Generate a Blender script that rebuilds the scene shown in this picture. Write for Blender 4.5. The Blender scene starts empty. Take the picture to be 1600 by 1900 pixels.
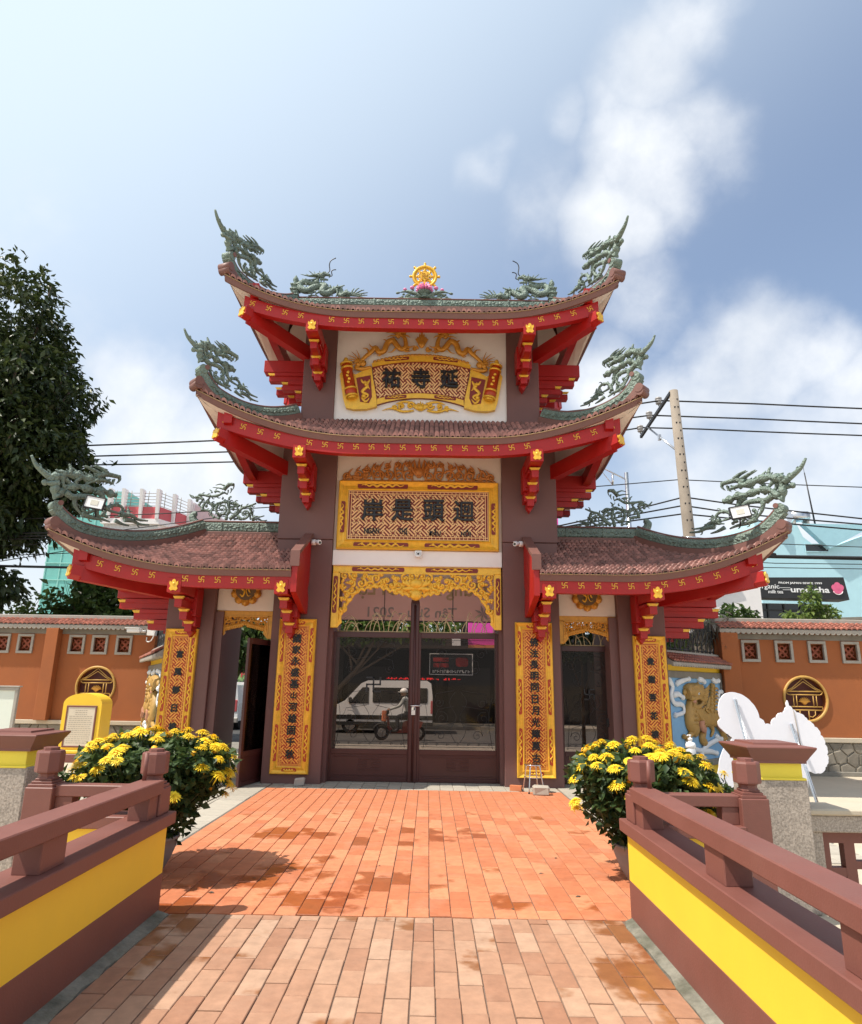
import bpy, math, random
import numpy as np
from mathutils import Vector, Matrix
random.seed(7); RNG = np.random.default_rng(7)
scn = bpy.context.scene
COL = scn.collection
# ------------------------------------------------------------------ camera
SUN = Vector((-0.56, -0.22, 1.0)).normalized()
cam = bpy.data.objects.new('camera', bpy.data.cameras.new('camera'))
COL.objects.link(cam); scn.camera = cam
cam.data.sensor_fit = 'HORIZONTAL'; cam.data.sensor_width = 36.0
cam.data.lens = 36.0*1241.6/1600.0
cam.data.clip_start = 0.05; cam.data.clip_end = 2000
_p, _r = 0.2508, 0.0160
_F = Vector((-0.0003, math.cos(_p), math.sin(_p))).normalized()
_R0 = Vector((1, 0.0003, 0)).normalized(); _U0 = _R0.cross(_F)
_R = math.cos(_r)*_R0 + math.sin(_r)*_U0; _U = math.cos(_r)*_U0 - math.sin(_r)*_R0
cam.matrix_world = Matrix(((_R.x, _U.x, -_F.x, 0.251), (_R.y, _U.y, -_F.y, 0.0), (_R.z, _U.z, -_F.z, 1.75), (0, 0, 0, 1)))
# ------------------------------------------------------------------ sky and sun
world = bpy.data.worlds.new('World'); scn.world = world; world.use_nodes = True
wt = world.node_tree; wt.nodes.clear()
def wn(t, **k):
    n = wt.nodes.new(t)
    for a, b in k.items(): setattr(n, a, b)
    return n
sky = wn('ShaderNodeTexSky', sky_type='NISHITA', sun_disc=False)
sky.sun_elevation = math.asin(SUN.z); sky.sun_rotation = math.atan2(SUN.x, SUN.y)
sky.altitude = 0; sky.air_density = 1.0; sky.dust_density = 3.0; sky.ozone_density = 1.5
tc = wn('ShaderNodeTexCoord')
def wmath(op, a, b=None, c=None):
    n = wn('ShaderNodeMath', operation=op)
    for i, v in enumerate((a, b, c)):
        if v is None: continue
        if isinstance(v, (int, float)): n.inputs[i].default_value = v
        else: wt.links.new(v, n.inputs[i])
    return n.outputs[0]
def wramp(v, a, b, lo=0.0, hi=1.0):
    n = wn('ShaderNodeMapRange', interpolation_type='SMOOTHSTEP'); wt.links.new(v, n.inputs[0])
    n.inputs[1].default_value = a; n.inputs[2].default_value = b; n.inputs[3].default_value = lo; n.inputs[4].default_value = hi
    return n.outputs[0]
nz = wn('ShaderNodeTexNoise'); nz.inputs['Scale'].default_value = 5.5; nz.inputs['Detail'].default_value = 9; nz.inputs['Roughness'].default_value = .58
wt.links.new(tc.outputs['Generated'], nz.inputs['Vector'])
nw = wn('ShaderNodeTexNoise'); nw.inputs['Scale'].default_value = 3.0; nw.inputs['Detail'].default_value = 4
wt.links.new(tc.outputs['Generated'], nw.inputs['Vector'])
vs = wn('ShaderNodeVectorMath', operation='SUBTRACT'); wt.links.new(nw.outputs['Color'], vs.inputs[0]); vs.inputs[1].default_value = (.5, .5, .5)
vm = wn('ShaderNodeVectorMath', operation='SCALE'); wt.links.new(vs.outputs[0], vm.inputs[0]); vm.inputs['Scale'].default_value = .20
vd = wn('ShaderNodeVectorMath', operation='ADD'); wt.links.new(tc.outputs['Generated'], vd.inputs[0]); wt.links.new(vm.outputs[0], vd.inputs[1])
# cloud banks: direction, angular radius, strength
CLOUDS = [((.294, .604, .741), .045, .75), ((.283, .628, .725), .06, .85), ((.262, .662, .702), .075, .95), ((.24, .69, .684), .06, .7),
          ((.325, .683, .655), .07, .8), ((.276, .724, .632), .09, .92), ((.245, .765, .596), .075, .95), ((.172, .714, .679), .04, .5),
          ((.08, .761, .644), .045, .8), ((.16, .776, .61), .075, .6), ((.273, .80, .534), .08, .6),
          ((.421, .798, .431), .10, 1.05), ((.466, .775, .427), .075, 1.0), ((.382, .827, .413), .09, 1.0), ((.334, .859, .388), .09, .95), ((.515, .785, .343), .14, .95),
          ((.228, .882, .413), .10, .95), ((-.392, .854, .341), .11, 1.05), ((-.421, .829, .369), .09, 1.0), ((-.33, .90, .28), .16, 1.0),
          ((.433, .853, .293), .20, .8), ((-.62, .70, .35), .25, .9), ((.75, .55, .36), .25, .9), ((.9, -.2, .4), .35, .9), ((-.5, -.75, .45), .4, .9), ((.3, -.85, .42), .3, .8)]
cov = None
for d, rad, st in CLOUDS:
    n = wn('ShaderNodeVectorMath', operation='DISTANCE'); wt.links.new(vd.outputs[0], n.inputs[0]); n.inputs[1].default_value = Vector(d).normalized()
    f = wramp(n.outputs['Value'], rad*1.5, rad*.25, 0, st)
    cov = f if cov is None else wmath('MAXIMUM', cov, f)
sep = wn('ShaderNodeSeparateXYZ'); wt.links.new(tc.outputs['Generated'], sep.inputs[0])
cl = wmath('ADD', wmath('MULTIPLY', cov, .60), wmath('MULTIPLY', nz.outputs['Fac'], .95))
cl = wramp(cl, .60, 1.26)
low = wramp(sep.outputs['Z'], .42, .02, 0, .85)
mixh = wn('ShaderNodeMix', data_type='RGBA'); wt.links.new(low, mixh.inputs['Factor'])
dt = wn('ShaderNodeVectorMath', operation='DOT_PRODUCT'); wt.links.new(tc.outputs['Generated'], dt.inputs[0]); dt.inputs[1].default_value = SUN
veil = wn('ShaderNodeMix', data_type='RGBA'); wt.links.new(wramp(dt.outputs['Value'], .12, .78, .10, .94), veil.inputs['Factor']); wt.links.new(sky.outputs[0], veil.inputs[6]); veil.inputs[7].default_value = (4.45, 5.2, 5.85, 1)
wt.links.new(veil.outputs[2], mixh.inputs[6]); mixh.inputs[7].default_value = (4.9, 5.25, 5.55, 1)
nshade = wn('ShaderNodeTexNoise'); nshade.inputs['Scale'].default_value = 7.0; nshade.inputs['Detail'].default_value = 5
wt.links.new(vd.outputs[0], nshade.inputs['Vector'])
ccol = wn('ShaderNodeMix', data_type='RGBA'); wt.links.new(wramp(nshade.outputs['Fac'], .3, .7), ccol.inputs['Factor']); ccol.inputs[6].default_value = (4.5, 4.75, 5.1, 1); ccol.inputs[7].default_value = (5.9, 6.0, 6.1, 1)
mixc = wn('ShaderNodeMix', data_type='RGBA'); wt.links.new(cl, mixc.inputs['Factor']); wt.links.new(mixh.outputs[2], mixc.inputs[6]); wt.links.new(ccol.outputs[2], mixc.inputs[7])
bg = wn('ShaderNodeBackground'); bg.inputs['Strength'].default_value = 0.122
wt.links.new(mixc.outputs[2], bg.inputs['Color'])
wo = wn('ShaderNodeOutputWorld'); wt.links.new(bg.outputs[0], wo.inputs['Surface'])
sl = bpy.data.lights.new('sun', 'SUN'); sl.energy = 3.9; sl.angle = math.radians(.6); sl.color = (1.0, .93, .82)
so = bpy.data.objects.new('sun', sl); COL.objects.link(so); so.rotation_euler = (-SUN).to_track_quat('-Z', 'Y').to_euler(); so.location = (-20, -8, 40)
scn.view_settings.view_transform = 'Standard'; scn.view_settings.look = 'None'
scn.view_settings.exposure = 0.66; scn.view_settings.gamma = 1.0; scn.view_settings.use_curve_mapping = False
try:
    scn.cycles.max_bounces = 7; scn.cycles.transparent_max_bounces = 24; scn.cycles.diffuse_bounces = 4; scn.cycles.use_denoising = True
except Exception: pass
# ------------------------------------------------------------------ helpers
def inv_to(parent):
    m = Matrix.Identity(4); o = parent
    while o is not None:
        m = o.matrix_basis @ m if o.parent is None else o.matrix_parent_inverse @ o.matrix_basis @ m
        o = o.parent
    return m.inverted()
def thing(name, label, cat, loc=(0, 0, 0), group=None):
    o = bpy.data.objects.new(name, None); COL.objects.link(o); o.location = loc; o.empty_display_size = .2
    o['label'] = label; o['category'] = cat
    if group: o['group'] = group
    return o
def tag(o, label=None, cat=None, group=None, kind=None):
    if label: o['label'] = label
    if cat: o['category'] = cat
    if group: o['group'] = group
    if kind: o['kind'] = kind
    return o
def wpos(o):
    m = o.matrix_basis.copy(); 
    while o.parent is not None:
        m = o.parent.matrix_basis @ o.matrix_parent_inverse @ m; o = o.parent
    return m
def link(name, mesh, parent=None, local=False):
    o = bpy.data.objects.new(name, mesh); COL.objects.link(o)
    if parent is not None:
        o.parent = parent
        if not local: o.matrix_parent_inverse = wpos(parent).inverted()
    return o
def copy_tree(o, parent=None):
    c = o.copy(); COL.objects.link(c)
    if parent is not None:
        c.parent = parent
    for ch in list(o.children): copy_tree(ch, c)
    return c
class MB:
    def __init__(s): s.v = []; s.f = []; s.m = []; s.s = []
    def add(s, vs, fs, mi=0, sm=False):
        b = len(s.v); s.v.extend([tuple(x) for x in vs])
        for f in fs: s.f.append(tuple(b+i for i in f)); s.m.append(mi); s.s.append(sm)
        return s
    def box(s, x0, x1, y0, y1, z0, z1, mi=0):
        return s.add([(x0,y0,z0),(x1,y0,z0),(x1,y1,z0),(x0,y1,z0),(x0,y0,z1),(x1,y0,z1),(x1,y1,z1),(x0,y1,z1)],
                     [(0,3,2,1),(4,5,6,7),(0,1,5,4),(1,2,6,5),(2,3,7,6),(3,0,4,7)], mi)
    def bbox(s, x0, x1, y0, y1, z0, z1, b=.01, mi=0):   # box with chamfered edges
        X=(x0,x1); Y=(y0,y1); Z=(z0,z1); vs=[]; idx={}
        for i in (0,1):
            for j in (0,1):
                for k in (0,1):
                    sx,sy,sz=1-2*i,1-2*j,1-2*k
                    for a in range(3):
                        p=[X[i]+sx*b, Y[j]+sy*b, Z[k]+sz*b]; p[a]=(X[i],Y[j],Z[k])[a]
                        idx[i,j,k,a]=len(vs); vs.append(p)
        fs=[]
        for a in range(3):
            o=[q for q in range(3) if q!=a]
            for e in (0,1):
                def key(u,w):
                    t=[0,0,0]; t[a]=e; t[o[0]]=u; t[o[1]]=w; return idx[t[0],t[1],t[2],a]
                f=[key(0,0),key(1,0),key(1,1),key(0,1)]
                if (e==0)!=(a==1): f=f[::-1]
                fs.append(f)
        for a in range(3):                         # edges along axis a
            o=[q for q in range(3) if q!=a]
            for u in (0,1):
                for w in (0,1):
                    def kk(e,ax):
                        t=[0,0,0]; t[a]=e; t[o[0]]=u; t[o[1]]=w; return idx[t[0],t[1],t[2],ax]
                    f=[kk(0,o[0]),kk(1,o[0]),kk(1,o[1]),kk(0,o[1])]
                    if (u==w)!=(a==1): f=f[::-1]
                    fs.append(f)
        for i in (0,1):
            for j in (0,1):
                for k in (0,1):
                    f=[idx[i,j,k,0],idx[i,j,k,1],idx[i,j,k,2]]
                    if (i+j+k)%2==0: f=f[::-1]
                    fs.append(f)
        return s.add(vs, fs, mi)
    def prism(s, poly, O, U, V, N, d, mi=0, back=True, mi_side=None):  # polygon in (u,v), extruded by d along N
        O,U,V,N=Vector(O),Vector(U),Vector(V),Vector(N); n=len(poly)
        a=[O+U*p[0]+V*p[1] for p in poly]; b=[p+N*d for p in a]
        ar=sum(poly[i][0]*poly[(i+1)%n][1]-poly[(i+1)%n][0]*poly[i][1] for i in range(n))
        flip = (ar*U.cross(V).dot(N)*d) < 0
        base=len(s.v); s.v.extend([tuple(x) for x in a+b])
        def F(f,m):
            f=[base+i for i in f]; s.f.append(tuple(f[::-1] if flip else f)); s.m.append(m); s.s.append(False)
        F([n+i for i in range(n)], mi)
        if back: F(list(range(n))[::-1], mi)
        for i in range(n): F([i,(i+1)%n,n+(i+1)%n,n+i], mi if mi_side is None else mi_side)
        return s
    def tube(s, pts, r, n=8, mi=0, cap=True, sm=True, flat=None, fdir=None):
        P=[Vector(p) for p in pts]; m=len(P)
        R=[r]*m if isinstance(r,(int,float)) else list(r)
        T=[(P[min(i+1,m-1)]-P[max(i-1,0)]).normalized() for i in range(m)]
        if fdir is not None: up=Vector(fdir)
        else:
            up=Vector((0,0,1))
            if abs(T[0].dot(up))>.9: up=Vector((1,0,0))
        vs=[]
        for i in range(m):
            a=(up-T[i]*up.dot(T[i]))
            if a.length<1e-5: a=T[i].orthogonal()
            a.normalize(); b=T[i].cross(a)
            if fdir is None: up=a
            k=flat if flat else 1.0
            for j in range(n):
                t=2*math.pi*j/n
                vs.append(P[i]+a*(R[i]*k*math.cos(t))+b*(R[i]*math.sin(t)))
        fs=[(i*n+j,i*n+(j+1)%n,(i+1)*n+(j+1)%n,(i+1)*n+j) for i in range(m-1) for j in range(n)]
        s.add(vs,fs,mi,sm)
        if cap:
            b0=len(s.v)-m*n
            s.f.append(tuple(b0+j for j in range(n))[::-1]); s.m.append(mi); s.s.append(False)
            s.f.append(tuple(b0+(m-1)*n+j for j in range(n))); s.m.append(mi); s.s.append(False)
        return s
    def lathe(s, prof, c=(0,0,0), n=16, mi=0, sm=True, ang0=0.0, sx=1.0, sy=1.0):
        vs=[]; m=len(prof)
        for r,z in prof:
            for j in range(n):
                t=ang0+2*math.pi*j/n; vs.append((c[0]+sx*r*math.cos(t),c[1]+sy*r*math.sin(t),c[2]+z))
        fs=[(i*n+j,i*n+(j+1)%n,(i+1)*n+(j+1)%n,(i+1)*n+j) for i in range(m-1) for j in range(n)]
        s.add(vs,fs,mi,sm); b0=len(s.v)-m*n
        if prof[0][0]>1e-4: s.f.append(tuple(b0+j for j in range(n))[::-1]); s.m.append(mi); s.s.append(False)
        if prof[-1][0]>1e-4: s.f.append(tuple(b0+(m-1)*n+j for j in range(n))); s.m.append(mi); s.s.append(False)
        return s
    def ball(s, c, r, n=8, mi=0, sc=(1,1,1)):
        k=max(3,n//2); vs=[]
        for i in range(k+1):
            ph=math.pi*i/k
            for j in range(n):
                t=2*math.pi*j/n; vs.append((c[0]+r*sc[0]*math.sin(ph)*math.cos(t),c[1]+r*sc[1]*math.sin(ph)*math.sin(t),c[2]-r*sc[2]*math.cos(ph)))
        fs=[(i*n+j,i*n+(j+1)%n,(i+1)*n+(j+1)%n,(i+1)*n+j) for i in range(k) for j in range(n)]
        return s.add(vs,fs,mi,True)
    def xform(s, M):
        s.v=[tuple(M@Vector(v)) for v in s.v]; return s
    def mesh(s, name, mats):
        me=bpy.data.meshes.new(name); me.from_pydata(s.v,[],s.f)
        for m in (mats if isinstance(mats,(list,tuple)) else [mats]): me.materials.append(m)
        me.polygons.foreach_set('material_index', s.m); me.polygons.foreach_set('use_smooth', s.s)
        me.update(); return me
    def build(s, name, mats, parent=None, local=False):
        return link(name, s.mesh(name, mats), parent, local)
def box_obj(name, m, parent, x0,x1,y0,y1,z0,z1,b=0.0):
    q=MB()
    (q.bbox(x0,x1,y0,y1,z0,z1,b) if b>0 else q.box(x0,x1,y0,y1,z0,z1))
    return q.build(name,m,parent)
def text_mb(body, size, extrude=.004, offset=0.0, res=2):
    c=bpy.data.curves.new('lettering','FONT'); c.body=body; c.size=size; c.extrude=extrude; c.bevel_depth=max(0,offset); c.bevel_resolution=0; c.resolution_u=res
    c.align_x='CENTER'; c.align_y='CENTER'
    o=bpy.data.objects.new('lettering',c); COL.objects.link(o)
    me=bpy.data.meshes.new_from_object(o.evaluated_get(bpy.context.evaluated_depsgraph_get()))
    bpy.data.objects.remove(o); bpy.data.curves.remove(c)
    vs=[tuple(v.co) for v in me.vertices]
    if vs:
        xs=[v[0] for v in vs]; ys=[v[1] for v in vs]; cx=(min(xs)+max(xs))/2; cy=(min(ys)+max(ys))/2
        vs=[(v[0]-cx,v[1]-cy,v[2]) for v in vs]
    q=MB(); q.add(vs,[tuple(p.vertices) for p in me.polygons]); bpy.data.meshes.remove(me); return q
def text(name, body, size, M, mat, parent, extrude=.004, offset=0.0, width=None, height=None):
    q=text_mb(body,size,extrude,offset)
    if width or height:
        xs=[v[0] for v in q.v]; ys=[v[1] for v in q.v]; w=max(xs)-min(xs); h=max(ys)-min(ys)
        sx=width/w if width else None; sy=height/h if height else None
        sx=sx or sy; sy=sy or sx
        q.v=[(v[0]*sx,v[1]*sy,v[2]) for v in q.v]
    q.xform(M); return q.build(name,mat,parent)
def frame(o, u, v):   # matrix whose local x,y,z are u, v, u x v
    u=Vector(u).normalized(); v=Vector(v).normalized(); n=u.cross(v)
    return Matrix(((u.x,v.x,n.x,o[0]),(u.y,v.y,n.y,o[1]),(u.z,v.z,n.z,o[2]),(0,0,0,1)))
FRONT=lambda x,y,z: frame((x,y,z),(1,0,0),(0,0,1))   # faces the camera (-y)
def spline(pts, k=5):
    P=[Vector(p) for p in pts]; out=[]
    for i in range(len(P)-1):
        p0=P[max(i-1,0)];p1=P[i];p2=P[i+1];p3=P[min(i+2,len(P)-1)]
        for j in range(k):
            t=j/k; out.append(.5*((2*p1)+(p2-p0)*t+(2*p0-5*p1+4*p2-p3)*t*t+(3*p1-p0-3*p2+p3)*t**3))
    out.append(P[-1]); return out
def lerp(a,b,t): return a+(b-a)*t
# ------------------------------------------------------------------ materials
def newmat(name):
    m=bpy.data.materials.new(name); m.use_nodes=True; nt=m.node_tree; b=nt.nodes['Principled BSDF']; return m,nt,b
def mat(name, col, rough=.6, var=.12, scale=6.0, bump=.0, bscale=60.0, metal=0.0, dirt=0.0, dirtcol=(.12,.10,.08), rand=0.0, spec=.5, stretch=(1,1,1), coat=0.0):
    m,nt,b=newmat(name); L=nt.links.new; N=nt.nodes.new
    g=N('ShaderNodeTexCoord'); mp=N('ShaderNodeMapping'); L(g.outputs['Object'],mp.inputs[0]); mp.inputs['Scale'].default_value=stretch
    n1=N('ShaderNodeTexNoise'); n1.inputs['Scale'].default_value=scale; n1.inputs['Detail'].default_value=6; n1.inputs['Roughness'].default_value=.65; L(mp.outputs[0],n1.inputs['Vector'])
    hsv=N('ShaderNodeHueSaturation'); hsv.inputs['Color'].default_value=(*col,1)
    r=N('ShaderNodeMapRange'); L(n1.outputs['Fac'],r.inputs[0]); r.inputs[1].default_value=.25; r.inputs[2].default_value=.75; r.inputs[3].default_value=1-var; r.inputs[4].default_value=1+var
    val=r.outputs[0]
    if rand>0:
        oi=N('ShaderNodeObjectInfo'); rr=N('ShaderNodeMapRange'); L(oi.outputs['Random'],rr.inputs[0]); rr.inputs[3].default_value=1-rand; rr.inputs[4].default_value=1+rand
        mu=N('ShaderNodeMath'); mu.operation='MULTIPLY'; L(val,mu.inputs[0]); L(rr.outputs[0],mu.inputs[1]); val=mu.outputs[0]
    L(val,hsv.inputs['Value']); out=hsv.outputs[0]
    if dirt>0:
        n2=N('ShaderNodeTexNoise'); n2.inputs['Scale'].default_value=scale*.35; n2.inputs['Detail'].default_value=8; n2.inputs['Roughness'].default_value=.7; L(mp.outputs[0],n2.inputs['Vector'])
        r2=N('ShaderNodeMapRange'); L(n2.outputs['Fac'],r2.inputs[0]); r2.inputs[1].default_value=.45; r2.inputs[2].default_value=.75; r2.inputs[3].default_value=0; r2.inputs[4].default_value=dirt
        mx=N('ShaderNodeMix'); mx.data_type='RGBA'; L(r2.outputs[0],mx.inputs[0]); L(out,mx.inputs[6]); mx.inputs[7].default_value=(*dirtcol,1); out=mx.outputs[2]
    L(out,b.inputs['Base Color'])
    rn=N('ShaderNodeMapRange'); L(n1.outputs['Fac'],rn.inputs[0]); rn.inputs[3].default_value=max(.02,rough-.12); rn.inputs[4].default_value=min(1,rough+.12); L(rn.outputs[0],b.inputs['Roughness'])
    b.inputs['Metallic'].default_value=metal; b.inputs['Specular IOR Level'].default_value=spec
    if coat: b.inputs['Coat Weight'].default_value=coat
    if bump>0:
        n3=N('ShaderNodeTexNoise'); n3.inputs['Scale'].default_value=bscale; n3.inputs['Detail'].default_value=4; L(mp.outputs[0],n3.inputs['Vector'])
        bp=N('ShaderNodeBump'); bp.inputs['Strength'].default_value=bump; bp.inputs['Distance'].default_value=.01; L(n3.outputs['Fac'],bp.inputs['Height']); L(bp.outputs[0],b.inputs['Normal'])
    return m
M={}
M['brown']=mat('brown_paint',(.18,.064,.049),.55,.12,3,.12,90,dirt=.16,dirtcol=(.27,.15,.12))
M['brown_col']=mat('column_paint',(.145,.066,.058),.6,.10,1.3,.08,70,dirt=.15,dirtcol=(.20,.12,.10))
M['red']=mat('red_lacquer',(.36,.006,.004),.42,.10,4,.04,60)
M['gold']=mat('gold_paint',(.80,.46,.045),.36,.18,14,.05,80,metal=.25)
M['gold_dark']=mat('aged_gold_paint',(.55,.25,.03),.38,.25,12,.05,80,metal=.3)
M['maroon']=mat('maroon_ground',(.20,.018,.010),.5,.1,8)
M['orange_red']=mat('orange_red_ground',(.42,.045,.008),.45,.12,8)
M['black']=mat('black_lacquer',(.012,.012,.014),.35,.2,8)
M['cream']=mat('cream_plaster',(.72,.62,.54),.75,.06,2.5,.06,50,dirt=.12,dirtcol=(.45,.36,.30))
M['white_wall']=mat('white_plaster',(.80,.76,.74),.7,.05,2,.05,50,dirt=.08,dirtcol=(.5,.44,.4))
M['tile']=mat('terracotta_roof_tile',(.235,.105,.085),.55,.30,9,.12,70,dirt=.45,dirtcol=(.13,.075,.065),spec=.4)
M['tile_red']=mat('red_wall_tile',(.30,.10,.065),.55,.28,9,.12,70,dirt=.35,dirtcol=(.16,.07,.05))
M['fascia']=mat('brown_fascia',(.17,.075,.06),.55,.12,5)
M['patina']=mat('grey_green_ceramic',(.155,.21,.175),.55,.28,7,.0,45,dirt=.45,dirtcol=(.06,.09,.08))
def carve_bump(m,scale,strength):
    nt=m.node_tree; b=nt.nodes['Principled BSDF']; L=nt.links.new; g=nt.nodes.new('ShaderNodeTexCoord'); v=nt.nodes.new('ShaderNodeTexVoronoi'); v.inputs['Scale'].default_value=scale; v.feature='F1'; L(g.outputs['Object'],v.inputs['Vector'])
    n=nt.nodes.new('ShaderNodeTexNoise'); n.inputs['Scale'].default_value=scale*.7; n.inputs['Detail'].default_value=5; L(g.outputs['Object'],n.inputs['Vector'])
    a=nt.nodes.new('ShaderNodeMath'); a.operation='MULTIPLY_ADD'; L(v.outputs['Distance'],a.inputs[0]); a.inputs[1].default_value=-1.2; L(n.outputs['Fac'],a.inputs[2])
    bp=nt.nodes.new('ShaderNodeBump'); bp.inputs['Strength'].default_value=strength; bp.inputs['Distance'].default_value=.02; L(a.outputs[0],bp.inputs['Height']); L(bp.outputs[0],b.inputs['Normal'])
carve_bump(M['patina'],26,.8)
M['pink']=mat('pink_lotus',(.72,.22,.42),.5,.12,12)
M['orange']=mat('orange_wall_render',(.33,.103,.032),.85,.10,1.6,.25,60,dirt=.22,dirtcol=(.25,.08,.03))
M['yellow']=mat('yellow_wall_paint',(.86,.56,.035),.55,.05,2.2,.05,60,dirt=.10,dirtcol=(.66,.42,.05))
M['yellow_lemon']=mat('lemon_paint',(.82,.66,.06),.6,.06,3,.05,60)
M['concrete']=mat('grey_concrete',(.36,.33,.29),.85,.15,4,.2,50,dirt=.3,dirtcol=(.2,.18,.15))
M['concrete_dark']=mat('weathered_concrete',(.22,.20,.17),.9,.2,4,.2,50,dirt=.4,dirtcol=(.10,.09,.07))
M['door']=mat('dark_brown_steel',(.060,.016,.014),.38,.15,3,.03,70)
M['black_metal']=mat('black_iron',(.02,.02,.022),.45,.2,9)
M['steel']=mat('stainless_steel',(.62,.62,.63),.25,.08,10,metal=1.0)
M['white_plastic']=mat('white_plastic',(.78,.78,.77),.4,.04,6)
M['grey_plastic']=mat('grey_label',(.40,.41,.43),.5,.05,6)
M['board_white']=mat('white_foam_board',(.80,.80,.86),.65,.03,2)
M['pole']=mat('concrete_pole',(.27,.225,.18),.85,.15,3,.12,40,dirt=.35,dirtcol=(.15,.12,.10))
M['wire']=mat('black_cable',(.015,.015,.016),.6,.1,5)
M['porcelain']=mat('insulator_porcelain',(.35,.33,.32),.3,.1,9)
M['lens']=mat('lamp_lens',(.62,.60,.52),.3,.05,6)
M['asphalt']=mat('asphalt',(.05,.048,.046),.9,.2,3,.3,60,dirt=.3,dirtcol=(.11,.105,.10))
M['trunk']=mat('bark',(.12,.085,.06),.9,.3,8,.5,25,stretch=(1,1,.25))
M['stem']=mat('plant_stem',(.09,.10,.04),.7,.2,12)
M['clay']=mat('grey_clay_pot',(.23,.21,.20),.8,.15,5,.15,60,dirt=.35,dirtcol=(.12,.11,.10))
M['petal']=mat('yellow_petal',(.92,.64,.02),.55,.14,25,rand=.10)
M['bud']=mat('orange_bud',(.85,.42,.015),.55,.15,25,rand=.12)
M['brick']=mat('hollow_clay_brick',(.55,.19,.08),.8,.15,8,.2,70)
M['sign_black']=mat('sign_black',(.018,.018,.02),.45,.1,3)
M['sign_white']=mat('sign_white',(.80,.80,.80),.5,.03,3)
M['rubber']=mat('rubber',(.02,.02,.02),.8,.1,5)
M['dark_glass']=mat('dark_window_glass',(.02,.022,.025),.08,.1,3,spec=.6)
M['cyan_house']=mat('light_blue_render',(.42,.66,.74),.8,.05,1.2,.05,30)
M['magenta']=mat('magenta_render',(.66,.06,.34),.7,.06,1.5)
M['teal']=mat('teal_mesh_cladding',(.16,.46,.42),.7,.12,.8,.05,20)
M['ochre']=mat('relief_ochre',(.42,.25,.07),.55,.22,9,.1,60)
M['flesh']=mat('relief_flesh',(.50,.24,.15),.6,.12,9)
M['relief_blue']=mat('relief_blue',(.20,.40,.62),.65,.10,4,.05,40)
M['relief_white']=mat('relief_white',(.72,.74,.76),.6,.06,7)
M['terracotta']=mat('terracotta_block',(.28,.07,.035),.7,.2,7,.1,60)
M['mirror_chrome']=mat('chrome',(.7,.7,.7),.12,.05,5,metal=1.0)
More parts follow.
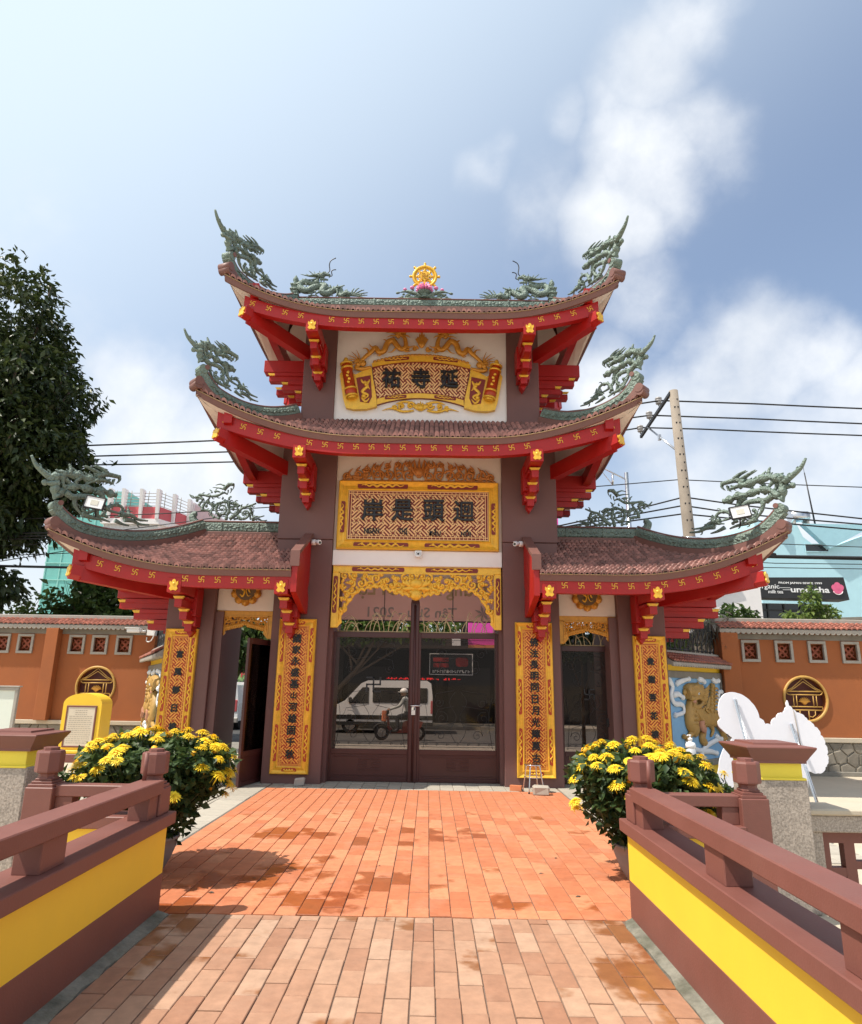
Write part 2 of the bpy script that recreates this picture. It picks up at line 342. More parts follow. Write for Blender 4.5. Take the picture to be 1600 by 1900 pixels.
# ------------------------------------------------------------------ special materials
def brick_mat(name, c1, c2, c3, wet):
    m,nt,b=newmat(name); L=nt.links.new; N=nt.nodes.new
    oi=N('ShaderNodeObjectInfo'); g=N('ShaderNodeNewGeometry')
    cr=N('ShaderNodeValToRGB'); cr.color_ramp.elements[0].color=(*c1,1); cr.color_ramp.elements[1].color=(*c3,1)
    e=cr.color_ramp.elements.new(.55); e.color=(*c2,1); L(oi.outputs['Random'],cr.inputs[0])
    n1=N('ShaderNodeTexNoise'); n1.inputs['Scale'].default_value=9; n1.inputs['Detail'].default_value=7; n1.inputs['Roughness'].default_value=.7; L(g.outputs['Position'],n1.inputs['Vector'])
    hs=N('ShaderNodeHueSaturation'); L(cr.outputs[0],hs.inputs['Color']); r=N('ShaderNodeMapRange'); L(n1.outputs['Fac'],r.inputs[0]); r.inputs[1].default_value=.3; r.inputs[2].default_value=.7; r.inputs[3].default_value=.82; r.inputs[4].default_value=1.15; L(r.outputs[0],hs.inputs['Value'])
    # pale bloom and dust
    n2=N('ShaderNodeTexNoise'); n2.inputs['Scale'].default_value=2.3; n2.inputs['Detail'].default_value=8; n2.inputs['Roughness'].default_value=.72; L(g.outputs['Position'],n2.inputs['Vector'])
    r2=N('ShaderNodeMapRange'); L(n2.outputs['Fac'],r2.inputs[0]); r2.inputs[1].default_value=.5; r2.inputs[2].default_value=.8; r2.inputs[4].default_value=.40
    mx=N('ShaderNodeMix'); mx.data_type='RGBA'; L(r2.outputs[0],mx.inputs[0]); L(hs.outputs[0],mx.inputs[6]); mx.inputs[7].default_value=(.52,.32,.22,1)
    # damp patches: soft-edged shapes over the paving, each brick soaking a little differently
    n3=N('ShaderNodeTexNoise'); n3.inputs['Scale'].default_value=1.15; n3.inputs['Detail'].default_value=5; n3.inputs['Roughness'].default_value=.62; L(g.outputs['Position'],n3.inputs['Vector'])
    off=N('ShaderNodeMath'); off.operation='MULTIPLY_ADD'; L(oi.outputs['Random'],off.inputs[0]); off.inputs[1].default_value=.30; off.inputs[2].default_value=-.16
    a=N('ShaderNodeMath'); a.operation='ADD'; L(n3.outputs['Fac'],a.inputs[0]); L(off.outputs[0],a.inputs[1])
    cur=a.outputs[0]
    sp=N('ShaderNodeSeparateXYZ'); L(g.outputs['Position'],sp.inputs[0])
    for (x,y,rx,ry,amt) in wet:
        def d(s,c,q):
            n=N('ShaderNodeMath'); n.operation='MULTIPLY_ADD'; L(s,n.inputs[0]); n.inputs[1].default_value=1/q; n.inputs[2].default_value=-c/q
            k=N('ShaderNodeMath'); k.operation='POWER'; L(n.outputs[0],k.inputs[0]); k.inputs[1].default_value=2; return k.outputs[0]
        sm=N('ShaderNodeMath'); sm.operation='ADD'; L(d(sp.outputs[0],x,rx),sm.inputs[0]); L(d(sp.outputs[1],y,ry),sm.inputs[1])
        q=N('ShaderNodeMapRange'); q.interpolation_type='SMOOTHSTEP'; L(sm.outputs[0],q.inputs[0]); q.inputs[1].default_value=0; q.inputs[2].default_value=1.6; q.inputs[3].default_value=amt; q.inputs[4].default_value=0
        s2=N('ShaderNodeMath'); s2.operation='ADD'; L(cur,s2.inputs[0]); L(q.outputs[0],s2.inputs[1]); cur=s2.outputs[0]
    wr=N('ShaderNodeMapRange'); wr.interpolation_type='SMOOTHSTEP'; L(cur,wr.inputs[0]); wr.inputs[1].default_value=.64; wr.inputs[2].default_value=.74
    mw=N('ShaderNodeMix'); mw.data_type='RGBA'; mw.blend_type='MULTIPLY'; L(wr.outputs[0],mw.inputs[0]); L(mx.outputs[2],mw.inputs[6]); mw.inputs[7].default_value=(.62,.42,.27,1)
    L(mw.outputs[2],b.inputs['Base Color'])
    rr=N('ShaderNodeMapRange'); L(wr.outputs[0],rr.inputs[0]); rr.inputs[3].default_value=.78; rr.inputs[4].default_value=.30; L(rr.outputs[0],b.inputs['Roughness'])
    bp=N('ShaderNodeBump'); bp.inputs['Strength'].default_value=.25; bp.inputs['Distance'].default_value=.006; L(n1.outputs['Fac'],bp.inputs['Height']); L(bp.outputs[0],b.inputs['Normal'])
    return m
M['brick_bridge']=brick_mat('pale_paving_brick',(.32,.155,.092),(.40,.225,.142),(.44,.28,.19),[(1.75,4.9,.45,1.1,.24),(-1.55,5.0,.5,.9,.12),(-1.2,4.0,.25,.4,.1)])
M['brick_court']=brick_mat('orange_paving_brick',(.44,.135,.056),(.53,.188,.086),(.57,.235,.115),[(-.55,6.6,.75,.95,.16),(-.2,8.6,1.6,.5,.13),(.9,6.1,.35,.3,.13),(-1.7,6.3,.7,.8,.2),(.9,8.3,.5,.35,.13),(-.3,10.6,1.3,.4,.07),(1.6,6.2,.4,.4,.12)])
M['mortar']=mat('paving_joint',(.20,.135,.10),.95,.2,7,.3,60,dirt=.5,dirtcol=(.09,.06,.05))
def paver_mat():
    m=mat('concrete_paver',(.38,.345,.285),.88,.16,5,.25,60,dirt=.35,dirtcol=(.25,.22,.18),rand=.12); return m
M['paver']=paver_mat()
M['courtyard']=mat('courtyard_concrete',(.50,.43,.33),.9,.10,1.4,.25,50,dirt=.25,dirtcol=(.34,.30,.24))
M['granite']=None
def granite_mat():
    m=mat('granite',(.35,.30,.255),.8,.12,3,.35,90,dirt=.25,dirtcol=(.22,.19,.16)); nt=m.node_tree; b=nt.nodes['Principled BSDF']; L=nt.links.new
    v=nt.nodes.new('ShaderNodeTexNoise'); v.inputs['Scale'].default_value=70; v.inputs['Detail'].default_value=3
    g=nt.nodes.new('ShaderNodeTexCoord'); L(g.outputs['Object'],v.inputs['Vector'])
    src=b.inputs['Base Color'].links[0].from_socket
    h=nt.nodes.new('ShaderNodeHueSaturation'); L(src,h.inputs['Color']); r=nt.nodes.new('ShaderNodeMapRange'); L(v.outputs['Fac'],r.inputs[0]); r.inputs[1].default_value=.35; r.inputs[2].default_value=.65; r.inputs[3].default_value=.72; r.inputs[4].default_value=1.3; L(r.outputs[0],h.inputs['Value']); L(h.outputs[0],b.inputs['Base Color'])
    return m
M['granite']=granite_mat()
def island_var(m,amt):
    nt=m.node_tree; b=nt.nodes['Principled BSDF']; src=b.inputs['Base Color'].links[0].from_socket; g=nt.nodes.new('ShaderNodeNewGeometry'); h=nt.nodes.new('ShaderNodeHueSaturation'); r=nt.nodes.new('ShaderNodeMapRange')
    nt.links.new(g.outputs['Random Per Island'],r.inputs[0]); r.inputs[3].default_value=1-amt; r.inputs[4].default_value=1+amt; nt.links.new(r.outputs[0],h.inputs['Value']); nt.links.new(src,h.inputs['Color']); nt.links.new(h.outputs[0],b.inputs['Base Color'])
island_var(M['tile'],.42); island_var(M['tile_red'],.28)
# ------------------------------------------------------------------ ground, street, paving
def sheet(name,m,x0,x1,y0,y1,z,kind='structure'):
    o=MB().add([(x0,y0,z),(x1,y0,z),(x1,y1,z),(x0,y1,z)],[(0,1,2,3)]).build(name,m); o['kind']=kind; return o
sheet('ground',M['courtyard'],-900,900,-900,900,-.16)
o=MB().box(-60,60,-14,18.6,-.15,0).build('courtyard',M['courtyard']); o['kind']='structure'
o=MB().box(-60,60,18.6,20.6,-.15,.004).build('sidewalk',M['concrete_dark']); o['kind']='structure'
sheet('street',M['asphalt'],-200,200,20.6,30.0,-.15)
o=MB().box(-60,60,30.0,33.0,-.158,-.02).build('far_sidewalk',M['concrete_dark']); o['kind']='structure'
def brick_mesh(w,l,h,mname,jit):
    q=MB(); b=.004
    j=[random.uniform(-jit,jit) for _ in range(4)]
    x,y=w/2,l/2
    top=[(-x+b,-y+b,h+j[0]),(x-b,-y+b,h+j[1]),(x-b,y-b,h+j[2]),(-x+b,y-b,h+j[3])]
    mid=[(-x,-y,h-b+j[0]),(x,-y,h-b+j[1]),(x,y,h-b+j[2]),(-x,y,h-b+j[3])]
    bot=[(-x,-y,-.002),(x,-y,-.002),(x,y,-.002),(-x,y,-.002)]
    q.add(top+mid+bot,[(0,1,2,3)]+[(4+i,4+(i+1)%4,(i+1)%4,i) for i in range(4)]+[(8+i,8+(i+1)%4,4+(i+1)%4,4+i) for i in range(4)])
    return q.mesh('paving_brick',M[mname])
def pave(parent, x0,x1,y0,y1, w,l, gap, zbase,h, mname, limit, stagger=.5, key=None):
    cells=[]; nc=int(round((x1-x0)/w)); w=(x1-x0)/nc
    for i in range(nc):
        off=(i%2)*stagger*l+random.uniform(-.02,.02); y=y0-off
        while y<y1-.03:
            a=max(y,y0); e=min(y+l,y1)
            if e-a>.04: cells.append((x0+(i+.5)*w,(a+e)/2,e-a))
            y+=l
    cells.sort(key=key or (lambda c:c[1]))
    cache={}; rest=MB()
    for k,(cx,cy,ln) in enumerate(cells):
        kk=(round(ln,2),random.randrange(4))
        if kk not in cache: cache[kk]=brick_mesh(w-gap,kk[0]-gap*1.7,h,mname,.0018)
        if k<limit:
            o=bpy.data.objects.new('brick' if 'brick' in mname else 'paver',cache[kk]); COL.objects.link(o); o.parent=parent
            o.location=(cx+random.uniform(-.0015,.0015),cy,zbase+random.uniform(-.0015,.0015)); o.rotation_euler=(0,0,random.uniform(-.006,.006))
        else:
            me=cache[kk]; rest.add([(v.co.x+cx,v.co.y+cy,v.co.z+zbase) for v in me.vertices],[tuple(p.vertices) for p in me.polygons])
    if rest.v:
        r=rest.build('far_bricks' if 'brick' in mname else 'far_pavers',M[mname],parent); r['kind']='stuff'
br=MB().box(-1.93,1.95,-3,5.73,.001,.004).build('bridge_path',M['mortar']); br['kind']='structure'
pave(br,-1.70,1.76,2.2,5.73,.144,.36,.0075,.004,.011,'brick_bridge',300)
br2=MB().box(-2.46,2.52,5.734,12.5,.001,.004).build('brick_path',M['mortar']); br2['kind']='structure'
pave(br2,-2.44,2.50,5.74,12.02,.168,.42,.007,.004,.011,'brick_court',300,key=lambda c:c[1]+abs(c[0])*.02)
# green-grey cement fillets at the foot of each parapet
for xa,xb,nm in ((-1.79,-1.70,'cement_edge'),(1.76,1.835,'cement_edge')):
    q=MB(); n=26; ed=[]
    for i in range(n+1):
        y=2.0+i*(5.7-2.0)/n; k=random.uniform(-.018,.018)
        ed.append((xa+(k if xa>0 else 0),xb+(k if xa<0 else 0),y))
    vs=[];fs=[]
    for a,b_,y in ed: vs+= [(a,y,.020 if xa>0 else .045),(b_,y,.045 if xa>0 else .020)]
    fs=[(2*i,2*i+1,2*i+3,2*i+2) for i in range(n)]
    # build as a low wedge strip
    vs2=[(v[0],v[1],.003) for v in vs]; b0=len(vs)
    fs+= [(b0+2*i,2*i,2*i+2,b0+2*i+2) for i in range(n)]+[(2*i+1,b0+2*i+1,b0+2*i+3,2*i+3) for i in range(n)]+[(b0,b0+1,1,0)]
    q.add(vs+vs2,fs); o=q.build(nm,mat('mossy_cement',(.19,.18,.145),.9,.45,8,.6,40,dirt=.95,dirtcol=(.045,.05,.025)) if nm not in M else M[nm]); o['kind']='structure'; o.parent=br
pv=MB().box(-5.0,-2.465,7.6,12.9,.001,.003).build('pavement',M['concrete_dark']); pv['kind']='structure'
pave(pv,-5.0,-2.47,7.6,12.9,.40,.40,.010,.003,.008,'paver',150,0)
pv=MB().box(2.525,5.0,7.6,12.9,.001,.003).build('pavement',M['concrete_dark']); pv['kind']='structure'
pave(pv,2.53,5.0,7.6,12.9,.40,.40,.010,.003,.008,'paver',150,0)
pv=MB().box(-2.44,2.5,12.025,13.6,.001,.0035).build('gate_threshold_paving',M['concrete_dark']); pv['kind']='structure'
pave(pv,-2.44,2.5,12.03,13.6,.22,.22,.008,.0035,.008,'paver',160,.5)
# ------------------------------------------------------------------ bridge parapets
def post(parent,x0,x1,y0,y1,zb):
    q=MB(); q.bbox(x0,x1,y0,y1,zb,.93,.006)
    for k,(d,za,zc) in enumerate(((.012,.93,.952),(.028,.952,.972),(.044,.972,.99))): q.bbox(x0+d,x1-d,y0+d,y1-d,za,zc,.003)
    o=q.build('post',M['brown'],parent)
    cx,cy=(x0+x1)/2,(y0+y1)/2; R=(x1-x0)/2
    q=MB(); k=1.06
    prof=[(R*.78,.985),(R*.70,1.0),(R*.70,1.02),(R*.82,1.028),(R*.98*k,1.034),(R*1.0*k,1.045),(R*1.0*k,1.178),(R*.93*k,1.192),(R*.62,1.194),(R*.60,1.216),(.0,1.218)]
    q.lathe(prof,(cx,cy,0),8,0,False,math.pi/8,.90,.90); q.build('post_cap',M['brown'],o)
    return o
def parapet(xi,s,label):
    X=lambda a,b: (min(xi+s*a,xi+s*b),max(xi+s*a,xi+s*b))
    t=thing('bridge_parapet',label,'railing',(xi,5.6,0),'yellow and brown parapets along the bridge')
    x0,x1=X(0,.2); xr=X(.2,1.62); Y0=-3.0
    q=MB(); q.bbox(x0,x1,Y0,5.72,.0,.30,.004); q.bbox(*X(.2,.83),5.53,5.71,.0,.30,.004); q.build('plinth',M['brown'],t)
    q=MB(); q.box(x0+.003,x1-.003,Y0,5.717,.30,.645); q.box(*X(.197,.83),5.533,5.707,.30,.645); q.build('painted_wall',M['yellow'],t)
    q=MB(); q.bbox(*X(-.045,.25),Y0,5.765,.645,.735,.006); q.bbox(*X(.25,.85),5.49,5.75,.645,.733,.006); q.build('coping',M['brown'],t)
    for y in (3.90,2.60,1.30,.0,-1.3): box_obj('baluster',M['brown'],t,*X(.005,.155),y,y+.26,.733,.905,.005)
    box_obj('baluster',M['brown'],t,*X(.015,.165),5.33,5.50,.733,.905,.004)
    q=MB(); q.bbox(*X(-.02,.165),Y0,5.5,.90,1.0,.007); q.build('handrail',M['brown'],t)
    q=MB(); q.bbox(*X(.21,.84),5.55,5.68,.86,.945,.006); q.build('handrail',M['brown'],t)
    box_obj('baluster',M['brown'],t,*X(.70,.83),5.56,5.67,.733,.862,.004)
    post(t,*X(0,.215),5.5,5.715,.735); post(t,*X(.83,1.045),5.5,5.715,.0)
    q=MB(); q.tube([(xi+s*.12,5.455,1.0),(xi+s*.12,5.455,1.20)],.017,8); q.build('rod',M['brown'],t)
    return t
parapet(1.83,1,'brown and yellow bridge parapet with posts, beside the granite pier by the pale cutout board')
parapet(-1.784,-1,'brown and yellow bridge parapet with its wall in shade, below the yellow notice stele')
def pier(x0,x1,y0,y1,label):
    t=thing('granite_pier',label,'pier',((x0+x1)/2,(y0+y1)/2,0),'granite piers with brown caps')
    q=MB(); q.bbox(x0,x1,y0,y1,0,1.02,.012); q.build('shaft',M['granite'],t)
    q=MB(); q.bbox(x0+.01,x1-.03,y0+.02,y1-.02,1.02,1.15,.004); q.bbox(x0-.004,x1-.01,y0-.004,y1,1.012,1.03,.004); q.build('yellow_band',M['yellow_lemon'],t)
    q=MB(); w=.10
    cx,cy=(x0+x1)/2,(y0+y1)/2; hx,hy=(x1-x0)/2,(y1-y0)/2
    r2=math.sqrt(2)
    prof=[(1.02,1.145),(1.02,1.165),(1.30,1.262),(1.32,1.272),(1.30,1.280),(.86,1.290),(.84,1.305),(0,1.308)]
    q.lathe([(r*r2,z) for r,z in prof],(cx,cy,0),4,0,False,math.pi/4,hx,hy); q.build('cap',M['brown'],t)
pier(2.985,3.43,5.95,6.38,'granite pier with brown cap in front of the pale cutout board')
pier(-3.53,-3.085,5.95,6.38,'granite pier with brown cap in front of the blank notice board')
# pond balustrade beyond the pier
t=thing('pond_balustrade','grey granite balustrade with brown lattice openings beside the granite pier','balustrade',(5,6.2,0))
q=MB(); q.bbox(3.432,8.2,6.03,6.34,.60,.735,.01); q.bbox(3.432,3.56,6.06,6.30,.0,.60,.005); q.bbox(5.7,5.95,6.04,6.33,0,.60,.008); q.box(3.56,5.7,6.06,6.30,0,.08); q.build('granite_frame',M['granite'],t)
q=MB(); q.bbox(3.432,8.2,6.0,6.37,.735,.785,.012); q.build('coping',M['courtyard'],t)  # pale colour stands in for sunlight on top of the granite rail
q=MB(); y0,y1=6.14,6.22
xs=[3.56,3.72,3.86,3.93,4.07,4.14,4.28,4.35,4.6,5.0,5.4,5.7]
q.box(3.56,5.7,y0,y1,.50,.60); q.box(3.56,5.7,y0,y1,.08,.16)
for i,x in enumerate(np.arange(3.56,5.7,.21)): q.box(x,x+.09,y0+.002,y1-.002,.16,.50)
for i,x in enumerate(np.arange(3.65,5.69,.21)): q.box(x,min(x+.12,5.7),y0+.004,y1-.004,.30 if i%2 else .24,.36 if i%2 else .31)
q.build('lattice',M['brown'],t)
# ------------------------------------------------------------------ the temple gate
GATE=thing('temple_gate','three tier red and brown temple gate with curved tiled roofs and dark double doors','gate',(0,13.4,0))
YF,YB=12.52,14.30
def part(name,m,*b,bev=.008,parent=None): return box_obj(name,m,parent or GATE,*b,b=bev)
for s in (-1,1):
    X=lambda a,b:(min(s*a,s*b),max(s*a,s*b))
    c=part('column',M['brown_col'],*X(1.62,2.665),YF,YB,0,4.38)
    part('upper_shaft',M['brown_col'],*X(1.615,2.675),YF-.025,YB+.01,4.383,6.75,parent=c)
    part('column',M['brown_col'],*X(1.745,2.40),YF+.01,YB-.05,6.6,9.2)
    part('column',M['brown_col'],*X(3.75,4.62),YF,YB-.2,0,3.55)
    # narrow return at the inner edge of each side doorway
    part('door_jamb',M['brown_col'],*X(3.60,3.76),12.62,13.9,0,3.0,bev=.004)
    part('door_jamb',M['brown_col'],*X(1.56,1.63),12.70,13.6,0,3.9,bev=.004)
part('wall_panel',M['white_wall'],-1.745,1.745,12.60,14.1,6.60,9.2,bev=0)
part('wall_panel',M['cream'],-1.615,1.615,12.60,14.1,4.20,6.7,bev=0)
w=part('lintel',M['white_wall'],-1.615,1.615,12.56,14.1,3.90,4.199,bev=.01)
for s in (-1,1):
    X=lambda a,b:(min(s*a,s*b),max(s*a,s*b))
    part('wall_panel',M['cream'],*X(2.668,3.748),12.66,13.9,3.02,3.9,bev=.004)
def wall_panel_edges(): pass
# --- roofs
M['tile_bed']=mat('gap_shade_tile_bed',(.045,.024,.018),.9,.2,8)  # bed colour darkened to stand for shade in the gaps between tiles
M['bead']=mat('dull_gold_bead',(.36,.24,.12),.5,.2,8)
class Roof:
    def __init__(s,x0,x1,yf,yb,ze,tx0,tx1,tyf,tyb,zt,L,D,p,pull,left=True,right=True):
        s.__dict__.update(locals()); s.ux=(tx0-x0) if left else (x1-tx1); s.uy=tyf-yf; s.DU=D/s.ux
    def lift(s,d): return s.L*max(0,1-d/s.DU)**s.p
    def g(s,d): return max(0,1-d/(s.DU*.75))**2
    def side(s,k,t,v):           # k: F, B, L, R; t: coordinate along the eave; v: 0 eave .. 1 top
        if k in 'FB':
            dl=(t-s.x0)/s.ux if s.left else 99; dr=(s.x1-t)/s.ux if s.right else 99
        else:
            dl=(t-s.yf)/s.uy; dr=(s.yb-t)/s.uy
        dl=max(dl,0);dr=max(dr,0)
        lf=s.lift(dl)+s.lift(dr); gl=s.g(dl)*(1-v)*s.pull; gr=s.g(dr)*(1-v)*s.pull
        z=s.ze+(s.zt-s.ze)*(.72*v+.28*v*v)+lf*max(0,1-v)**1.6
        if k=='F': return (t-gl+gr, s.yf+v*(s.tyf-s.yf)-gl-gr, z)
        if k=='B': return (t-gl+gr, s.yb+v*(s.tyb-s.yb)+gl+gr, z)
        if k=='L': return (s.x0+v*(s.tx0-s.x0)-gl-gr, t-gl+gr, z)
        return (s.x1+v*(s.tx1-s.x1)+gl+gr, t-gl+gr, z)
    def vmax(s,k,t):
        if k in 'FB':
            a=(t-s.x0)/s.ux if s.left else 9; b=(s.x1-t)/s.ux if s.right else 9
        else: a=(t-s.yf)/s.uy; b=(s.yb-t)/s.uy
        return max(0,min(1,a,b))
    def rng(s,k): return (s.x0,s.x1) if k in 'FB' else (s.yf,s.yb)
    def sides(s): return [k for k in 'FBLR' if not (k=='L' and not s.left) and not (k=='R' and not s.right)]
    def outn(s,k): return {'F':Vector((0,-1,0)),'B':Vector((0,1,0)),'L':Vector((-1,0,0)),'R':Vector((1,0,0))}[k]
    def eave(s,k,n=48): a,b=s.rng(k); return [Vector(s.side(k,lerp(a,b,i/n),0)) for i in range(n+1)]
    def hip(s,h,left=True,front=True):
        if h>=0: 
            x=lerp(s.x0,s.tx0,h) if left else lerp(s.x1,s.tx1,h)
            return Vector(s.side('F' if front else 'B',x,h))
        a=s.hip(0,left,front); b=s.hip(.06,left,front); return a+(a-b)*(-h/.06)
def build_roof(R,name,rows=None,tilemat='tile',cw=.094,th=.16):
    deck=MB()
    for k in R.sides():
        a,b=R.rng(k); n=56
        for i in range(n):
            t0,t1=lerp(a,b,i/n),lerp(a,b,(i+1)/n); m=6
            v0,v1=R.vmax(k,t0),R.vmax(k,t1)
            for j in range(m):
                q=[R.side(k,t0,v0*j/m),R.side(k,t1,v1*j/m),R.side(k,t1,v1*(j+1)/m),R.side(k,t0,v0*(j+1)/m)]
                deck.add(q,[(0,1,2,3) if k in 'FR' else (3,2,1,0)],0,True)
    roof=deck.build(name,M['tile_bed'],GATE)
    # tiles
    tb=MB(); random.seed(hash(name)%1000)
    for k in R.sides():
        if k=='B': continue
        a,b=R.rng(k); nc=int((b-a)/cw); w=(b-a)/nc
        flip=-1 if k in 'LB' else 1
        for i in range(nc):
            t=a+(i+.5)*w; vm=max(R.vmax(k,t-w*.3),R.vmax(k,t+w*.3))
            if vm<.03: continue
            e=Vector(R.side(k,t,0)); tp=Vector(R.side(k,t,vm)); ln=(tp-e).length; nr=max(1,int(ln/th))
            if rows and nr>rows: nrr=rows
            else: nrr=nr
            for j in range(nrr):
                va=vm*j/nr-(.012 if j==0 else 0); vb=vm*min((j+1.25)/nr,1.02)
                jit=random.uniform(-.006,.006); vs=[]
                for v,hh in ((va,.058),(vb,.004)):
                    for c,(o,h) in enumerate(((-.5,.0),(-.27,.032),(0,.045),(.27,.032),(.5,.0))):
                        p=R.side(k,t+o*w*.90,v); vs.append((p[0],p[1],p[2]+hh+h+jit))
                fs=[(c,c+1,6+c,5+c) for c in range(4)]
                base=[(p[0],p[1],p[2]-.055) for p in vs[:5]]
                fs+=[(10+c,11+c,c+1,c) for c in range(4)]
                if flip<0: fs=[f[::-1] for f in fs]
                tb.add(vs+base,fs,0,True)
                for q in range(4): tb.s[-1-q]=False
    tl=tb.build('roof_tiles',M[tilemat],roof); tl['kind']='stuff'
    # fascia, light edge bead, soffit
    fb=MB(); ln=MB(); sf=MB()
    for k in R.sides():
        E=R.eave(k); o=R.outn(k); n=len(E)
        def strip(mb,A,B,flip):
            c=len(A); mb.add(A+B,[((i,i+1,c+i+1,c+i) if not flip else (c+i,c+i+1,i+1,i)) for i in range(c-1)],0,True)
        fl=k in 'FR'
        A=[p+o*.004+Vector((0,0,.012)) for p in E]; B=[p-o*.025-Vector((0,0,.105)) for p in E]; C=[p-o*.08-Vector((0,0,.105)) for p in E]
        strip(fb,A,B,fl); strip(fb,B,C,fl)
        ln.tube([p+o*.010+Vector((0,0,.006)) for p in E],.009,5)
        a,b=R.rng(k); m=40
        for i in range(m):
            t0,t1=lerp(a,b,i/m),lerp(a,b,(i+1)/m)
            for j in range(5):
                def S(t,f):
                    v=R.vmax(k,t)*f; p=R.side(k,t,v)
                    base=R.ze+(R.side(k,t,v)[2]-(R.ze+(R.zt-R.ze)*(.72*v+.28*v*v)))
                    if f==0: p=(p[0]-o.x*.05,p[1]-o.y*.05,p[2])
                    return (p[0],p[1],p[2]-.092-.12*v)
                q=[S(t0,j/5),S(t1,j/5),S(t1,(j+1)/5),S(t0,(j+1)/5)]
                sf.add(q,[(3,2,1,0) if k in 'FR' else (0,1,2,3)],0,True)
    fb.build('fascia',M['fascia'],roof); ln.build('eave_bead',M['bead'],roof); sf.build('soffit',M['cream'],roof)
    return roof
def hip_ridge(R,roof,left,front=True,h0=.0,h1=1.0):
    H=[R.hip(lerp(h0,h1,i/26),left,front) for i in range(27)]
    up=Vector((0,0,1))
    base=MB(); top=MB()
    P=[]
    for i,p in enumerate(H):
        h=lerp(h0,h1,i/26); k=max(0,(.16-h)/.16); P.append(p+up*(.17+.17*k*k))
    def sweep(mb,pts,w,za,zb,rnd):
        sec=[(-w,za),(-w,zb-rnd),(-w*.6,zb),(w*.6,zb),(w,zb-rnd),(w,za)]; vs=[]; n=len(sec)
        for i,p in enumerate(pts):
            T=(pts[min(i+1,len(pts)-1)]-pts[max(i-1,0)]).normalized(); sd=T.cross(up).normalized(); N=sd.cross(T)
            for a,b in sec: vs.append(p+sd*a+N*b)
        fs=[(i*n+j,i*n+(j+1)%n,(i+1)*n+(j+1)%n,(i+1)*n+j) for i in range(len(pts)-1) for j in range(n)]
        fs+=[tuple(range(n))[::-1],tuple((len(pts)-1)*n+j for j in range(n))]
        mb.add(vs,fs)
    sweep(base,P[1:],.10,-.16,-.02,.01); sweep(top,P,.085,-.02,.15,.05); sweep(base,[p+up*.0 for p in P],.055,.152,.185,.012)
    T0=(P[1]-P[0]).normalized(); s0=T0.cross(up).normalized(); n0=s0.cross(T0)
    top.tube([P[0]+n0*.10-T0*.01-s0*.10,P[0]+n0*.10-T0*.01+s0*.10],.085,14); base.tube([P[0]+n0*.165-T0*.01-s0*.115,P[0]+n0*.165-T0*.01+s0*.115],.045,12)
    c1=P[1]-n0*.12; base.tube([c1-s0*.13,c1+s0*.13],.085,12); base.tube([c1-s0*.12+T0*.05-n0*.05,c1+T0*.05-n0*.05+s0*.12],.075,12)
    for i in range(2,25):       # low carved leaves along the flanks of the ridge
        pp=P[i].lerp(P[i+1],.5); Tt=(P[i+1]-P[i]).normalized(); ss=Tt.cross(up).normalized(); nn=ss.cross(Tt)
        for s_ in (-1,1): top.tube([pp+ss*s_*.088+nn*(.02+.04*(i%2))-Tt*.04,pp+ss*s_*.096+nn*(.055),pp+ss*s_*.088+nn*(.08-.04*(i%2))+Tt*.05],[.008,.018,.006],5)
    base.build('ridge_base',M['fascia'],roof); top.build('hip_ridge',M['patina'],roof)
    return [p+up*.18 for p in P]
MANJI=[(-.5,-.5),(.06,-.5),(.06,-.06),(.5,-.06)]
def manji(mb,O,U,V,N,s,d,ccw=False):
    w=.12*s
    bars=[(0,-.5,0,.5),(-.5,0,.5,0),(0,.5,.5,.5),(.5,0,.5,-.5),(0,-.5,-.5,-.5),(-.5,0,-.5,.5)]
    if ccw: bars=[(-a,b,-c,e) for a,b,c,e in bars]
    for a,b,c,e in bars:
        x0,x1=min(a,c)*s-w/2,max(a,c)*s+w/2; y0,y1=min(b,e)*s-w/2,max(b,e)*s+w/2
        mb.prism([(x0,y0),(x1,y0),(x1,y1),(x0,y1)],O,U,V,N,d,back=False)
LOTUS=[(-.5,-.32),(-.28,-.5),(0,-.42),(.28,-.5),(.5,-.32),(.34,-.12),(.5,.1),(.46,.34),(.26,.22),(.17,.42),(0,.5),(-.17,.42),(-.26,.22),(-.46,.34),(-.5,.1),(-.34,-.12)]
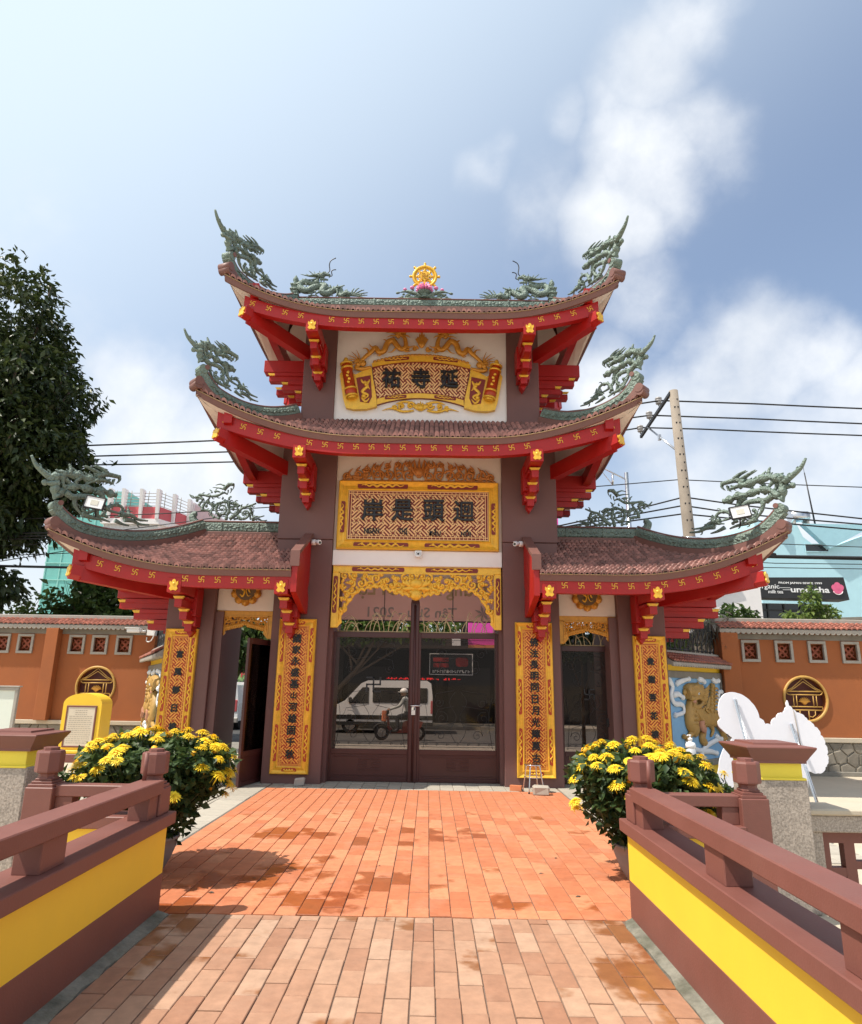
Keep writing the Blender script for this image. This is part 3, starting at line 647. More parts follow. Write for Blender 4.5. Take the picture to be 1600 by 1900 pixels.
def eave_beams(R,inset,dz,hh,ends=True,sides=None,xr=None,nm='eave_beam'):
    for k in (sides or R.sides()):
        if k=='B': continue
        a,b=R.rng(k)
        ia=a+inset*(2.3 if k=='F' else 1.3) if (k in 'LR' or R.left) else a; ib=b-inset*(2.3 if k=='F' else 1.3) if (k in 'LR' or R.right) else b
        o=R.outn(k); n=36; P=[]
        for i in range(n+1):
            t=lerp(ia,ib,i/n); p=Vector(R.side(k,t,0)); base=Vector(R.side(k,t,0))
            q={'F':Vector((p.x,R.yf+inset,p.z)),'L':Vector((R.x0+inset*2.7,p.y,p.z)),'R':Vector((R.x1-inset*2.7,p.y,p.z))}[k]
            lf=p.z-R.ze; P.append((q-Vector((0,0,.085+.10*lf)),Vector((q.x,q.y,R.ze-dz-hh/2+.80*lf))))
        mb=MB(); w=.075; vs=[]
        for pt,pb in P:
            for (u,p) in ((-w,pb),(w,pb),(w,pt),(-w,pt)): vs.append(p-o*u)
        fs=[(i*4+j,i*4+(j+1)%4,(i+1)*4+(j+1)%4,(i+1)*4+j) for i in range(n) for j in range(4)]+[(0,1,2,3)[::-1],tuple(n*4+j for j in range(4))]
        if k=='L': fs=[f[::-1] for f in fs]
        mb.add(vs,fs); beam=mb.build(nm,M['red'],GATE)
        if k=='F':
            step=.288; cnt=int((ib-ia)/step); 
            for i in range(cnt+1):
                f=(i+.5)/(cnt+1); j=f*n; C_=[a.lerp(b_,.40) for a,b_ in P]; p=C_[int(j)].lerp(C_[min(int(j)+1,n)],j-int(j)); T=(C_[min(int(j)+1,n)]-C_[int(j)])
                if T.length<1e-6: continue
                T.normalize()
                if any(abs(p.x-bx)<.12 for bx in R.bx): continue
                U=T; Vv=Vector((0,-1,0)).cross(U)*-1 if False else Vector((-U.z,0,U.x))
                m=MB(); manji(m,p+Vector((0,-w,0)),U,Vv,Vector((0,-1,0)),.088,.008); m.build('manji',M['gold'],beam)
def bracket(bx,R,depthY,zs,layers=3,wide=.0):
    """stepped corbel from the column face out to the eave beam"""
    z0=R.ze; y0=R.yf
    q=MB(); q.bbox(bx-.115,bx+.115,y0+.035,depthY,z0-.40,z0-.15,.006)
    z=z0-.43; caps=[]
    for i in range(layers):
        d=.20+i*.30
        q.bbox(bx-.065,bx+.065,y0+.10+d,depthY,z-.185,z-.045,.005)
        q.bbox(bx-.10,bx+.10,y0+.16+d+.10,depthY,z-.05,z+.004,.003)
        caps.append(MB().prism([(-.066,0),(.066,0),(.098,.045),(-.098,.045)],(bx,y0+.098+d,z-.045),(1,0,0),(0,0,1),(0,1,0),.06))
        z-=.19
    q.bbox(bx-.15,bx+.15,depthY-.42,depthY-.10,z0-.72,z0-.24,.006)
    q.bbox(bx-.12,bx+.12,depthY-.30,depthY-.02,z0-.90,z0-.72,.006)
    q.prism([(-.06,0),(.06,0),(0,-.09)],(bx,y0+.10+.20+(layers-1)*.3+.12,z0-.43-.19*layers+.005),(1,0,0),(0,0,1),(0,1,0),depthY-(y0+.22+.20+(layers-1)*.3))
    b=q.build('bracket',M['red'],GATE)
    for cp in caps: cp.build('bracket_cap',M['gold'],b)
    e=MB(); e.prism([(p[0]*.15,p[1]*.20) for p in LOTUS],(bx,y0+.036,z0-.275),(1,0,0),(0,0,1),(0,-1,0),.022); e.ball((bx,y0+.016,z0-.26),.03,8,0,(1,.5,1)); e.build('lotus_emblem',M['gold'],b)
def side_bracket(xf,s,R,yc,layers=3,drop=.0):
    """corbel out of the column's side face towards the side eave"""
    xe=(R.x0 if s<0 else R.x1); z=R.ze-.36-drop; q=MB(); caps=[]
    for i in range(layers):
        xo=xe-s*(.22+i*.30)
        if (xo-xf)*s<.05: break
        q.bbox(min(xf,xo),max(xf,xo),yc-.09,yc+.09,z-.15,z-.03,.005)
        q.bbox(min(xf,xo-s*.12),max(xf,xo-s*.12),yc-.13,yc+.13,z-.035,z+.04,.004)
        caps.append(MB().prism([(-.075,0),(.075,0),(.11,.05),(-.11,.05)],(xo-s*.085,yc-.094,z-.03),(1,0,0),(0,0,1),(0,-1,0),.03))
        z-=.20
    b=q.build('bracket',M['red'],GATE)
    for cp in caps: cp.build('bracket_cap',M['gold'],b)
def hip_beam(R,left,xc,yc,front=True):
    sx=-1 if left else 1; xb=(R.x0+.32) if left else (R.x1-.32); yb2=(R.yf+.125) if front else (R.yb-.125)
    c=Vector((xb+sx*.13,yb2+(-.13 if front else .13),R.ze-.33+.60*R.L*.72)); a=Vector((xc,yc,R.ze-.24)); d=(c-a); L=d.length; u=d.normalized(); sd=u.cross(Vector((0,0,1))).normalized(); up=sd.cross(u)
    q=MB(); w=.085; hh=.14
    q.prism([(-w,-hh),(w,-hh),(w,hh),(-w,hh)],a,sd,up,u,L*.93)
    q.prism([(-w*1.25,-hh*.55),(0,-hh*1.05),(w*1.25,-hh*.55),(w*1.25,hh*.7),(-w*1.25,hh*.7)],a+u*L*.93,sd,up,u,L*.10)
    b=q.build('hip_beam',M['red'],GATE)
    e=MB(); e.prism([(p[0]*.17,p[1]*.20) for p in LOTUS],a+u*(L*1.03+.001),sd,up,u,.02); e.build('lotus_emblem',M['gold'],b)
TOP=Roof(-3.52,3.52,11.30,15.40,8.53,-2.92,2.92,13.39,13.41,9.84,.62,2.6,2.5,.19)
MID=Roof(-3.78,3.78,11.30,15.40,6.02,-2.46,2.46,12.56,14.25,6.82,.76,2.75,2.1,.22)
SL=Roof(-6.02,-2.12,11.30,15.40,3.58,-4.40,-2.12,13.39,13.41,4.60,.60,2.75,2.5,.22,True,False)
SR=Roof(2.12,6.10,11.30,15.40,3.58,2.12,4.46,13.39,13.41,4.60,.76,2.75,2.5,.22,False,True)
TOP.bx=(-2.05,2.05); MID.bx=(-2.13,2.13); SL.bx=(-4.10,-2.28); SR.bx=(4.12,2.28)
rt=build_roof(TOP,'top_roof',rows=6); rm=build_roof(MID,'middle_roof'); rl=build_roof(SL,'side_roof'); rr=build_roof(SR,'side_roof')
RIDGE={}
for R,rf,nm in ((TOP,rt,'top'),(MID,rm,'mid')):
    for left in (True,False):
        RIDGE[nm,left]=hip_ridge(R,rf,left,True); hip_ridge(R,rf,left,False)
RIDGE['side',True]=hip_ridge(SL,rl,True); hip_ridge(SL,rl,True,False)
RIDGE['side',False]=hip_ridge(SR,rr,False); hip_ridge(SR,rr,False,False)
def main_ridge(rf,x0,x1,y,zb,zt,curl=None):
    q=MB(); q.bbox(x0,x1,y-.10,y+.10,zb,zb+.12,.01); q.bbox(x0-.01,x1+.01,y-.075,y+.075,zt,zt+.035,.012); q.build('ridge_base',M['fascia'],rf)
    q=MB(); q.bbox(x0,x1,y-.085,y+.085,zb+.12,zt,.03)
    for i in range(int((x1-x0)/.75)):
        xx=x0+.4+i*.75; q.bbox(xx-.015,xx+.015,y-.098,y-.08,zb+.125,zt-.005,.004)
        for j in range(7): q.ball((xx+.1+j*.08,y-.085,(zb+.12+zt)/2+.02*math.sin(j*2.1)),.028,6,0,(1.6,.5,.7))
    if curl:
        for xe,s in curl:
            q.tube(spline([(xe+s*(-.05),y,(zb+zt)/2+.05),(xe+s*.10,y,(zb+zt)/2+.06),(xe+s*.22,y,zt+.05),(xe+s*.24,y,zt+.16),(xe+s*.16,y,zt+.19)],4),[.095]*8+[.08]*4+[.06]*4+[.04],8)
    q.build('ridge',M['patina'],rf)
main_ridge(rt,-3.0,3.0,13.4,9.78,10.075)
main_ridge(rl,-4.42,-2.62,13.4,4.56,4.88,[(-4.42,-1)]); main_ridge(rr,2.62,4.48,13.4,4.56,4.88,[(4.48,1)])
for R in (TOP,MID,SL,SR): eave_beams(R,.125,.18,.26)
for R in (TOP,MID):
    for bx in R.bx: bracket(bx,R,12.53,None)
    for s in (-1,1):
        xf=s*(2.40 if R is TOP else 2.66)
        side_bracket(xf,s,R,13.4); side_bracket(xf,s,R,14.1); hip_beam(R,s<0,xf-s*.05,12.58); hip_beam(R,s<0,xf-s*.05,14.2,False)
for R,s in ((SL,-1),(SR,1)):
    for bx in R.bx: bracket(bx,R,12.53,None)
    side_bracket(s*4.62,s,R,13.2); side_bracket(s*4.62,s,R,14.0,3,.02); hip_beam(R,s<0,s*4.57,12.58); hip_beam(R,s<0,s*4.57,14.05,False)
    # bargeboard slab closing the inner end of the side roof
    q=MB(); pr=[(11.33,3.30),(11.33,3.88),(12.515,4.44),(12.515,2.95),(12.44,2.92),(12.44,3.30),(12.36,3.42),(12.44,3.54)]
    pr=[(11.33,3.22),(11.33,3.86),(12.51,4.42),(12.51,3.56),(12.40,3.42),(12.51,3.26),(12.51,2.96),(12.20,2.98)]
    x=min(s*2.02,s*2.12); q.prism(pr,(x,0,0),(0,1,0),(0,0,1),(1,0,0),.10); g=q.build('bargeboard',M['red'],GATE)
    q=MB(); q.prism([(11.30,3.862),(11.30,3.93),(12.512,4.50),(12.512,4.424)],(x-.03,0,0),(0,1,0),(0,0,1),(1,0,0),.16); q.prism([(11.30,3.66),(11.325,3.66),(11.325,3.862),(11.30,3.862)],(x-.03,0,0),(0,1,0),(0,0,1),(1,0,0),.16); q.build('cap_board',M['fascia'],g)
# plain red wall strips under the roof between beam and soffit at the columns
for s in (-1,1):
    X=lambda a,b:(min(s*a,s*b),max(s*a,s*b))
    part('tie_beam',M['red'],*X(2.40,3.42),13.28,13.52,8.22,8.50,bev=.01)
    part('tie_beam',M['red'],*X(2.66,3.66),13.28,13.52,5.70,5.98,bev=.01)
    part('tie_beam',M['red'],*X(4.62,5.85),13.08,13.32,3.27,3.55,bev=.01)
# ------------------------------------------------------------------ doors
def glass_mat(name,tint):
    m=bpy.data.materials.new(name); m.use_nodes=True; nt=m.node_tree; nt.nodes.clear(); L=nt.links.new; N=nt.nodes.new
    o=N('ShaderNodeOutputMaterial'); mx=N('ShaderNodeMixShader'); t=N('ShaderNodeBsdfTransparent'); t.inputs[0].default_value=(*tint,1)
    g=N('ShaderNodeBsdfGlossy'); g.inputs['Roughness'].default_value=.03; g.inputs[0].default_value=(.8,.75,.7,1); f=N('ShaderNodeFresnel'); f.inputs[0].default_value=1.25
    L(f.outputs[0],mx.inputs[0]); L(t.outputs[0],mx.inputs[1]); L(g.outputs[0],mx.inputs[2]); L(mx.outputs[0],o.inputs[0]); return m
M['glass']=glass_mat('smoked_door_glass',(.72,.66,.62))
def spiral(c,r,turns,a0,dr,n=14,shrink=.12):
    out=[]
    for i in range(n+1):
        f=i/n; rr=r*(1-f*(1-shrink)); a=a0+dr*turns*2*math.pi*f; out.append((c[0]+rr*math.cos(a),c[1]+rr*math.sin(a)))
    return out
def door_leaf(w,h,glass_z0,seed,ccw,M4,parent,name='door',stile=.09,emb=True,stile_in=None):
    """a leaf in local coordinates: x 0..w, z 0..h, front face y=0; M4 places it"""
    q=MB(); t=.05
    for a in ((0,stile,0,h),(w-(stile_in or stile),w,0,h),(stile,w-(stile_in or stile),h-.10,h),(stile,w-(stile_in or stile),0,.07),(stile,w-(stile_in or stile),glass_z0-.09,glass_z0)): q.bbox(a[0],a[1],0,t,a[2],a[3],.005)
    q.box(stile,w-stile,.018,.034,.07,glass_z0-.09)
    q.bbox(stile+.06,w-stile-.06,.010,.03,glass_z0-.14,glass_z0-.12,.003); q.bbox(stile+.06,w-stile-.06,.010,.03,.10,.115,.003)
    cx=w/2
    for k in range(5):
        zz=.20+k*.055*min(1,(glass_z0-.2)/.45)
        if k in (0,4) : q.bbox(cx-.20,cx+.20,.006,.03,zz,zz+.018,.003)
        else: q.bbox(cx-.20,cx-.04,.006,.03,zz,zz+.018,.003); q.bbox(cx+.04,cx+.20,.006,.03,zz,zz+.018,.003)
    q.xform(M4); d=q.build(name,M['door'],parent)
    q=MB(); q.box(stile-.005,w-stile+.005,.024,.030,glass_z0-.005,h-.095); q.xform(M4); q.build('glass_pane',M['glass'],d)
    rnd=random.Random(seed); q=MB(); gx0,gx1,gz0,gz1=stile+.03,w-stile-.03,glass_z0+.03,h-.13
    def line(pts): q.tube([(p[0],.020,p[1]) for p in pts],.0045,4,cap=False)
    cx=(gx0+gx1)/2
    for s in (-1,1):
        for zc,r,tn,a0 in ((gz0+.22,.10,1.4,0),(gz0+.52,.13,1.6,1.2),(gz0+.80,.09,1.4,2.5),(gz1-.25,.11,1.5,.5),(gz1-.55,.08,1.3,3.)):
            xx=cx+s*(gx1-gx0)*rnd.uniform(.20,.36); line(spiral((xx,zc),r,tn,a0 if s>0 else math.pi-a0,s))
            line([(xx+s*r,zc),(xx+s*r*.6,zc+.16),(cx+s*.08,zc+.22)])
        line(spline([(cx+s*.04,gz0+.1,0),(cx+s*.14,gz0+.3,0),(cx+s*.03,gz0+.55,0),(cx+s*.16,gz0+.8,0),(cx+s*.05,gz0+1.0,0)],5))
        line(spline([(cx+s*(gx1-gx0)*.47,gz0,0),(cx+s*(gx1-gx0)*.42,gz0+.5,0),(cx+s*(gx1-gx0)*.47,gz0+.9,0)],5))
    for zz in (gz0+.02,gz0+.10,gz1): line([(gx0,zz),(gx1,zz)])
    for k in range(7): line(spiral((lerp(gx0,gx1,(k+.5)/7),gz0+.06),.03,1,0,1,8))
    q.xform(M4); q.build('etched_scrolls',M['black'],d)
    if emb:
        q=MB(); zc=1.70 if w>1.3 else 1.58; manji(q,Vector((w/2+(.03 if w>1.3 else .05),.012,zc)),Vector((1,0,0)),Vector((0,0,1)),Vector((0,-1,0)),.25 if w>1.3 else .18,.014,ccw); q.xform(M4); q.build('manji',M['black'],d)
    return d
T=Matrix.Translation
dl=door_leaf(1.59,2.665,.56,3,True,T((-1.60,12.90,.015)),GATE,stile_in=.11)
dr=door_leaf(1.59,2.665,.56,4,False,T((.010,12.90,.015)),GATE,stile_in=.09,emb=False)
q=MB(); q.bbox(-.105,.06,12.875,12.95,.0,3.25,.012); q.prism([(-.105,0),(.06,0),(.05,.05),(.01,.085),(-.055,.085),(-.095,.05)],(0,12.877,3.248),(1,0,0),(0,0,1),(0,1,0),.07); q.tube([(-.022,12.865,.03),(-.022,12.865,3.2)],.022,8); q.build('meeting_stile',M['door'],GATE)
q=MB(); q.tube([(-.09,12.83,1.345),(.13,12.83,1.345)],.013,8); q.bbox(-.06,-.01,12.835,12.875,1.25,1.33,.006); lk=q.build('bolt',M['mirror_chrome'],GATE)
q=MB(); q.tube(spline([(-.05,12.83,1.26),(-.05,12.83,1.31),(-.02,12.83,1.33),(.01,12.83,1.31),(.01,12.83,1.26)],4),.007,6); q.bbox(-.06,.02,12.815,12.845,1.18,1.27,.005); q.build('padlock',M['steel'],GATE)
# side doors: the left leaf stands open towards us, the right one is shut
a=math.atan2(11.93-12.95,-2.93+2.69); door_leaf(1.04,2.46,.56,8,True,T((-2.70,12.95,.02))@Matrix.Rotation(a,4,'Z')@Matrix.Scale(1,4),GATE,emb=False)
d=door_leaf(1.06,2.47,.56,9,False,T((2.69,12.98,.015)),GATE)
q=MB(); q.bbox(3.575,3.66,12.93,12.98,1.02,1.17,.005); q.build('bolt',M['black_metal'],GATE)
q=MB(); q.bbox(3.60,3.645,12.895,12.93,1.03,1.09,.005); q.tube(spline([(3.605,12.91,1.09),(3.605,12.91,1.12),(3.622,12.91,1.135),(3.64,12.91,1.12),(3.64,12.91,1.09)],4),.005,6); q.build('padlock',M['steel'],GATE)
# wrought scrolls standing on the doors
def iron_scrolls(x0,x1,z,y,n,seed,mname):
    rnd=random.Random(seed); q=MB()
    for i in range(n):
        xx=lerp(x0,x1,(i+.5)/n)+rnd.uniform(-.04,.04); hgt=rnd.uniform(.18,.42); dx=rnd.choice((-1,1))*rnd.uniform(.1,.3)
        q.tube(spline([(xx,y,z),(xx+dx*.15,y,z+hgt*.5),(xx+dx*.55,y,z+hgt*.95),(xx+dx,y,z+hgt*.75)],5),[.009]*10+[.006]*5+[.003],5)
    q.tube([(x0,y,z+.012),(x1,y,z+.012)],.010,5)
    q.build('iron_scrolls',M[mname],GATE)
M['pale_iron']=mat('pale_gold_iron',(.45,.36,.20),.5,.15,9)
iron_scrolls(-1.5,-.12,2.68,12.925,17,1,'pale_iron'); iron_scrolls(.08,1.5,2.68,12.925,17,2,'pale_iron'); iron_scrolls(2.74,3.7,2.485,13.0,11,3,'pale_iron')
# ------------------------------------------------------------------ carved ornament
def fret(mb,inside,ext,pitch,w,P,N,d,mi=0):
    """diagonal key-fret relief: bars in (u,v) clipped by inside(u,v); P maps (u,v) to space"""
    u0,u1,v0,v1=ext; S=6*pitch; c=math.sqrt(.5)
    cx,cy=(u0+u1)/2,(v0+v1)/2; R=math.hypot(u1-u0,v1-v0)/2; n=int(R/S)+2
    def bar(a,b):
        L=math.hypot(b[0]-a[0],b[1]-a[1]); k=max(2,int(L/(pitch*.5))); run=None
        for i in range(k+1):
            f=i/k; p=(lerp(a[0],b[0],f),lerp(a[1],b[1],f)); ok=inside(*p)
            if ok and run is None: run=p
            if run is not None and (not ok or i==k):
                q=p if ok else prev
                if math.hypot(q[0]-run[0],q[1]-run[1])>pitch*.4:
                    dx,dy=q[0]-run[0],q[1]-run[1]; l=math.hypot(dx,dy); nx,ny=-dy/l*w/2,dx/l*w/2
                    A=[P(run[0]+nx,run[1]+ny),P(run[0]-nx,run[1]-ny),P(q[0]-nx,q[1]-ny),P(q[0]+nx,q[1]+ny)]
                    Nv=Vector(N)*d; T=[Vector(t)+Nv for t in A]
                    mb.add(list(A)+T,[(4,5,6,7),(0,1,5,4),(1,2,6,5),(2,3,7,6),(3,0,4,7)],mi)
                run=None
            prev=p
    def W(x,y): return (cx+(x-y)*c,cy+(x+y)*c)
    for i in range(-n,n+1):
        for j in range(-n,n+1):
            x,y=i*S,j*S
            if (i+j)%2==0:
                for k in range(3): 
                    e=pitch*(1.0 if k==1 else 0); yy=y+(k-1)*2*pitch
                    bar(W(x-S/2-e+pitch*.5,yy),W(x+S/2+e-pitch*.5,yy))
                bar(W(x+S/2-pitch*.5,y+2*pitch),W(x+S/2-pitch*.5,y+pitch*.8)); bar(W(x-S/2+pitch*.5,y-2*pitch),W(x-S/2+pitch*.5,y-pitch*.8))
            else:
                for k in range(3):
                    e=pitch*(1.0 if k==1 else 0); xx=x+(k-1)*2*pitch
                    bar(W(xx,y-S/2-e+pitch*.5),W(xx,y+S/2+e-pitch*.5))
                bar(W(x-2*pitch,y+S/2-pitch*.5),W(x-pitch*.8,y+S/2-pitch*.5)); bar(W(x+2*pitch,y-S/2+pitch*.5),W(x+pitch*.8,y-S/2+pitch*.5))
def squiggle(mb,u0,v0,u1,v1,P,N,amp,r,seed,k=9):
    rnd=random.Random(seed); pts=[]
    for i in range(k+1):
        f=i/k; L=math.hypot(u1-u0,v1-v0); nx,ny=-(v1-v0)/L,(u1-u0)/L; a=amp*rnd.uniform(.5,1)*(1 if i%2 else -1)*(1 if 0<i<k else .2)
        pts.append(Vector(P(lerp(u0,u1,f)+nx*a,lerp(v0,v1,f)+ny*a)))
    sp=spline(pts,4); n=len(sp); mb.tube(sp,[r*(.35+.9*math.sin(math.pi*i/(n-1))) for i in range(n)],6,fdir=N,flat=.7)
    for i in range(1,k,2): mb.ball(pts[i],r*1.5,6,0,(1,.5,1))
def rrect(u0,u1,v0,v1,r,n=4):
    out=[]
    for cx,cy,a in ((u1-r,v1-r,0),(u0+r,v1-r,1),(u0+r,v0+r,2),(u1-r,v0+r,3)):
        for i in range(n+1):
            t=(a+i/n)*math.pi/2; out.append((cx+r*math.cos(t),cy+r*math.sin(t)))
    return out
def frame_moulding(mb,x0,x1,z0,z1,w,y0,d):
    """mitred frame, proud edges and a hollow between"""
    prof=[(0,0),(0,-d*.75),(w*.10,-d),(w*.22,-d*.8),(w*.5,-d*.45),(w*.80,-d*.62),(w*.9,-d*.8),(w,-d*.7),(w,0)]
    vs=[]
    for o,dy in prof:
        for (x,z) in ((x0+o,z0+o),(x1-o,z0+o),(x1-o,z1-o),(x0+o,z1-o)): vs.append((x,y0+dy,z))
    m=len(prof); fs=[(i*4+j,i*4+(j+1)%4,(i+1)*4+(j+1)%4,(i+1)*4+j) for i in range(m-1) for j in range(4)]
    mb.add(vs,fs)
def couplet(x0,x1,z0,z1,chars,label,seed,cs=.155,ztop=None,zbot=None):
    t=thing('couplet_board',label,'sign',((x0+x1)/2,12.5,z0),'gilded couplet boards on the gate columns')
    y=12.516; q=MB(); frame_moulding(q,x0,x1,z0,z1,.128,y,.075); f=q.build('frame',M['gold'],t)
    q=MB(); q.box(x0+.10,x1-.10,y-.030,y-.002,z0+.10,z1-.10); bd=q.build('panel',M['orange_red'],t)
    P=lambda u,v:(u,y-.030,v); q=MB(); a,b,c,e=x0+.175,x1-.175,z0+.175,z1-.175
    fret(q,lambda u,v:a<u<b and c<v<e,(a,b,c,e),.021,.0195,P,(0,-1,0),.012)
    for xx in (x0+.138,x1-.138,x0+.165,x1-.165): q.box(xx-.006,xx+.006,y-.042,y-.03,z0+.13,z1-.13)
    for zz in (z0+.138,z1-.138,z0+.165,z1-.165): q.box(x0+.13,x1-.13,y-.0425,y-.03,zz-.006,zz+.006)
    n=int((z1-z0)/.075)
    for i in range(n):
        zz=lerp(z0+.15,z1-.15,(i+.5)/n)
        for xx in (x0+.151,x1-.151): q.box(xx-.011,xx+.011,y-.041,y-.03,zz-.006,zz+.006)
    fr=q.build('fret_relief',mat_fret,bd); fr['kind']='stuff'
    cart=[]; nn=3 if z1-z0>2.6 else 3
    for k in range(nn):
        zc=lerp(z1-.47,z0+.52,k/(nn-1))
        for xx in (x0+.065,x1-.065): cart.append((xx,zc,.088,.62))
    cart+= [((x0+x1)/2,z1-.062,.26,.088),((x0+x1)/2,z0+.062,.26,.088)]
    for k,(xx,zc,w,h) in enumerate(cart):
        q=MB(); q.prism(rrect(-w/2,w/2,-h/2,h/2,.042),(xx,y-.028,zc),(1,0,0),(0,0,1),(0,-1,0),.020); c=q.build('cartouche',M['orange_red'],f)
        q=MB()
        if h>w: squiggle(q,xx,zc-h*.42,xx,zc+h*.42,lambda u,v:(u,y-.052,v),(0,-1,0),.022,.013,seed*31+k)
        else: squiggle(q,xx-w*.4,zc,xx+w*.4,zc,lambda u,v:(u,y-.052,v),(0,-1,0),.018,.013,seed*31+k)
        q.build('carving',M['gold'],c)
    ztop=ztop or z1-.36; zbot=zbot or z0+.33; m=len(chars)
    for i,ch in enumerate(chars):
        zc=lerp(ztop,zbot,i/(m-1)); text('character',ch,cs,FRONT((x0+x1)/2,y-.043,zc),M['black'],t,.012,.0045,height=cs if ch not in '山一' else cs*.8)
    return t
mat_fret=mat('fret_gold',(.80,.36,.055),.4,.12,20,metal=.1)
couplet(-2.509,-1.832,.173,2.867,'國家永盛基山河雄固千秋','tall couplet board with eleven characters, left of the double doors above a concrete lump',1)
couplet(1.832,2.509,.173,2.867,'佛法長明同日月光輝萬古','tall couplet board with eleven characters, behind the steel stool',2)
couplet(-4.584,-3.994,.30,2.655,'富風靜日樓長','shorter couplet board on the outer column behind the flowers and beside the open side door',3,.135,2.655-.46,.62)
couplet(3.994,4.584,.30,2.655,'覺樹菩花樓果','shorter couplet board on the outer column beside the blue lion relief',4,.135,2.655-.46,.62)
# --- middle name board
t=thing('name_board','rectangular gilded name board with four large and four small black letters below a carved crest','sign',(0,12.5,4.2))
y=12.60; x0,x1,z0,z1=-1.553,1.553,4.205,5.565
q=MB(); frame_moulding(q,x0,x1,z0,z1,.19,y,.12); f=q.build('frame',M['gold'],t)
q=MB(); q.box(x0+.16,x1-.16,y-.06,y-.003,z0+.16,z1-.16); bd=q.build('panel',M['maroon'],t)
q=MB(); a,b,c,e=x0+.27,x1-.27,z0+.27,z1-.27; P=lambda u,v:(u,y-.06,v)
fret(q,lambda u,v:a<u<b and c<v<e,(a,b,c,e),.028,.026,P,(0,-1,0),.016)
for xx in (x0+.205,x1-.205,x0+.255,x1-.255): q.box(xx-.007,xx+.007,y-.076,y-.06,z0+.2,z1-.2)
for zz in (z0+.205,z1-.205,z0+.255,z1-.255): q.box(x0+.2,x1-.2,y-.0765,y-.06,zz-.007,zz+.007)
for i in range(34):
    xx=lerp(x0+.25,x1-.25,(i+.5)/34)
    for zz in (z0+.23,z1-.23): q.box(xx-.007,xx+.007,y-.0755,y-.06,zz-.02,zz+.02)
fr=q.build('fret_relief',mat('fret_pale_gold',(.82,.50,.22),.4,.1,20,metal=.1),bd); fr['kind']='stuff'
cart=[(-.70,z1-.085,.98,.125),(.66,z1-.085,.98,.125),(-.70,z0+.085,1.05,.10),(.66,z0+.085,1.05,.10),(x0+.085,4.84,.11,.62),(x1-.085,4.84,.11,.62)]
for k,(xx,zc,w,h) in enumerate(cart):
    q=MB(); q.prism(rrect(-w/2,w/2,-h/2,h/2,.03),(xx,y-.05,zc),(1,0,0),(0,0,1),(0,-1,0),.03); c=q.build('cartouche',M['maroon'],f)
    q=MB(); PP=lambda u,v:(u,y-.085,v)
    if w>h:
        squiggle(q,xx-w*.42,zc,xx+w*.42,zc,PP,(0,-1,0),.030,.020,70+k,11); squiggle(q,xx-w*.25,zc+.01,xx+w*.25,zc-.01,PP,(0,-1,0),.02,.016,90+k,7)
    else: squiggle(q,xx,zc-h*.42,xx,zc+h*.42,PP,(0,-1,0),.030,.018,70+k,9)
    q.build('carving',M['gold'],c)
for ch,xx,h in (('岸',-.885,.44),('是',-.30,.44),('頭',.30,.44),('迴',.88,.42)): text('character',ch,.4,FRONT(xx,y-.090,4.98),M['black'],t,.016,.0095,width=.42,height=h)
for s_,xx,w in (('NGẠN',-.885,.29),('THỊ',-.285,.17),('ĐẦU',.33,.22),('HỒI',.92,.19)): text('lettering',s_,.1,FRONT(xx,y-.082,4.555),M['black'],t,.008,.003,width=w,height=.145)
def scrollwork(mb,items,P,N,r=.02,ballr=.035,flat=.8):
    for (cx,cy,R,a0,dr,tn) in items:
        sp=spiral((cx,cy),R,tn,a0,dr,16); n=len(sp)
        mb.tube([Vector(P(*p))+Vector(N)*(r*.5*math.sin(i*.9)) for i,p in enumerate(sp)],[r*(1.15-.5*i/(n-1)) for i in range(n)],7,fdir=N,flat=flat)
        e=Vector(P(*sp[-1]))+Vector(N)*r*.4; mb.ball(e,ballr,7,0,(1,.8,1))
def leafy(mb,pts,P,N,r,flat=.6):
    sp=spline([Vector(P(*p)) for p in pts],5); n=len(sp); mb.tube(sp,[r*(.15+1.0*math.sin(math.pi*min(1,(i/(n-1))*.8+.2))) for i in range(n)],7,fdir=N,flat=flat)
# crest above the board
q=MB(); P=lambda u,v:(u,y-.035,v); N=(0,-1,0); rnd=random.Random(5)
top=lambda x:5.60+.42*math.sqrt(max(0,1-(x/1.55)**2))
for s in (-1,1):
    its=[]; x=.20
    while x<1.42:
        h=top(x)-5.58; R=min(.115,h*.42); its.append((s*x,5.585+R*1.05,R,rnd.uniform(0,6),s*rnd.choice((-1,1)),1.5))
        if h>.3: its.append((s*(x+.03),5.60+h-.115,.075,rnd.uniform(0,6),-s,1.3))
        x+=R*1.75
    scrollwork(q,its,P,N,.022,.03)
    for k in range(9):
        xx=.12+k*.15; leafy(q,[(s*xx,5.60),(s*(xx+.06),5.60+(top(xx)-5.6)*.6),(s*(xx-.02),top(xx)+.015)],P,N,.022)
    leafy(q,[(s*1.1,5.64),(s*1.32,5.66),(s*1.52,5.585)],P,N,.03)
for k in range(5): leafy(q,[(0,5.66),((k-2)*.07,5.85),((k-2)*.10,6.06-.02*abs(k-2))],P,N,.032)
q.ball((0,y-.05,5.78),.09,10,0,(1,.5,1)); q.box(-1.5,1.5,y-.05,y-.005,5.566,5.60); q.build('crest',mat('reddish_gold',(.46,.17,.035),.42,.2,12,metal=.2),t)
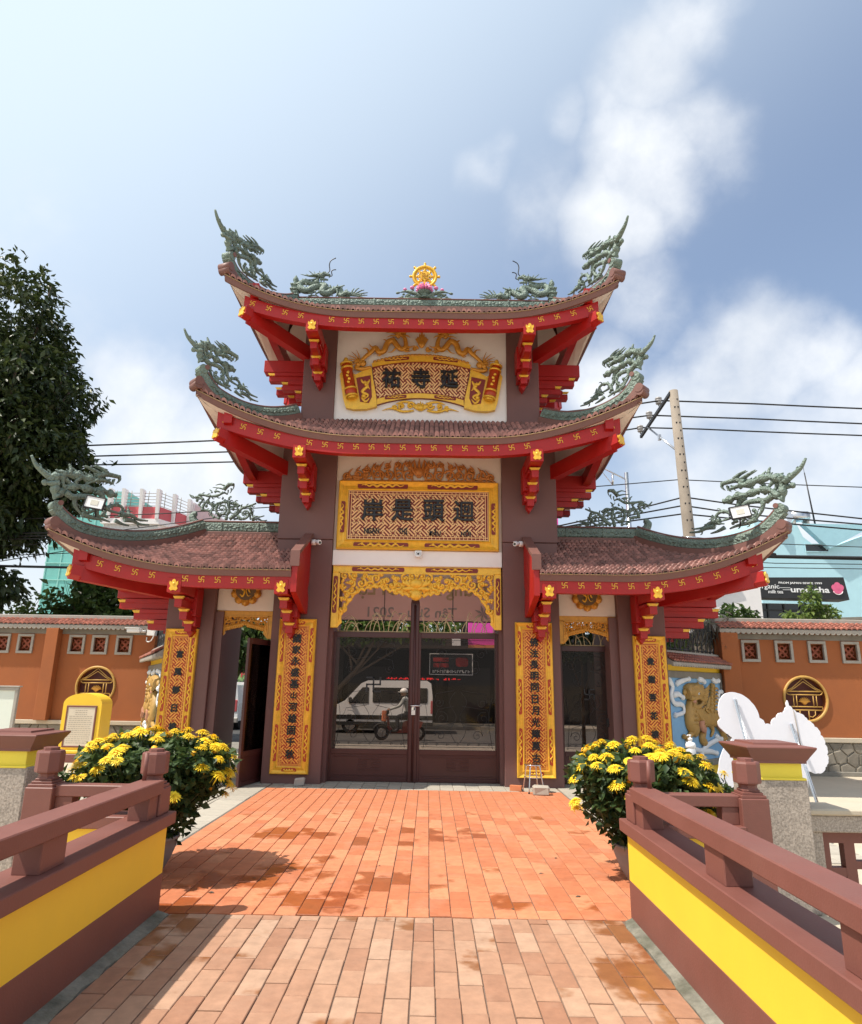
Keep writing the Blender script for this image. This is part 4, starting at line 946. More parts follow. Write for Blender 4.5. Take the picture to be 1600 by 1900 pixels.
# --- top name board: an unrolled scroll with dragons
t=thing('scroll_name_board','fan shaped gilded scroll board with three black characters and golden dragons','sign',(0,12.5,6.95))
yb=12.598
PX=lambda u,v:((u-787)*.00222, 9.081-v*.002533)
def PP(dy): return lambda u,v:(PX(u,v)[0],yb-dy,PX(u,v)[1])
def arc(u0,v0,um,vm,u1,v1,n=18): # parabola through the three points
    out=[]
    for i in range(n+1):
        f=i/n; u=lerp(u0,u1,f); out.append((u,lerp(lerp(v0,v1,f),vm,4*f*(1-f))))
    return out
topo=arc(330,395,787,322,1244,395); topi=arc(335,428,787,372,1238,428); boti=arc(390,705,787,652,1178,705); boto=arc(392,752,787,690,1182,752)
def poly_build(name,poly,dy,th,m,par): 
    q=MB(); q.prism([PX(*p) for p in poly],(0,yb-dy,0),(1,0,0),(0,0,1),(0,-1,0),th); return q.build(name,m,par)
bd=poly_build('panel',topo+boto[::-1],0,.06,M['maroon'],t)
q=MB(); tv=lambda u:372+56*((u-787)/452)**2; bv=lambda u:652+53*((u-787)/394)**2
fret(q,lambda u,v:tv(u)+10<v<bv(u)-8 and 338+ (v-428)*.2<u<1236-(v-428)*.2,(335,1240,372,710),11.5,10.6,PP(.06),(0,-1,0),.016)
fr=q.build('fret_relief',bpy.data.materials['fret_pale_gold'],bd); fr['kind']='stuff'
def band(a,b,dy,th): 
    q=MB(); q.prism([PX(*p) for p in a+b[::-1]],(0,yb-dy,0),(1,0,0),(0,0,1),(0,-1,0),th); return q
band(topo,topi,.055,.03).build('frame_band',M['gold'],t); band(boti,boto,.055,.03).build('frame_band',M['gold'],t)
for k,(u,v,w) in enumerate(((560,355,230),(1010,355,230),(560,688,200),(1010,688,200))):
    x,z=PX(u,v); q=MB(); q.prism(rrect(-w*.0011,w*.0011,-.034,.034,.025),(x,yb-.083,z),(1,-.0,.10 if (u<787)==(True) else -.10),(0,0,1),(0,-1,0),.008); c=q.build('cartouche',M['maroon'],t)
    q=MB(); sgn=.10 if u<787 else -.10; squiggle(q,x-w*.0009,z-w*.0009*sgn,x+w*.0009,z+w*.0009*sgn,lambda a,b:(a,yb-.095,b),(0,-1,0),.014,.010,k); q.build('carving',M['gold'],c)
for s in (-1,1):
    X=lambda u:787+s*(u-787)*-1 if s>0 else u
    def mp(pts): return [((1574-u) if s>0 else u,v) for u,v in pts]
    p1=[(185,500),(330,425),(345,520),(385,690),(392,770),(300,795),(180,800),(110,785),(85,715),(40,500),(62,470),(150,480)]
    sc=poly_build('scroll_end',mp(p1) if s<0 else mp(p1)[::-1],.0,.10,M['gold'],t)
    poly_build('scroll_field',mp([(195,530),(325,505),(345,690),(320,745),(240,735)]) if s<0 else mp([(195,530),(325,505),(345,690),(320,745),(240,735)])[::-1],.10,.008,M['maroon'],sc)
    q=MB(); f=PP(.115); m=lambda u,v:((1574-u) if s>0 else u,v)
    for pts,r in (([(270,560),(300,600),(255,650),(310,680),(270,720)],.030),([(240,545),(265,575),(300,560)],.02),([(320,545),(300,590),(325,630)],.02),([(250,700),(290,735),(325,700)],.022)):
        leafy(q,[m(*p) for p in pts],f,(0,-1,0),r)
    q.ball(f(*m(270,690)),.05,8); q.ball(f(*m(285,590)),.035,8); q.build('carving',M['gold'],sc)
    q=MB(); a=Vector(PP(.15)(*m(100,420))); b=Vector(PP(.15)(*m(165,700))); 
    q.tube([a,a.lerp(b,.12),a.lerp(b,.13),a.lerp(b,.80),a.lerp(b,.81),b],[.092,.10,.105,.112,.12,.12],14); c=q.build('rolled_scroll',M['orange_red'],sc)
    q=MB()
    for fr_ in (0,.14,.78,.99): 
        pnt=a.lerp(b,fr_); d=(b-a).normalized(); q.tube([pnt-d*.018,pnt+d*.018],.128,14)
    q.tube([b+(b-a).normalized()*.0,b+(b-a).normalized()*.05],[.10,.075],14); q.ball(a-(b-a).normalized()*.06,.07,8,0,(.8,.8,1.4))
    for kk in range(4): leafy(q,[(a.lerp(b,.3+kk*.1).x,a.lerp(b,.3+kk*.1).z),(a.lerp(b,.36+kk*.1).x+.03*(-1)**kk,a.lerp(b,.36+kk*.1).z)],lambda u,v:(u,yb-.265,v),(0,-1,0),.03)
    q.build('scroll_trim',M['gold'],c)
    # golden dragon
    q=MB(); f=PP(.10); N=(0,-1,0)
    def st(pts,r,taper=True,flat=.9):
        sp=spline([Vector(f(*m(*p))) for p in pts],5); n=len(sp)
        q.tube(sp,[r*((1-.85*i/(n-1)) if taper else (.55+.45*math.sin(math.pi*i/(n-1)))) for i in range(n)],8,fdir=N,flat=flat)
    st([(215,400),(260,350),(320,300),(360,260),(395,300),(440,285),(470,215),(520,195),(560,240),(600,270),(640,240),(625,165),(580,135)],.062,False)
    st([(640,120),(590,110),(560,140),(580,165)],.06,False); st([(600,110),(650,100),(690,118)],.038); st([(600,140),(650,148),(680,165)],.03)
    for p in ([(560,110),(510,80),(470,100)],[(550,130),(500,120),(450,125)],[(560,150),(500,150),(460,165)],[(600,95),(570,70),(520,85)],[(620,90),(640,70),(690,85)]): st(p,.022)
    for p in ([(360,260),(320,250),(300,225)],[(470,215),(450,190),(430,185)],[(300,300),(280,270),(240,265)],[(520,200),(530,170),(510,160)],[(440,285),(400,330),(370,320)],[(560,240),(520,290),(480,300)],[(640,240),(680,250),(720,235)],[(600,270),(650,290),(700,280)]): st(p,.028)
    for i in range(7):
        ang=math.radians(95+i*24); st([(215,390),(215+55*math.cos(ang),380-45*math.sin(ang)),(215+125*math.cos(ang+.15),375-95*math.sin(ang+.12))],.022)
    st([(235,400),(190,440),(250,450),(330,430)],.045,False); q.ball(f(*m(250,400)),.075,8,0,(1,.6,1)); q.ball(f(*m(205,410)),.05,8)
    q.build('dragon',M['gold_dark'],t)
q=MB(); f=PP(.08); N=(0,-1,0)
for k in range(7): leafy(q,[(787,250),(787+(k-3)*14,180),(787+(k-3)*20,90+abs(k-3)*30)],f,N,.03)
q.ball(f(787,215),.08,10,0,(1,.6,1)); 
for s in (-1,1): scrollwork(q,[(787+s*60,262,26,0,s,1.3),(787+s*130,268,22,2,-s,1.2)],f,N,.02,.03)
for i in range(26):
    u=360+i*34; q.ball(f(u,322+72*((u-787)/456)**2-6),.042,7,0,(1.2,.6,.8))
q.build('flaming_pearl',M['gold_dark'],t)
q=MB(); f=PP(.03)
for s in (-1,1):
    scrollwork(q,[(787+s*90,750,34,0,s,1.4),(787+s*170,755,30,2,-s,1.4),(787+s*240,768,24,1,s,1.3)],f,N,.020,.03)
    leafy(q,[(787+s*60,790),(787+s*160,800),(787+s*260,775),(787+s*350,795)],f,N,.024); leafy(q,[(787+s*50,730),(787+s*150,715),(787+s*230,740)],f,N,.022)
for k in range(7): leafy(q,[(787,790),(787+(k-3)*18,755),(787+(k-3)*22,712+abs(k-3)*10)],f,N,.03)
q.ball(f(787,765),.075,10,0,(1.1,.6,.9)); q.build('lotus_scroll',M['gold'],t)
for ch,u in (('祐',515),('寺',785),('延',1045)): 
    x,z=PX(u,525); text('character',ch,.4,FRONT(x,yb-.098,z),M['black'],t,.018,.012,width=.38,height=.43)
# --- carved spandrels (parts of the gate)
def spandrel(x0,x1,zt,zl,y,fw,name,mname,lower,seed,cart=True,dens=1.0):
    q=MB(); d=.05
    q.bbox(x0,x1,y-d,y,zt-fw,zt,.008); q.bbox(x0,x0+fw,y-d,y,zl,zt-fw,.008); q.bbox(x1-fw,x1,y-d,y,zl,zt-fw,.008)
    q.box(x0+fw,x1-fw,y-d-.008,y-.01,zt-fw-.018,zt-fw+.004); q.box(x0+fw-.004,x0+fw+.016,y-d-.008,y-.01,zl+.05,zt-fw); q.box(x1-fw-.016,x1-fw+.004,y-d-.008,y-.01,zl+.05,zt-fw)
    for s,xe in ((1,x0+fw),(-1,x1-fw)): q.prism([(0,0),(s*.09,.10),(s*.06,.20),(0,.26)] if s>0 else [(0,.26),(s*.06,.20),(s*.09,.10),(0,0)],(xe,y-.01,zl),(1,0,0),(0,0,1),(0,-1,0),.03)
    f=q.build(name,M[mname],GATE)
    rnd=random.Random(seed); q=MB(); P=lambda u,v:(u,y-.03,v); N=(0,-1,0); cx=(x0+x1)/2; hw=(x1-x0)/2-fw; H=zt-fw
    low=lambda x: np.interp(abs(x-cx),[p[0] for p in lower],[p[1] for p in lower])
    pts=[]; tries=0
    while tries<1500*dens:
        tries+=1; x=rnd.uniform(.0,hw); R=rnd.uniform(.045,.105)*min(1,hw/1.2); lo=low(cx+x)
        if x+R*.8>hw: continue
        z=rnd.uniform(lo+R*.7,H-R*.6) if H-R*.6>lo+R*.7 else None
        if z is None or any((x-a)**2+(z-b)**2<((R+c)*.80)**2 for a,b,c in pts): continue
        pts.append((x,z,R))
    for (x,z,R) in pts:
        a0=rnd.uniform(0,6.3); dr=rnd.choice((-1,1)); k=rnd.random()
        for s in (-1,1):
            if s<0 and x<R*.5: continue
            scrollwork(q,[(cx+s*x,z,R,a0 if s>0 else math.pi-a0,dr*s,1.35)],P,N,.024*min(1,R/.07),.030*min(1,R/.07)+.006)
            a=a0+1.5
            e=(cx+s*(x+math.cos(a)*R*1.7),z+math.sin(a)*R*1.7)
            if abs(e[0]-cx)<hw and e[1]<H and e[1]>low(e[0])-.02: leafy(q,[(cx+s*(x+math.cos(a)*R*.6),z+math.sin(a)*R*.6),e],P,N,.026)
    for s in (-1,1):      # running lower edge of curled leaves
        xs=np.linspace(.02,hw,13)
        for i in range(12):
            A=(cx+s*xs[i],low(cx+xs[i])+.01); B=(cx+s*xs[i+1],low(cx+xs[i+1])+.01); mid=((A[0]+B[0])/2,(A[1]+B[1])/2+.045); leafy(q,[A,mid,B],P,N,.030); q.ball(P(*B),.030,6,0,(1,.7,1))
        leafy(q,[(cx+s*hw,zl+.06),(cx+s*(hw-.05),zl+.2),(cx+s*hw,zl+.36)],P,N,.03)
    q.build('carved_scrolls',M[mname],f); 
    if cart:
        for k,(xx,zc,w,h) in enumerate(((cx-.74,zt-fw/2,1.0,.082),(cx+.66,zt-fw/2,1.0,.082),(x0+fw/2,zl+.62,.082,.70),(x1-fw/2,zl+.62,.082,.70))):
            c=MB().prism(rrect(-w/2,w/2,-h/2,h/2,.03),(xx,y-d-.001,zc),(1,0,0),(0,0,1),(0,-1,0),.006).build('cartouche',M['maroon'],f)
            q=MB(); PQ=lambda u,v:(u,y-d-.014,v)
            if w>h: squiggle(q,xx-w*.40,zc,xx+w*.40,zc,PQ,N,.020,.014,seed+k,12)
            else: squiggle(q,xx,zc-h*.42,xx,zc+h*.42,PQ,N,.020,.013,seed+k,9)
            q.build('carving',M['gold'],c)
    return f
f=spandrel(-1.60,1.60,3.897,2.73,12.66,.125,'carved_spandrel','gold',[(0,3.29),(.30,3.36),(.55,3.42),(.76,3.49),(1.10,3.40),(1.20,3.30),(1.34,3.08),(1.475,2.80)],3)
q=MB(); P=lambda u,v:(u,12.60,v); N=(0,-1,0)
for k in range(9): leafy(q,[(-.01,3.50),(-.01+(k-4)*.055,3.58),(-.01+(k-4)*.062,3.70-abs(k-4)*.012)],P,N,.036)
for k in range(7): leafy(q,[(-.01,3.52),(-.01+(k-3)*.07,3.47),(-.01+(k-3)*.085,3.45+abs(k-3)*.02)],P,N,.036)
q.ball((-.01,12.60,3.57),.13,12,0,(1.1,.5,.75)); q.ball((-.01,12.61,3.36),.12,12,0,(1,.5,.9)); leafy(q,[(-.13,3.42),(-.01,3.40),(.11,3.42)],P,N,.035); q.build('carved_lotus',M['gold'],f)
for s in (-1,1):
    x0,x1=sorted((s*2.672,s*3.745)); spandrel(x0,x1,3.02,2.50,12.72,.095,'carved_spandrel','gold_dark',[(0,2.74),(.2,2.70),(.35,2.66),(.44,2.58)],11+s,False,.8)
# --- lotus medallions over the side doors
for s,lab in ((-1,'dark gold lotus medallion with a curling letter over the open side door'),(1,'dark gold lotus medallion with a curling letter over the shut side door')):
    cx,cz,y=s*3.215,3.40,12.655; t=thing('lotus_medallion',lab,'medallion',(cx,y,cz),'lotus medallions over the side doors')
    q=MB()
    for k in range(10):
        a=math.pi*2*(k+.5)/10; c=Vector((cx+.215*math.cos(a),y-.03,cz+.215*math.sin(a))); q.ball(c,.088,9,0,(1,.6,1)); q.ball(c+Vector((.02*math.cos(a),-.03,.02*math.sin(a))),.05,8,0,(1,.6,1))
    q.build('petals',M['gold_dark'],t)
    q=MB(); q.prism([(.19*math.cos(2*math.pi*i/28),.19*math.sin(2*math.pi*i/28)) for i in range(28)],(cx,y-.01,cz),(1,0,0),(0,0,1),(0,-1,0),.065); dsk=q.build('disc',mat('bronze_disc',(.13,.075,.03),.45,.2,9) if 'bronze_disc' not in bpy.data.materials else bpy.data.materials['bronze_disc'],t)
    q=MB(); P=lambda u,v:(cx+u,y-.085,cz+v)
    for pts in ([(-.10,-.08),(-.05,-.12),(-.02,-.03),(-.08,.03),(-.05,.10),(.02,.08),(.01,-.02),(.05,-.11),(.10,-.10)],[(.05,.11),(.06,0),(.09,-.05)],[(-.04,.02),(.0,.04),(.02,.0)]): leafy(q,pts,P,(0,-1,0),.016,.8)
    q.build('letter',M['gold'],dsk)
# ------------------------------------------------------------------ roof dragons and the wheel
ZR=[(120,215),(135,250),(160,290),(220,345),(320,395),(420,425),(530,440)]
STROKES=[([(112,118),(85,100),(48,66),(25,22)],15),([(150,135),(110,108),(85,100)],15),([(132,155),(100,142),(84,140)],14),
 ([(105,95),(128,120),(165,128),(222,140),(262,152),(300,160)],17),([(118,92),(122,140),(124,190),(140,225)],17),([(150,110),(150,160),(165,200)],12),
 ([(140,215),(175,195),(225,190),(268,203),(315,217),(345,232),(372,240)],16),([(163,150),(185,172),(205,190)],9),([(222,150),(205,168),(215,185)],9),([(260,152),(255,180),(285,205)],8),
 ([(180,128),(178,98),(168,78)],10),([(138,105),(125,88),(112,74)],9),([(210,140),(205,118),(192,100)],9),
 ([(170,215),(205,240),(240,238),(282,245),(302,272),(296,305),(270,318),(248,302),(252,280)],13),([(290,215),(310,235),(318,262),(325,290),(350,318),(395,338)],14),
 ([(215,248),(225,290),(255,330)],10),([(250,325),(290,345),(330,360),(360,375)],11),([(300,300),(305,330),(320,355)],10),
 ([(330,345),(338,312),(362,292),(392,296),(410,322),(402,350),(378,352)],10),([(395,335),(425,345),(428,325),(424,310)],10),([(400,345),(440,352),(470,376),(515,390)],11),([(420,372),(455,380),(485,400),(528,412)],11),([(380,370),(410,392),(440,405)],9)]
BALLS=[(84,140,15),(98,118,11),(378,290,12),(258,282,11),(345,348,9),(205,205,9),(150,205,9)]
HEAD=[([(282,142),(315,134),(345,140),(376,150)],15),([(300,160),(330,172),(352,184)],9),([(372,150),(376,165),(366,182)],6),([(352,160),(350,178),(342,190)],5),([(335,160),(330,178),(322,184)],5),([(298,132),(268,108),(232,88)],9),([(322,128),(300,104),(270,86)],9),([(290,160),(265,168),(248,180)],8)]
def unroll():
    seg=[(Vector((*ZR[i],0)),Vector((*ZR[i+1],0))) for i in range(len(ZR)-1)]; cum=[0]
    for a,b in seg: cum.append(cum[-1]+(b-a).length)
    def f(p):
        p=Vector((*p,0)); best=None
        for i,(a,b) in enumerate(seg):
            d=b-a; t=(p-a).dot(d)/d.length_squared; tc=max(-2 if i==0 else 0,min(2 if i==len(seg)-1 else 1,t)); q=a+d*tc; n=Vector((d.y,-d.x,0)).normalized(); dist=(p-q).length
            if best is None or dist<best[0]: best=(dist,(cum[i]+tc*d.length)/cum[-1],(p-q).dot(n))
        return best[1],best[2]
    return f
UN=unroll()
def curls(q,sp,r,side,sc,rnd,ln=20):
    n=len(sp)
    for i in range(3,n-2,4):
        T=(sp[i+1]-sp[i-1])
        if T.length<1e-6: continue
        T.normalize(); N=T.cross(side).normalized(); s=rnd.choice((-1,1)); L=ln*sc*rnd.uniform(.6,1.15); a=sp[i]+N*s*r*.5+side*rnd.uniform(-.02,.02)
        q.tube(spline([a,a+N*s*L*.45+T*L*.12,a+N*s*L*.75+T*L*.55,a+N*s*L*.60+T*L*.95],3),[r*.55]*3+[r*.42]*3+[r*.28]*3+[r*.08],6)
def corner_dragon(curve,frac,sc,label,fat=1.25):
    """openwork dragon standing on a hip ridge; curve runs from the corner tip inwards"""
    cum=[0]
    for i in range(len(curve)-1): cum.append(cum[-1]+(curve[i+1]-curve[i]).length)
    tot=cum[-1]*frac
    def W(p,depth=0.0):
        x=p[0]; yr=np.interp(x,[z[0] for z in ZR],[z[1] for z in ZR]); s=(x-120)/410.0*tot
        if x<120: yr=215-(120-x)*.55
        k_=0
        for i in range(len(cum)-1):
            if cum[i]<=s: k_=i
        i=k_; T=(curve[i+1]-curve[i]); L=T.length; T=T/L; fl=Vector((curve[14].x-curve[0].x,curve[14].y-curve[0].y,0)).normalized()
        base=curve[i]+T*(s-cum[i]) if s>=0 else curve[0]+fl*s+Vector((0,0,(120-x)*.45*sc))
        sd=fl.cross(Vector((0,0,1)))
        return base+Vector((0,0,(yr-p[1])*sc*1.05))+sd*depth
    def W_old(p,depth=0.0):
        a,b=UN(p); s=a*tot
        if s<0: i=0
        else:
            i=max(0,min(len(curve)-2,next((k for k in range(len(cum)-1) if cum[k+1]>=s),len(curve)-2)))
        T=(curve[i+1]-curve[i]); L=T.length; T=T/L; side=T.cross(Vector((0,0,1))).normalized(); N=side.cross(T)
        up=Vector((0,0,1)); n=(N*.75+up*.35).normalized()
        return curve[i]+T*(s-cum[i])+n*(b*sc)+side*depth
    side=(curve[8]-curve[2]).cross(Vector((0,0,1))).normalized(); CR=random.Random(17)
    t=thing('roof_dragon',label,'dragon ornament',tuple(curve[2]),'grey green dragon ornaments on the roof corners')
    q=MB()
    for k,(pts,r) in enumerate(STROKES):
        sp=spline([W(p,.022*((k%3)-1)) for p in pts],4); n=len(sp)
        if r>=10: curls(q,sp,r*sc*.8,side,sc,CR)
        taper=k not in (3,4,6); q.tube(sp,[r*sc*fat*((1-.72*i/(n-1)) if taper else (.8+.25*math.sin(i*1.3))) for i in range(n)],8,fdir=side,flat=1.15)
    for x,y,r in BALLS: q.ball(W((x,y)),r*sc*1.05,8)
    for i in range(8):   # spine fins and scrolls along the neck and body
        f=i/7; x=lerp(150,280,f); y=lerp(112,138,f); q.tube(spline([W((x+6,y+6)),W((x-2,y-6)),W((x-10,y-12))],3),[7*sc]*3+[4*sc]*3+[1*sc],6)
        x=lerp(165,330,f); y=lerp(186,222,f); q.ball(W((x,y),.03),8*sc,6)
    b=q.build('body',M['patina'],t)
    q=MB()
    for pts,r in HEAD:
        for dp in ((.0,) if r>9 else (-.03,.03)):
            sp=spline([W(p,dp) for p in pts],4); n=len(sp); q.tube(sp,[r*sc*1.1*(1-.75*i/(n-1)) if r<13 else r*sc*(1.05-.35*i/(n-1)) for i in range(n)],8,fdir=side,flat=1.3 if r>9 else 1.0)
    for dp in (-.04,.04): q.ball(W((330,137),dp),7*sc,6)
    q.build('head',M['patina'],t)
LAB={('top',True):'dragon ornament on the curled end of the highest roof, the side towards the dark tree',('top',False):'dragon ornament on the curled end of the highest roof, the side towards the utility pole',
 ('mid',True):'dragon ornament on the middle roof corner above the parallel wires, on the dark tree side',('mid',False):'dragon ornament on the middle roof corner beside the utility pole crossarm',
 ('side',True):'dragon ornament with a floodlight on the low roof corner in front of the dark tree',('side',False):'dragon ornament with a floodlight on the low roof corner above the black shop sign'}
for k,c in RIDGE.items():
    corner_dragon(c,{'top':.70,'mid':.60,'side':.60}[k[0]],{'top':.0031,'mid':.0030,'side':.0036}[k[0]],LAB[k],{'top':1.3,'mid':1.25,'side':1.3}[k[0]])
# ridge-end dragons of the side roofs
RS=[([(300,385),(250,345),(180,330),(112,350),(48,290)],26),([(180,340),(200,370),(188,395)],22),([(280,400),(245,430),(235,460)],22),([(215,300),(300,300),(400,315),(470,318),(560,300),(645,245)],30),
 ([(300,570),(300,490),(345,420),(410,340)],30),([(360,380),(400,430),(460,450),(520,460),(600,425),(690,400),(780,425),(870,430),(935,475)],34),([(440,260),(430,230),(395,200)],16),([(480,240),(520,225),(580,240)],24),
 ([(620,360),(640,340),(625,318)],16),([(755,380),(755,340),(788,308)],20),([(330,560),(400,560),(450,590),(470,640),(520,670),(600,690)],24),([(450,460),(480,520),(440,590)],24),
 ([(560,480),(545,540),(570,600),(650,630),(715,590),(720,520),(670,475),(610,490),(600,530),(640,545)],22),([(745,440),(768,520),(765,590),(735,650),(735,720)],32),([(560,600),(600,650),(690,610)],20),
 ([(850,540),(830,515),(850,485),(900,490),(925,540),(900,600),(840,610),(790,570)],20),([(790,700),(850,660),(910,620),(955,560),(1010,505),(1100,480),(1180,450),(1238,425)],32),([(965,540),(985,490),(970,445)],18),
 ([(940,650),(990,690),(1060,700),(1120,650),(1115,580),(1060,560),(1010,600),(1030,640),(1070,620)],22),([(1130,500),(1160,560),(1150,640),(1160,710)],26),([(1180,560),(1190,640),(1230,670)],18),
 ([(1180,700),(1250,660),(1330,660),(1405,640)],20),([(1190,725),(1280,690),(1370,725),(1455,712)],20),([(860,700),(930,690),(1000,715)],20)]
RH=[([(640,200),(690,140),(750,100),(812,108)],34),([(650,245),(690,262),(720,280)],20),([(810,100),(815,150),(790,205)],16),([(770,170),(775,220),(755,255)],14),([(720,200),(720,250),(695,285)],14),([(650,130),(570,100),(488,120)],17),([(630,185),(540,165),(440,160)],17),([(740,100),(720,75),(690,95)],14)]
def ridge_dragon_end(cx,s,y,zbase,label):
    k=1/8.889/1241.6*12.9; W=lambda p,d=0:Vector((cx+s*(p[0]-330)*k*1.0,y+d,zbase+(738-p[1])*k*1.06))
    t=thing('ridge_dragon',label,'dragon ornament',(cx,y,zbase),'grey green dragon ornaments on the side roof ridges')
    q=MB(); CR=random.Random(23)
    for i,(pts,r) in enumerate(RS):
        sp=spline([W(p,.02*((i%3)-1)) for p in pts],4); n=len(sp)
        if r>=20: curls(q,sp,r*k*.8,Vector((0,1,0)),k,CR,52)
        q.tube(sp,[1.15*r*k*(1-.6*j/(n-1)) if i not in (3,5,13) else r*k*(.85+.15*math.sin(j)) for j in range(n)],8,fdir=(0,1,0),flat=1.1)
    for p in ((188,395),(235,460),(215,300),(640,545),(845,535),(1065,615),(800,495),(1155,545),(510,670),(600,690),(360,490)): q.ball(W(p),28*k,8)
    for i in range(9): q.ball(W((560+i*40,440-20*math.sin(i*.5)),-.05),16*k,6)
    b=q.build('body',M['patina'],t)
    q=MB()
    for pts,r in RH:
        sp=spline([W(p) for p in pts],4); n=len(sp); q.tube(sp,[r*k*(1.05-.7*j/(n-1)) if r<30 else r*k*(1.15-.3*j/(n-1)) for j in range(n)],8,fdir=(0,1,0),flat=1.2)
    q.build('head',M['patina'],t)
ridge_dragon_end(-4.44,1,13.4,4.92,'dragon ornament on the low ridge beside the red and white balcony block')
ridge_dragon_end(4.50,-1,13.4,4.915,'dragon ornament on the low ridge in front of the distant street lamp')
# the two long dragons on the main ridge
BD=[([(600,560),(480,590),(360,560),(285,590),(250,660),(300,745),(400,765),(470,710),(540,655),(640,625),(720,650),(690,720),(680,790),(760,815),(850,745),(940,690),(1000,720),(990,800),(1040,840),(1110,800),(1180,820)],44)]
def long_dragon(s,x_post,y,zb,label):
    k=1/8.889/1241.6*13.75; W=lambda p,d=0:Vector((x_post+s*(p[0]-180)*k*1.0,y+d,zb+(882-p[1])*k*1.08))
    t=thing('long_ridge_dragon',label,'dragon ornament',(x_post,y,zb),'long dragons on the highest ridge')
    q=MB()
    for pts,r in BD:
        sp=spline([W(p,.05*math.sin(i*.9)) for i,p in enumerate(pts)],6); n=len(sp); q.tube(sp,[1.2*r*k*(.75+.45*math.sin(math.pi*min(1,(i+8)/(n+8)))) for i in range(n)],10)
        for i in range(4,n-4,3):
            T=(sp[i+1]-sp[i-1]).normalized(); nn=Vector((-T.z,0,T.x))*(1 if s>0 else -1); 
            if nn.z<0: nn=-nn
            q.tube([sp[i]+nn*r*k*.8,sp[i]+nn*r*k*1.4-T*.01,sp[i]+nn*r*k*1.9-T*.03],[.018,.014,.004],5)
    for pts,r in (([(330,740),(380,800),(480,800),(560,770)],26),([(560,770),(500,800),(465,865)],22),([(620,780),(560,820),(600,860)],20),([(700,740),(760,700),(830,690),(800,640)],28),([(760,810),(820,820),(870,850)],24),([(940,720),(950,800),(930,860)],26),([(950,690),(1010,670),(1075,645)],22),([(1000,840),(1040,860),(1090,862)],22),([(860,740),(880,690),(870,660)],14),([(920,690),(940,660),(950,630)],14),([(430,860),(520,845),(620,862)],18),([(1090,740),(1100,770),(1130,780)],16),([(380,680),(380,640),(360,610)],14)):
        sp=spline([W(p,-.03) for p in pts],4); n=len(sp); q.tube(sp,[r*k*(1-.6*i/(n-1)) for i in range(n)],7)
    for e in ((1250,690),(1340,680),(1430,715),(1500,765),(1492,812),(1480,860)):
        a=(1150,815); m1=(lerp(a[0],e[0],.45),lerp(a[1],e[1],.30)); sp=spline([W(a),W(m1),W((lerp(a[0],e[0],.8),lerp(a[1],e[1],.85))),W(e)],4); n=len(sp); q.tube(sp,[18*k*(1-.8*i/(n-1))+.004 for i in range(n)],7)
    q.ball(W((1140,830)),50*k,9); q.ball(W((720,690)),46*k,8)
    b=q.build('body',M['patina'],t)
    q=MB(); q.ball(W((640,455)),60*k,10,0,(1.25,.9,.85)); q.ball(W((690,400)),30*k,8,0,(1.5,1,.8))
    for pts,r in (([(640,440),(720,430),(790,445)],40),([(620,520),(700,525),(765,535)],26),([(785,430),(795,455),(780,490)],14),([(640,540),(640,570),(620,590)],12),([(690,540),(690,575),(660,590)],12)):
        sp=spline([W(p) for p in pts],4); n=len(sp); q.tube(sp,[r*k*(1.05-.45*i/(n-1)) for i in range(n)],9)
    for dp in (-.05,.05): q.ball(W((670,425),dp),16*k,7)
    h=q.build('head',M['patina'],t)
    q=MB()
    for i,e in enumerate(((268,460),(308,448),(352,403),(412,388),(498,375),(560,372),(610,385),(290,520),(240,560))):
        a=(600,440+i*9); m1=(lerp(a[0],e[0],.5),lerp(a[1],e[1],.5)+26); sp=spline([W(a,.04*((i%3)-1)),W(m1,.04*((i%3)-1)),W(e,.05*((i%3)-1))],5); n=len(sp); q.tube(sp,[19*k*(1-.85*i2/(n-1))+.003 for i2 in range(n)],6)
    q.build('mane',M['patina'],h)
    q=MB()
    for pts in ([(745,410),(785,355),(772,240),(800,160),(885,110)],[(790,466),(832,450),(818,372),(850,342),(900,336)]): q.tube(spline([W(p) for p in pts],5),.012,6)
    q.build('whisker',M['black_metal'],h)
for s,xp,lab in ((1,-2.90,'long dragon on the highest ridge facing the wheel, on the dark tree side'),(-1,2.90,'long dragon on the highest ridge facing the wheel, on the utility pole side')):
    long_dragon(s,xp,13.4,10.11,lab)
    t=thing('ridge_post','small carved post with a bud finial behind the '+('long dragon towards the dark tree' if s>0 else 'long dragon towards the utility pole'),'finial',(xp,13.4,10.05),'carved posts at the ends of the highest ridge')
    q=MB(); w=.085; z=10.04
    for a,b,d in ((0,.10,.0),(.10,.13,.02),(.13,.24,-.008),(.24,.27,.02),(.27,.36,-.005),(.36,.39,.015),(.39,.42,-.02)): q.bbox(xp-w-d,xp+w+d,13.4-w-d,13.4+w+d,z+a,z+b,.006)
    for i in range(3): q.ball((xp,13.4-w,z+.18+i*.09),.035,6,0,(1.4,.5,.9))
    p=q.build('shaft',M['patina'],t); q=MB(); q.lathe([(.03,.42),(.05,.44),(.035,.46),(.065,.50),(.06,.55),(.02,.62),(0,.65)],(xp,13.4,z),12); q.build('bud',M['patina'],p)
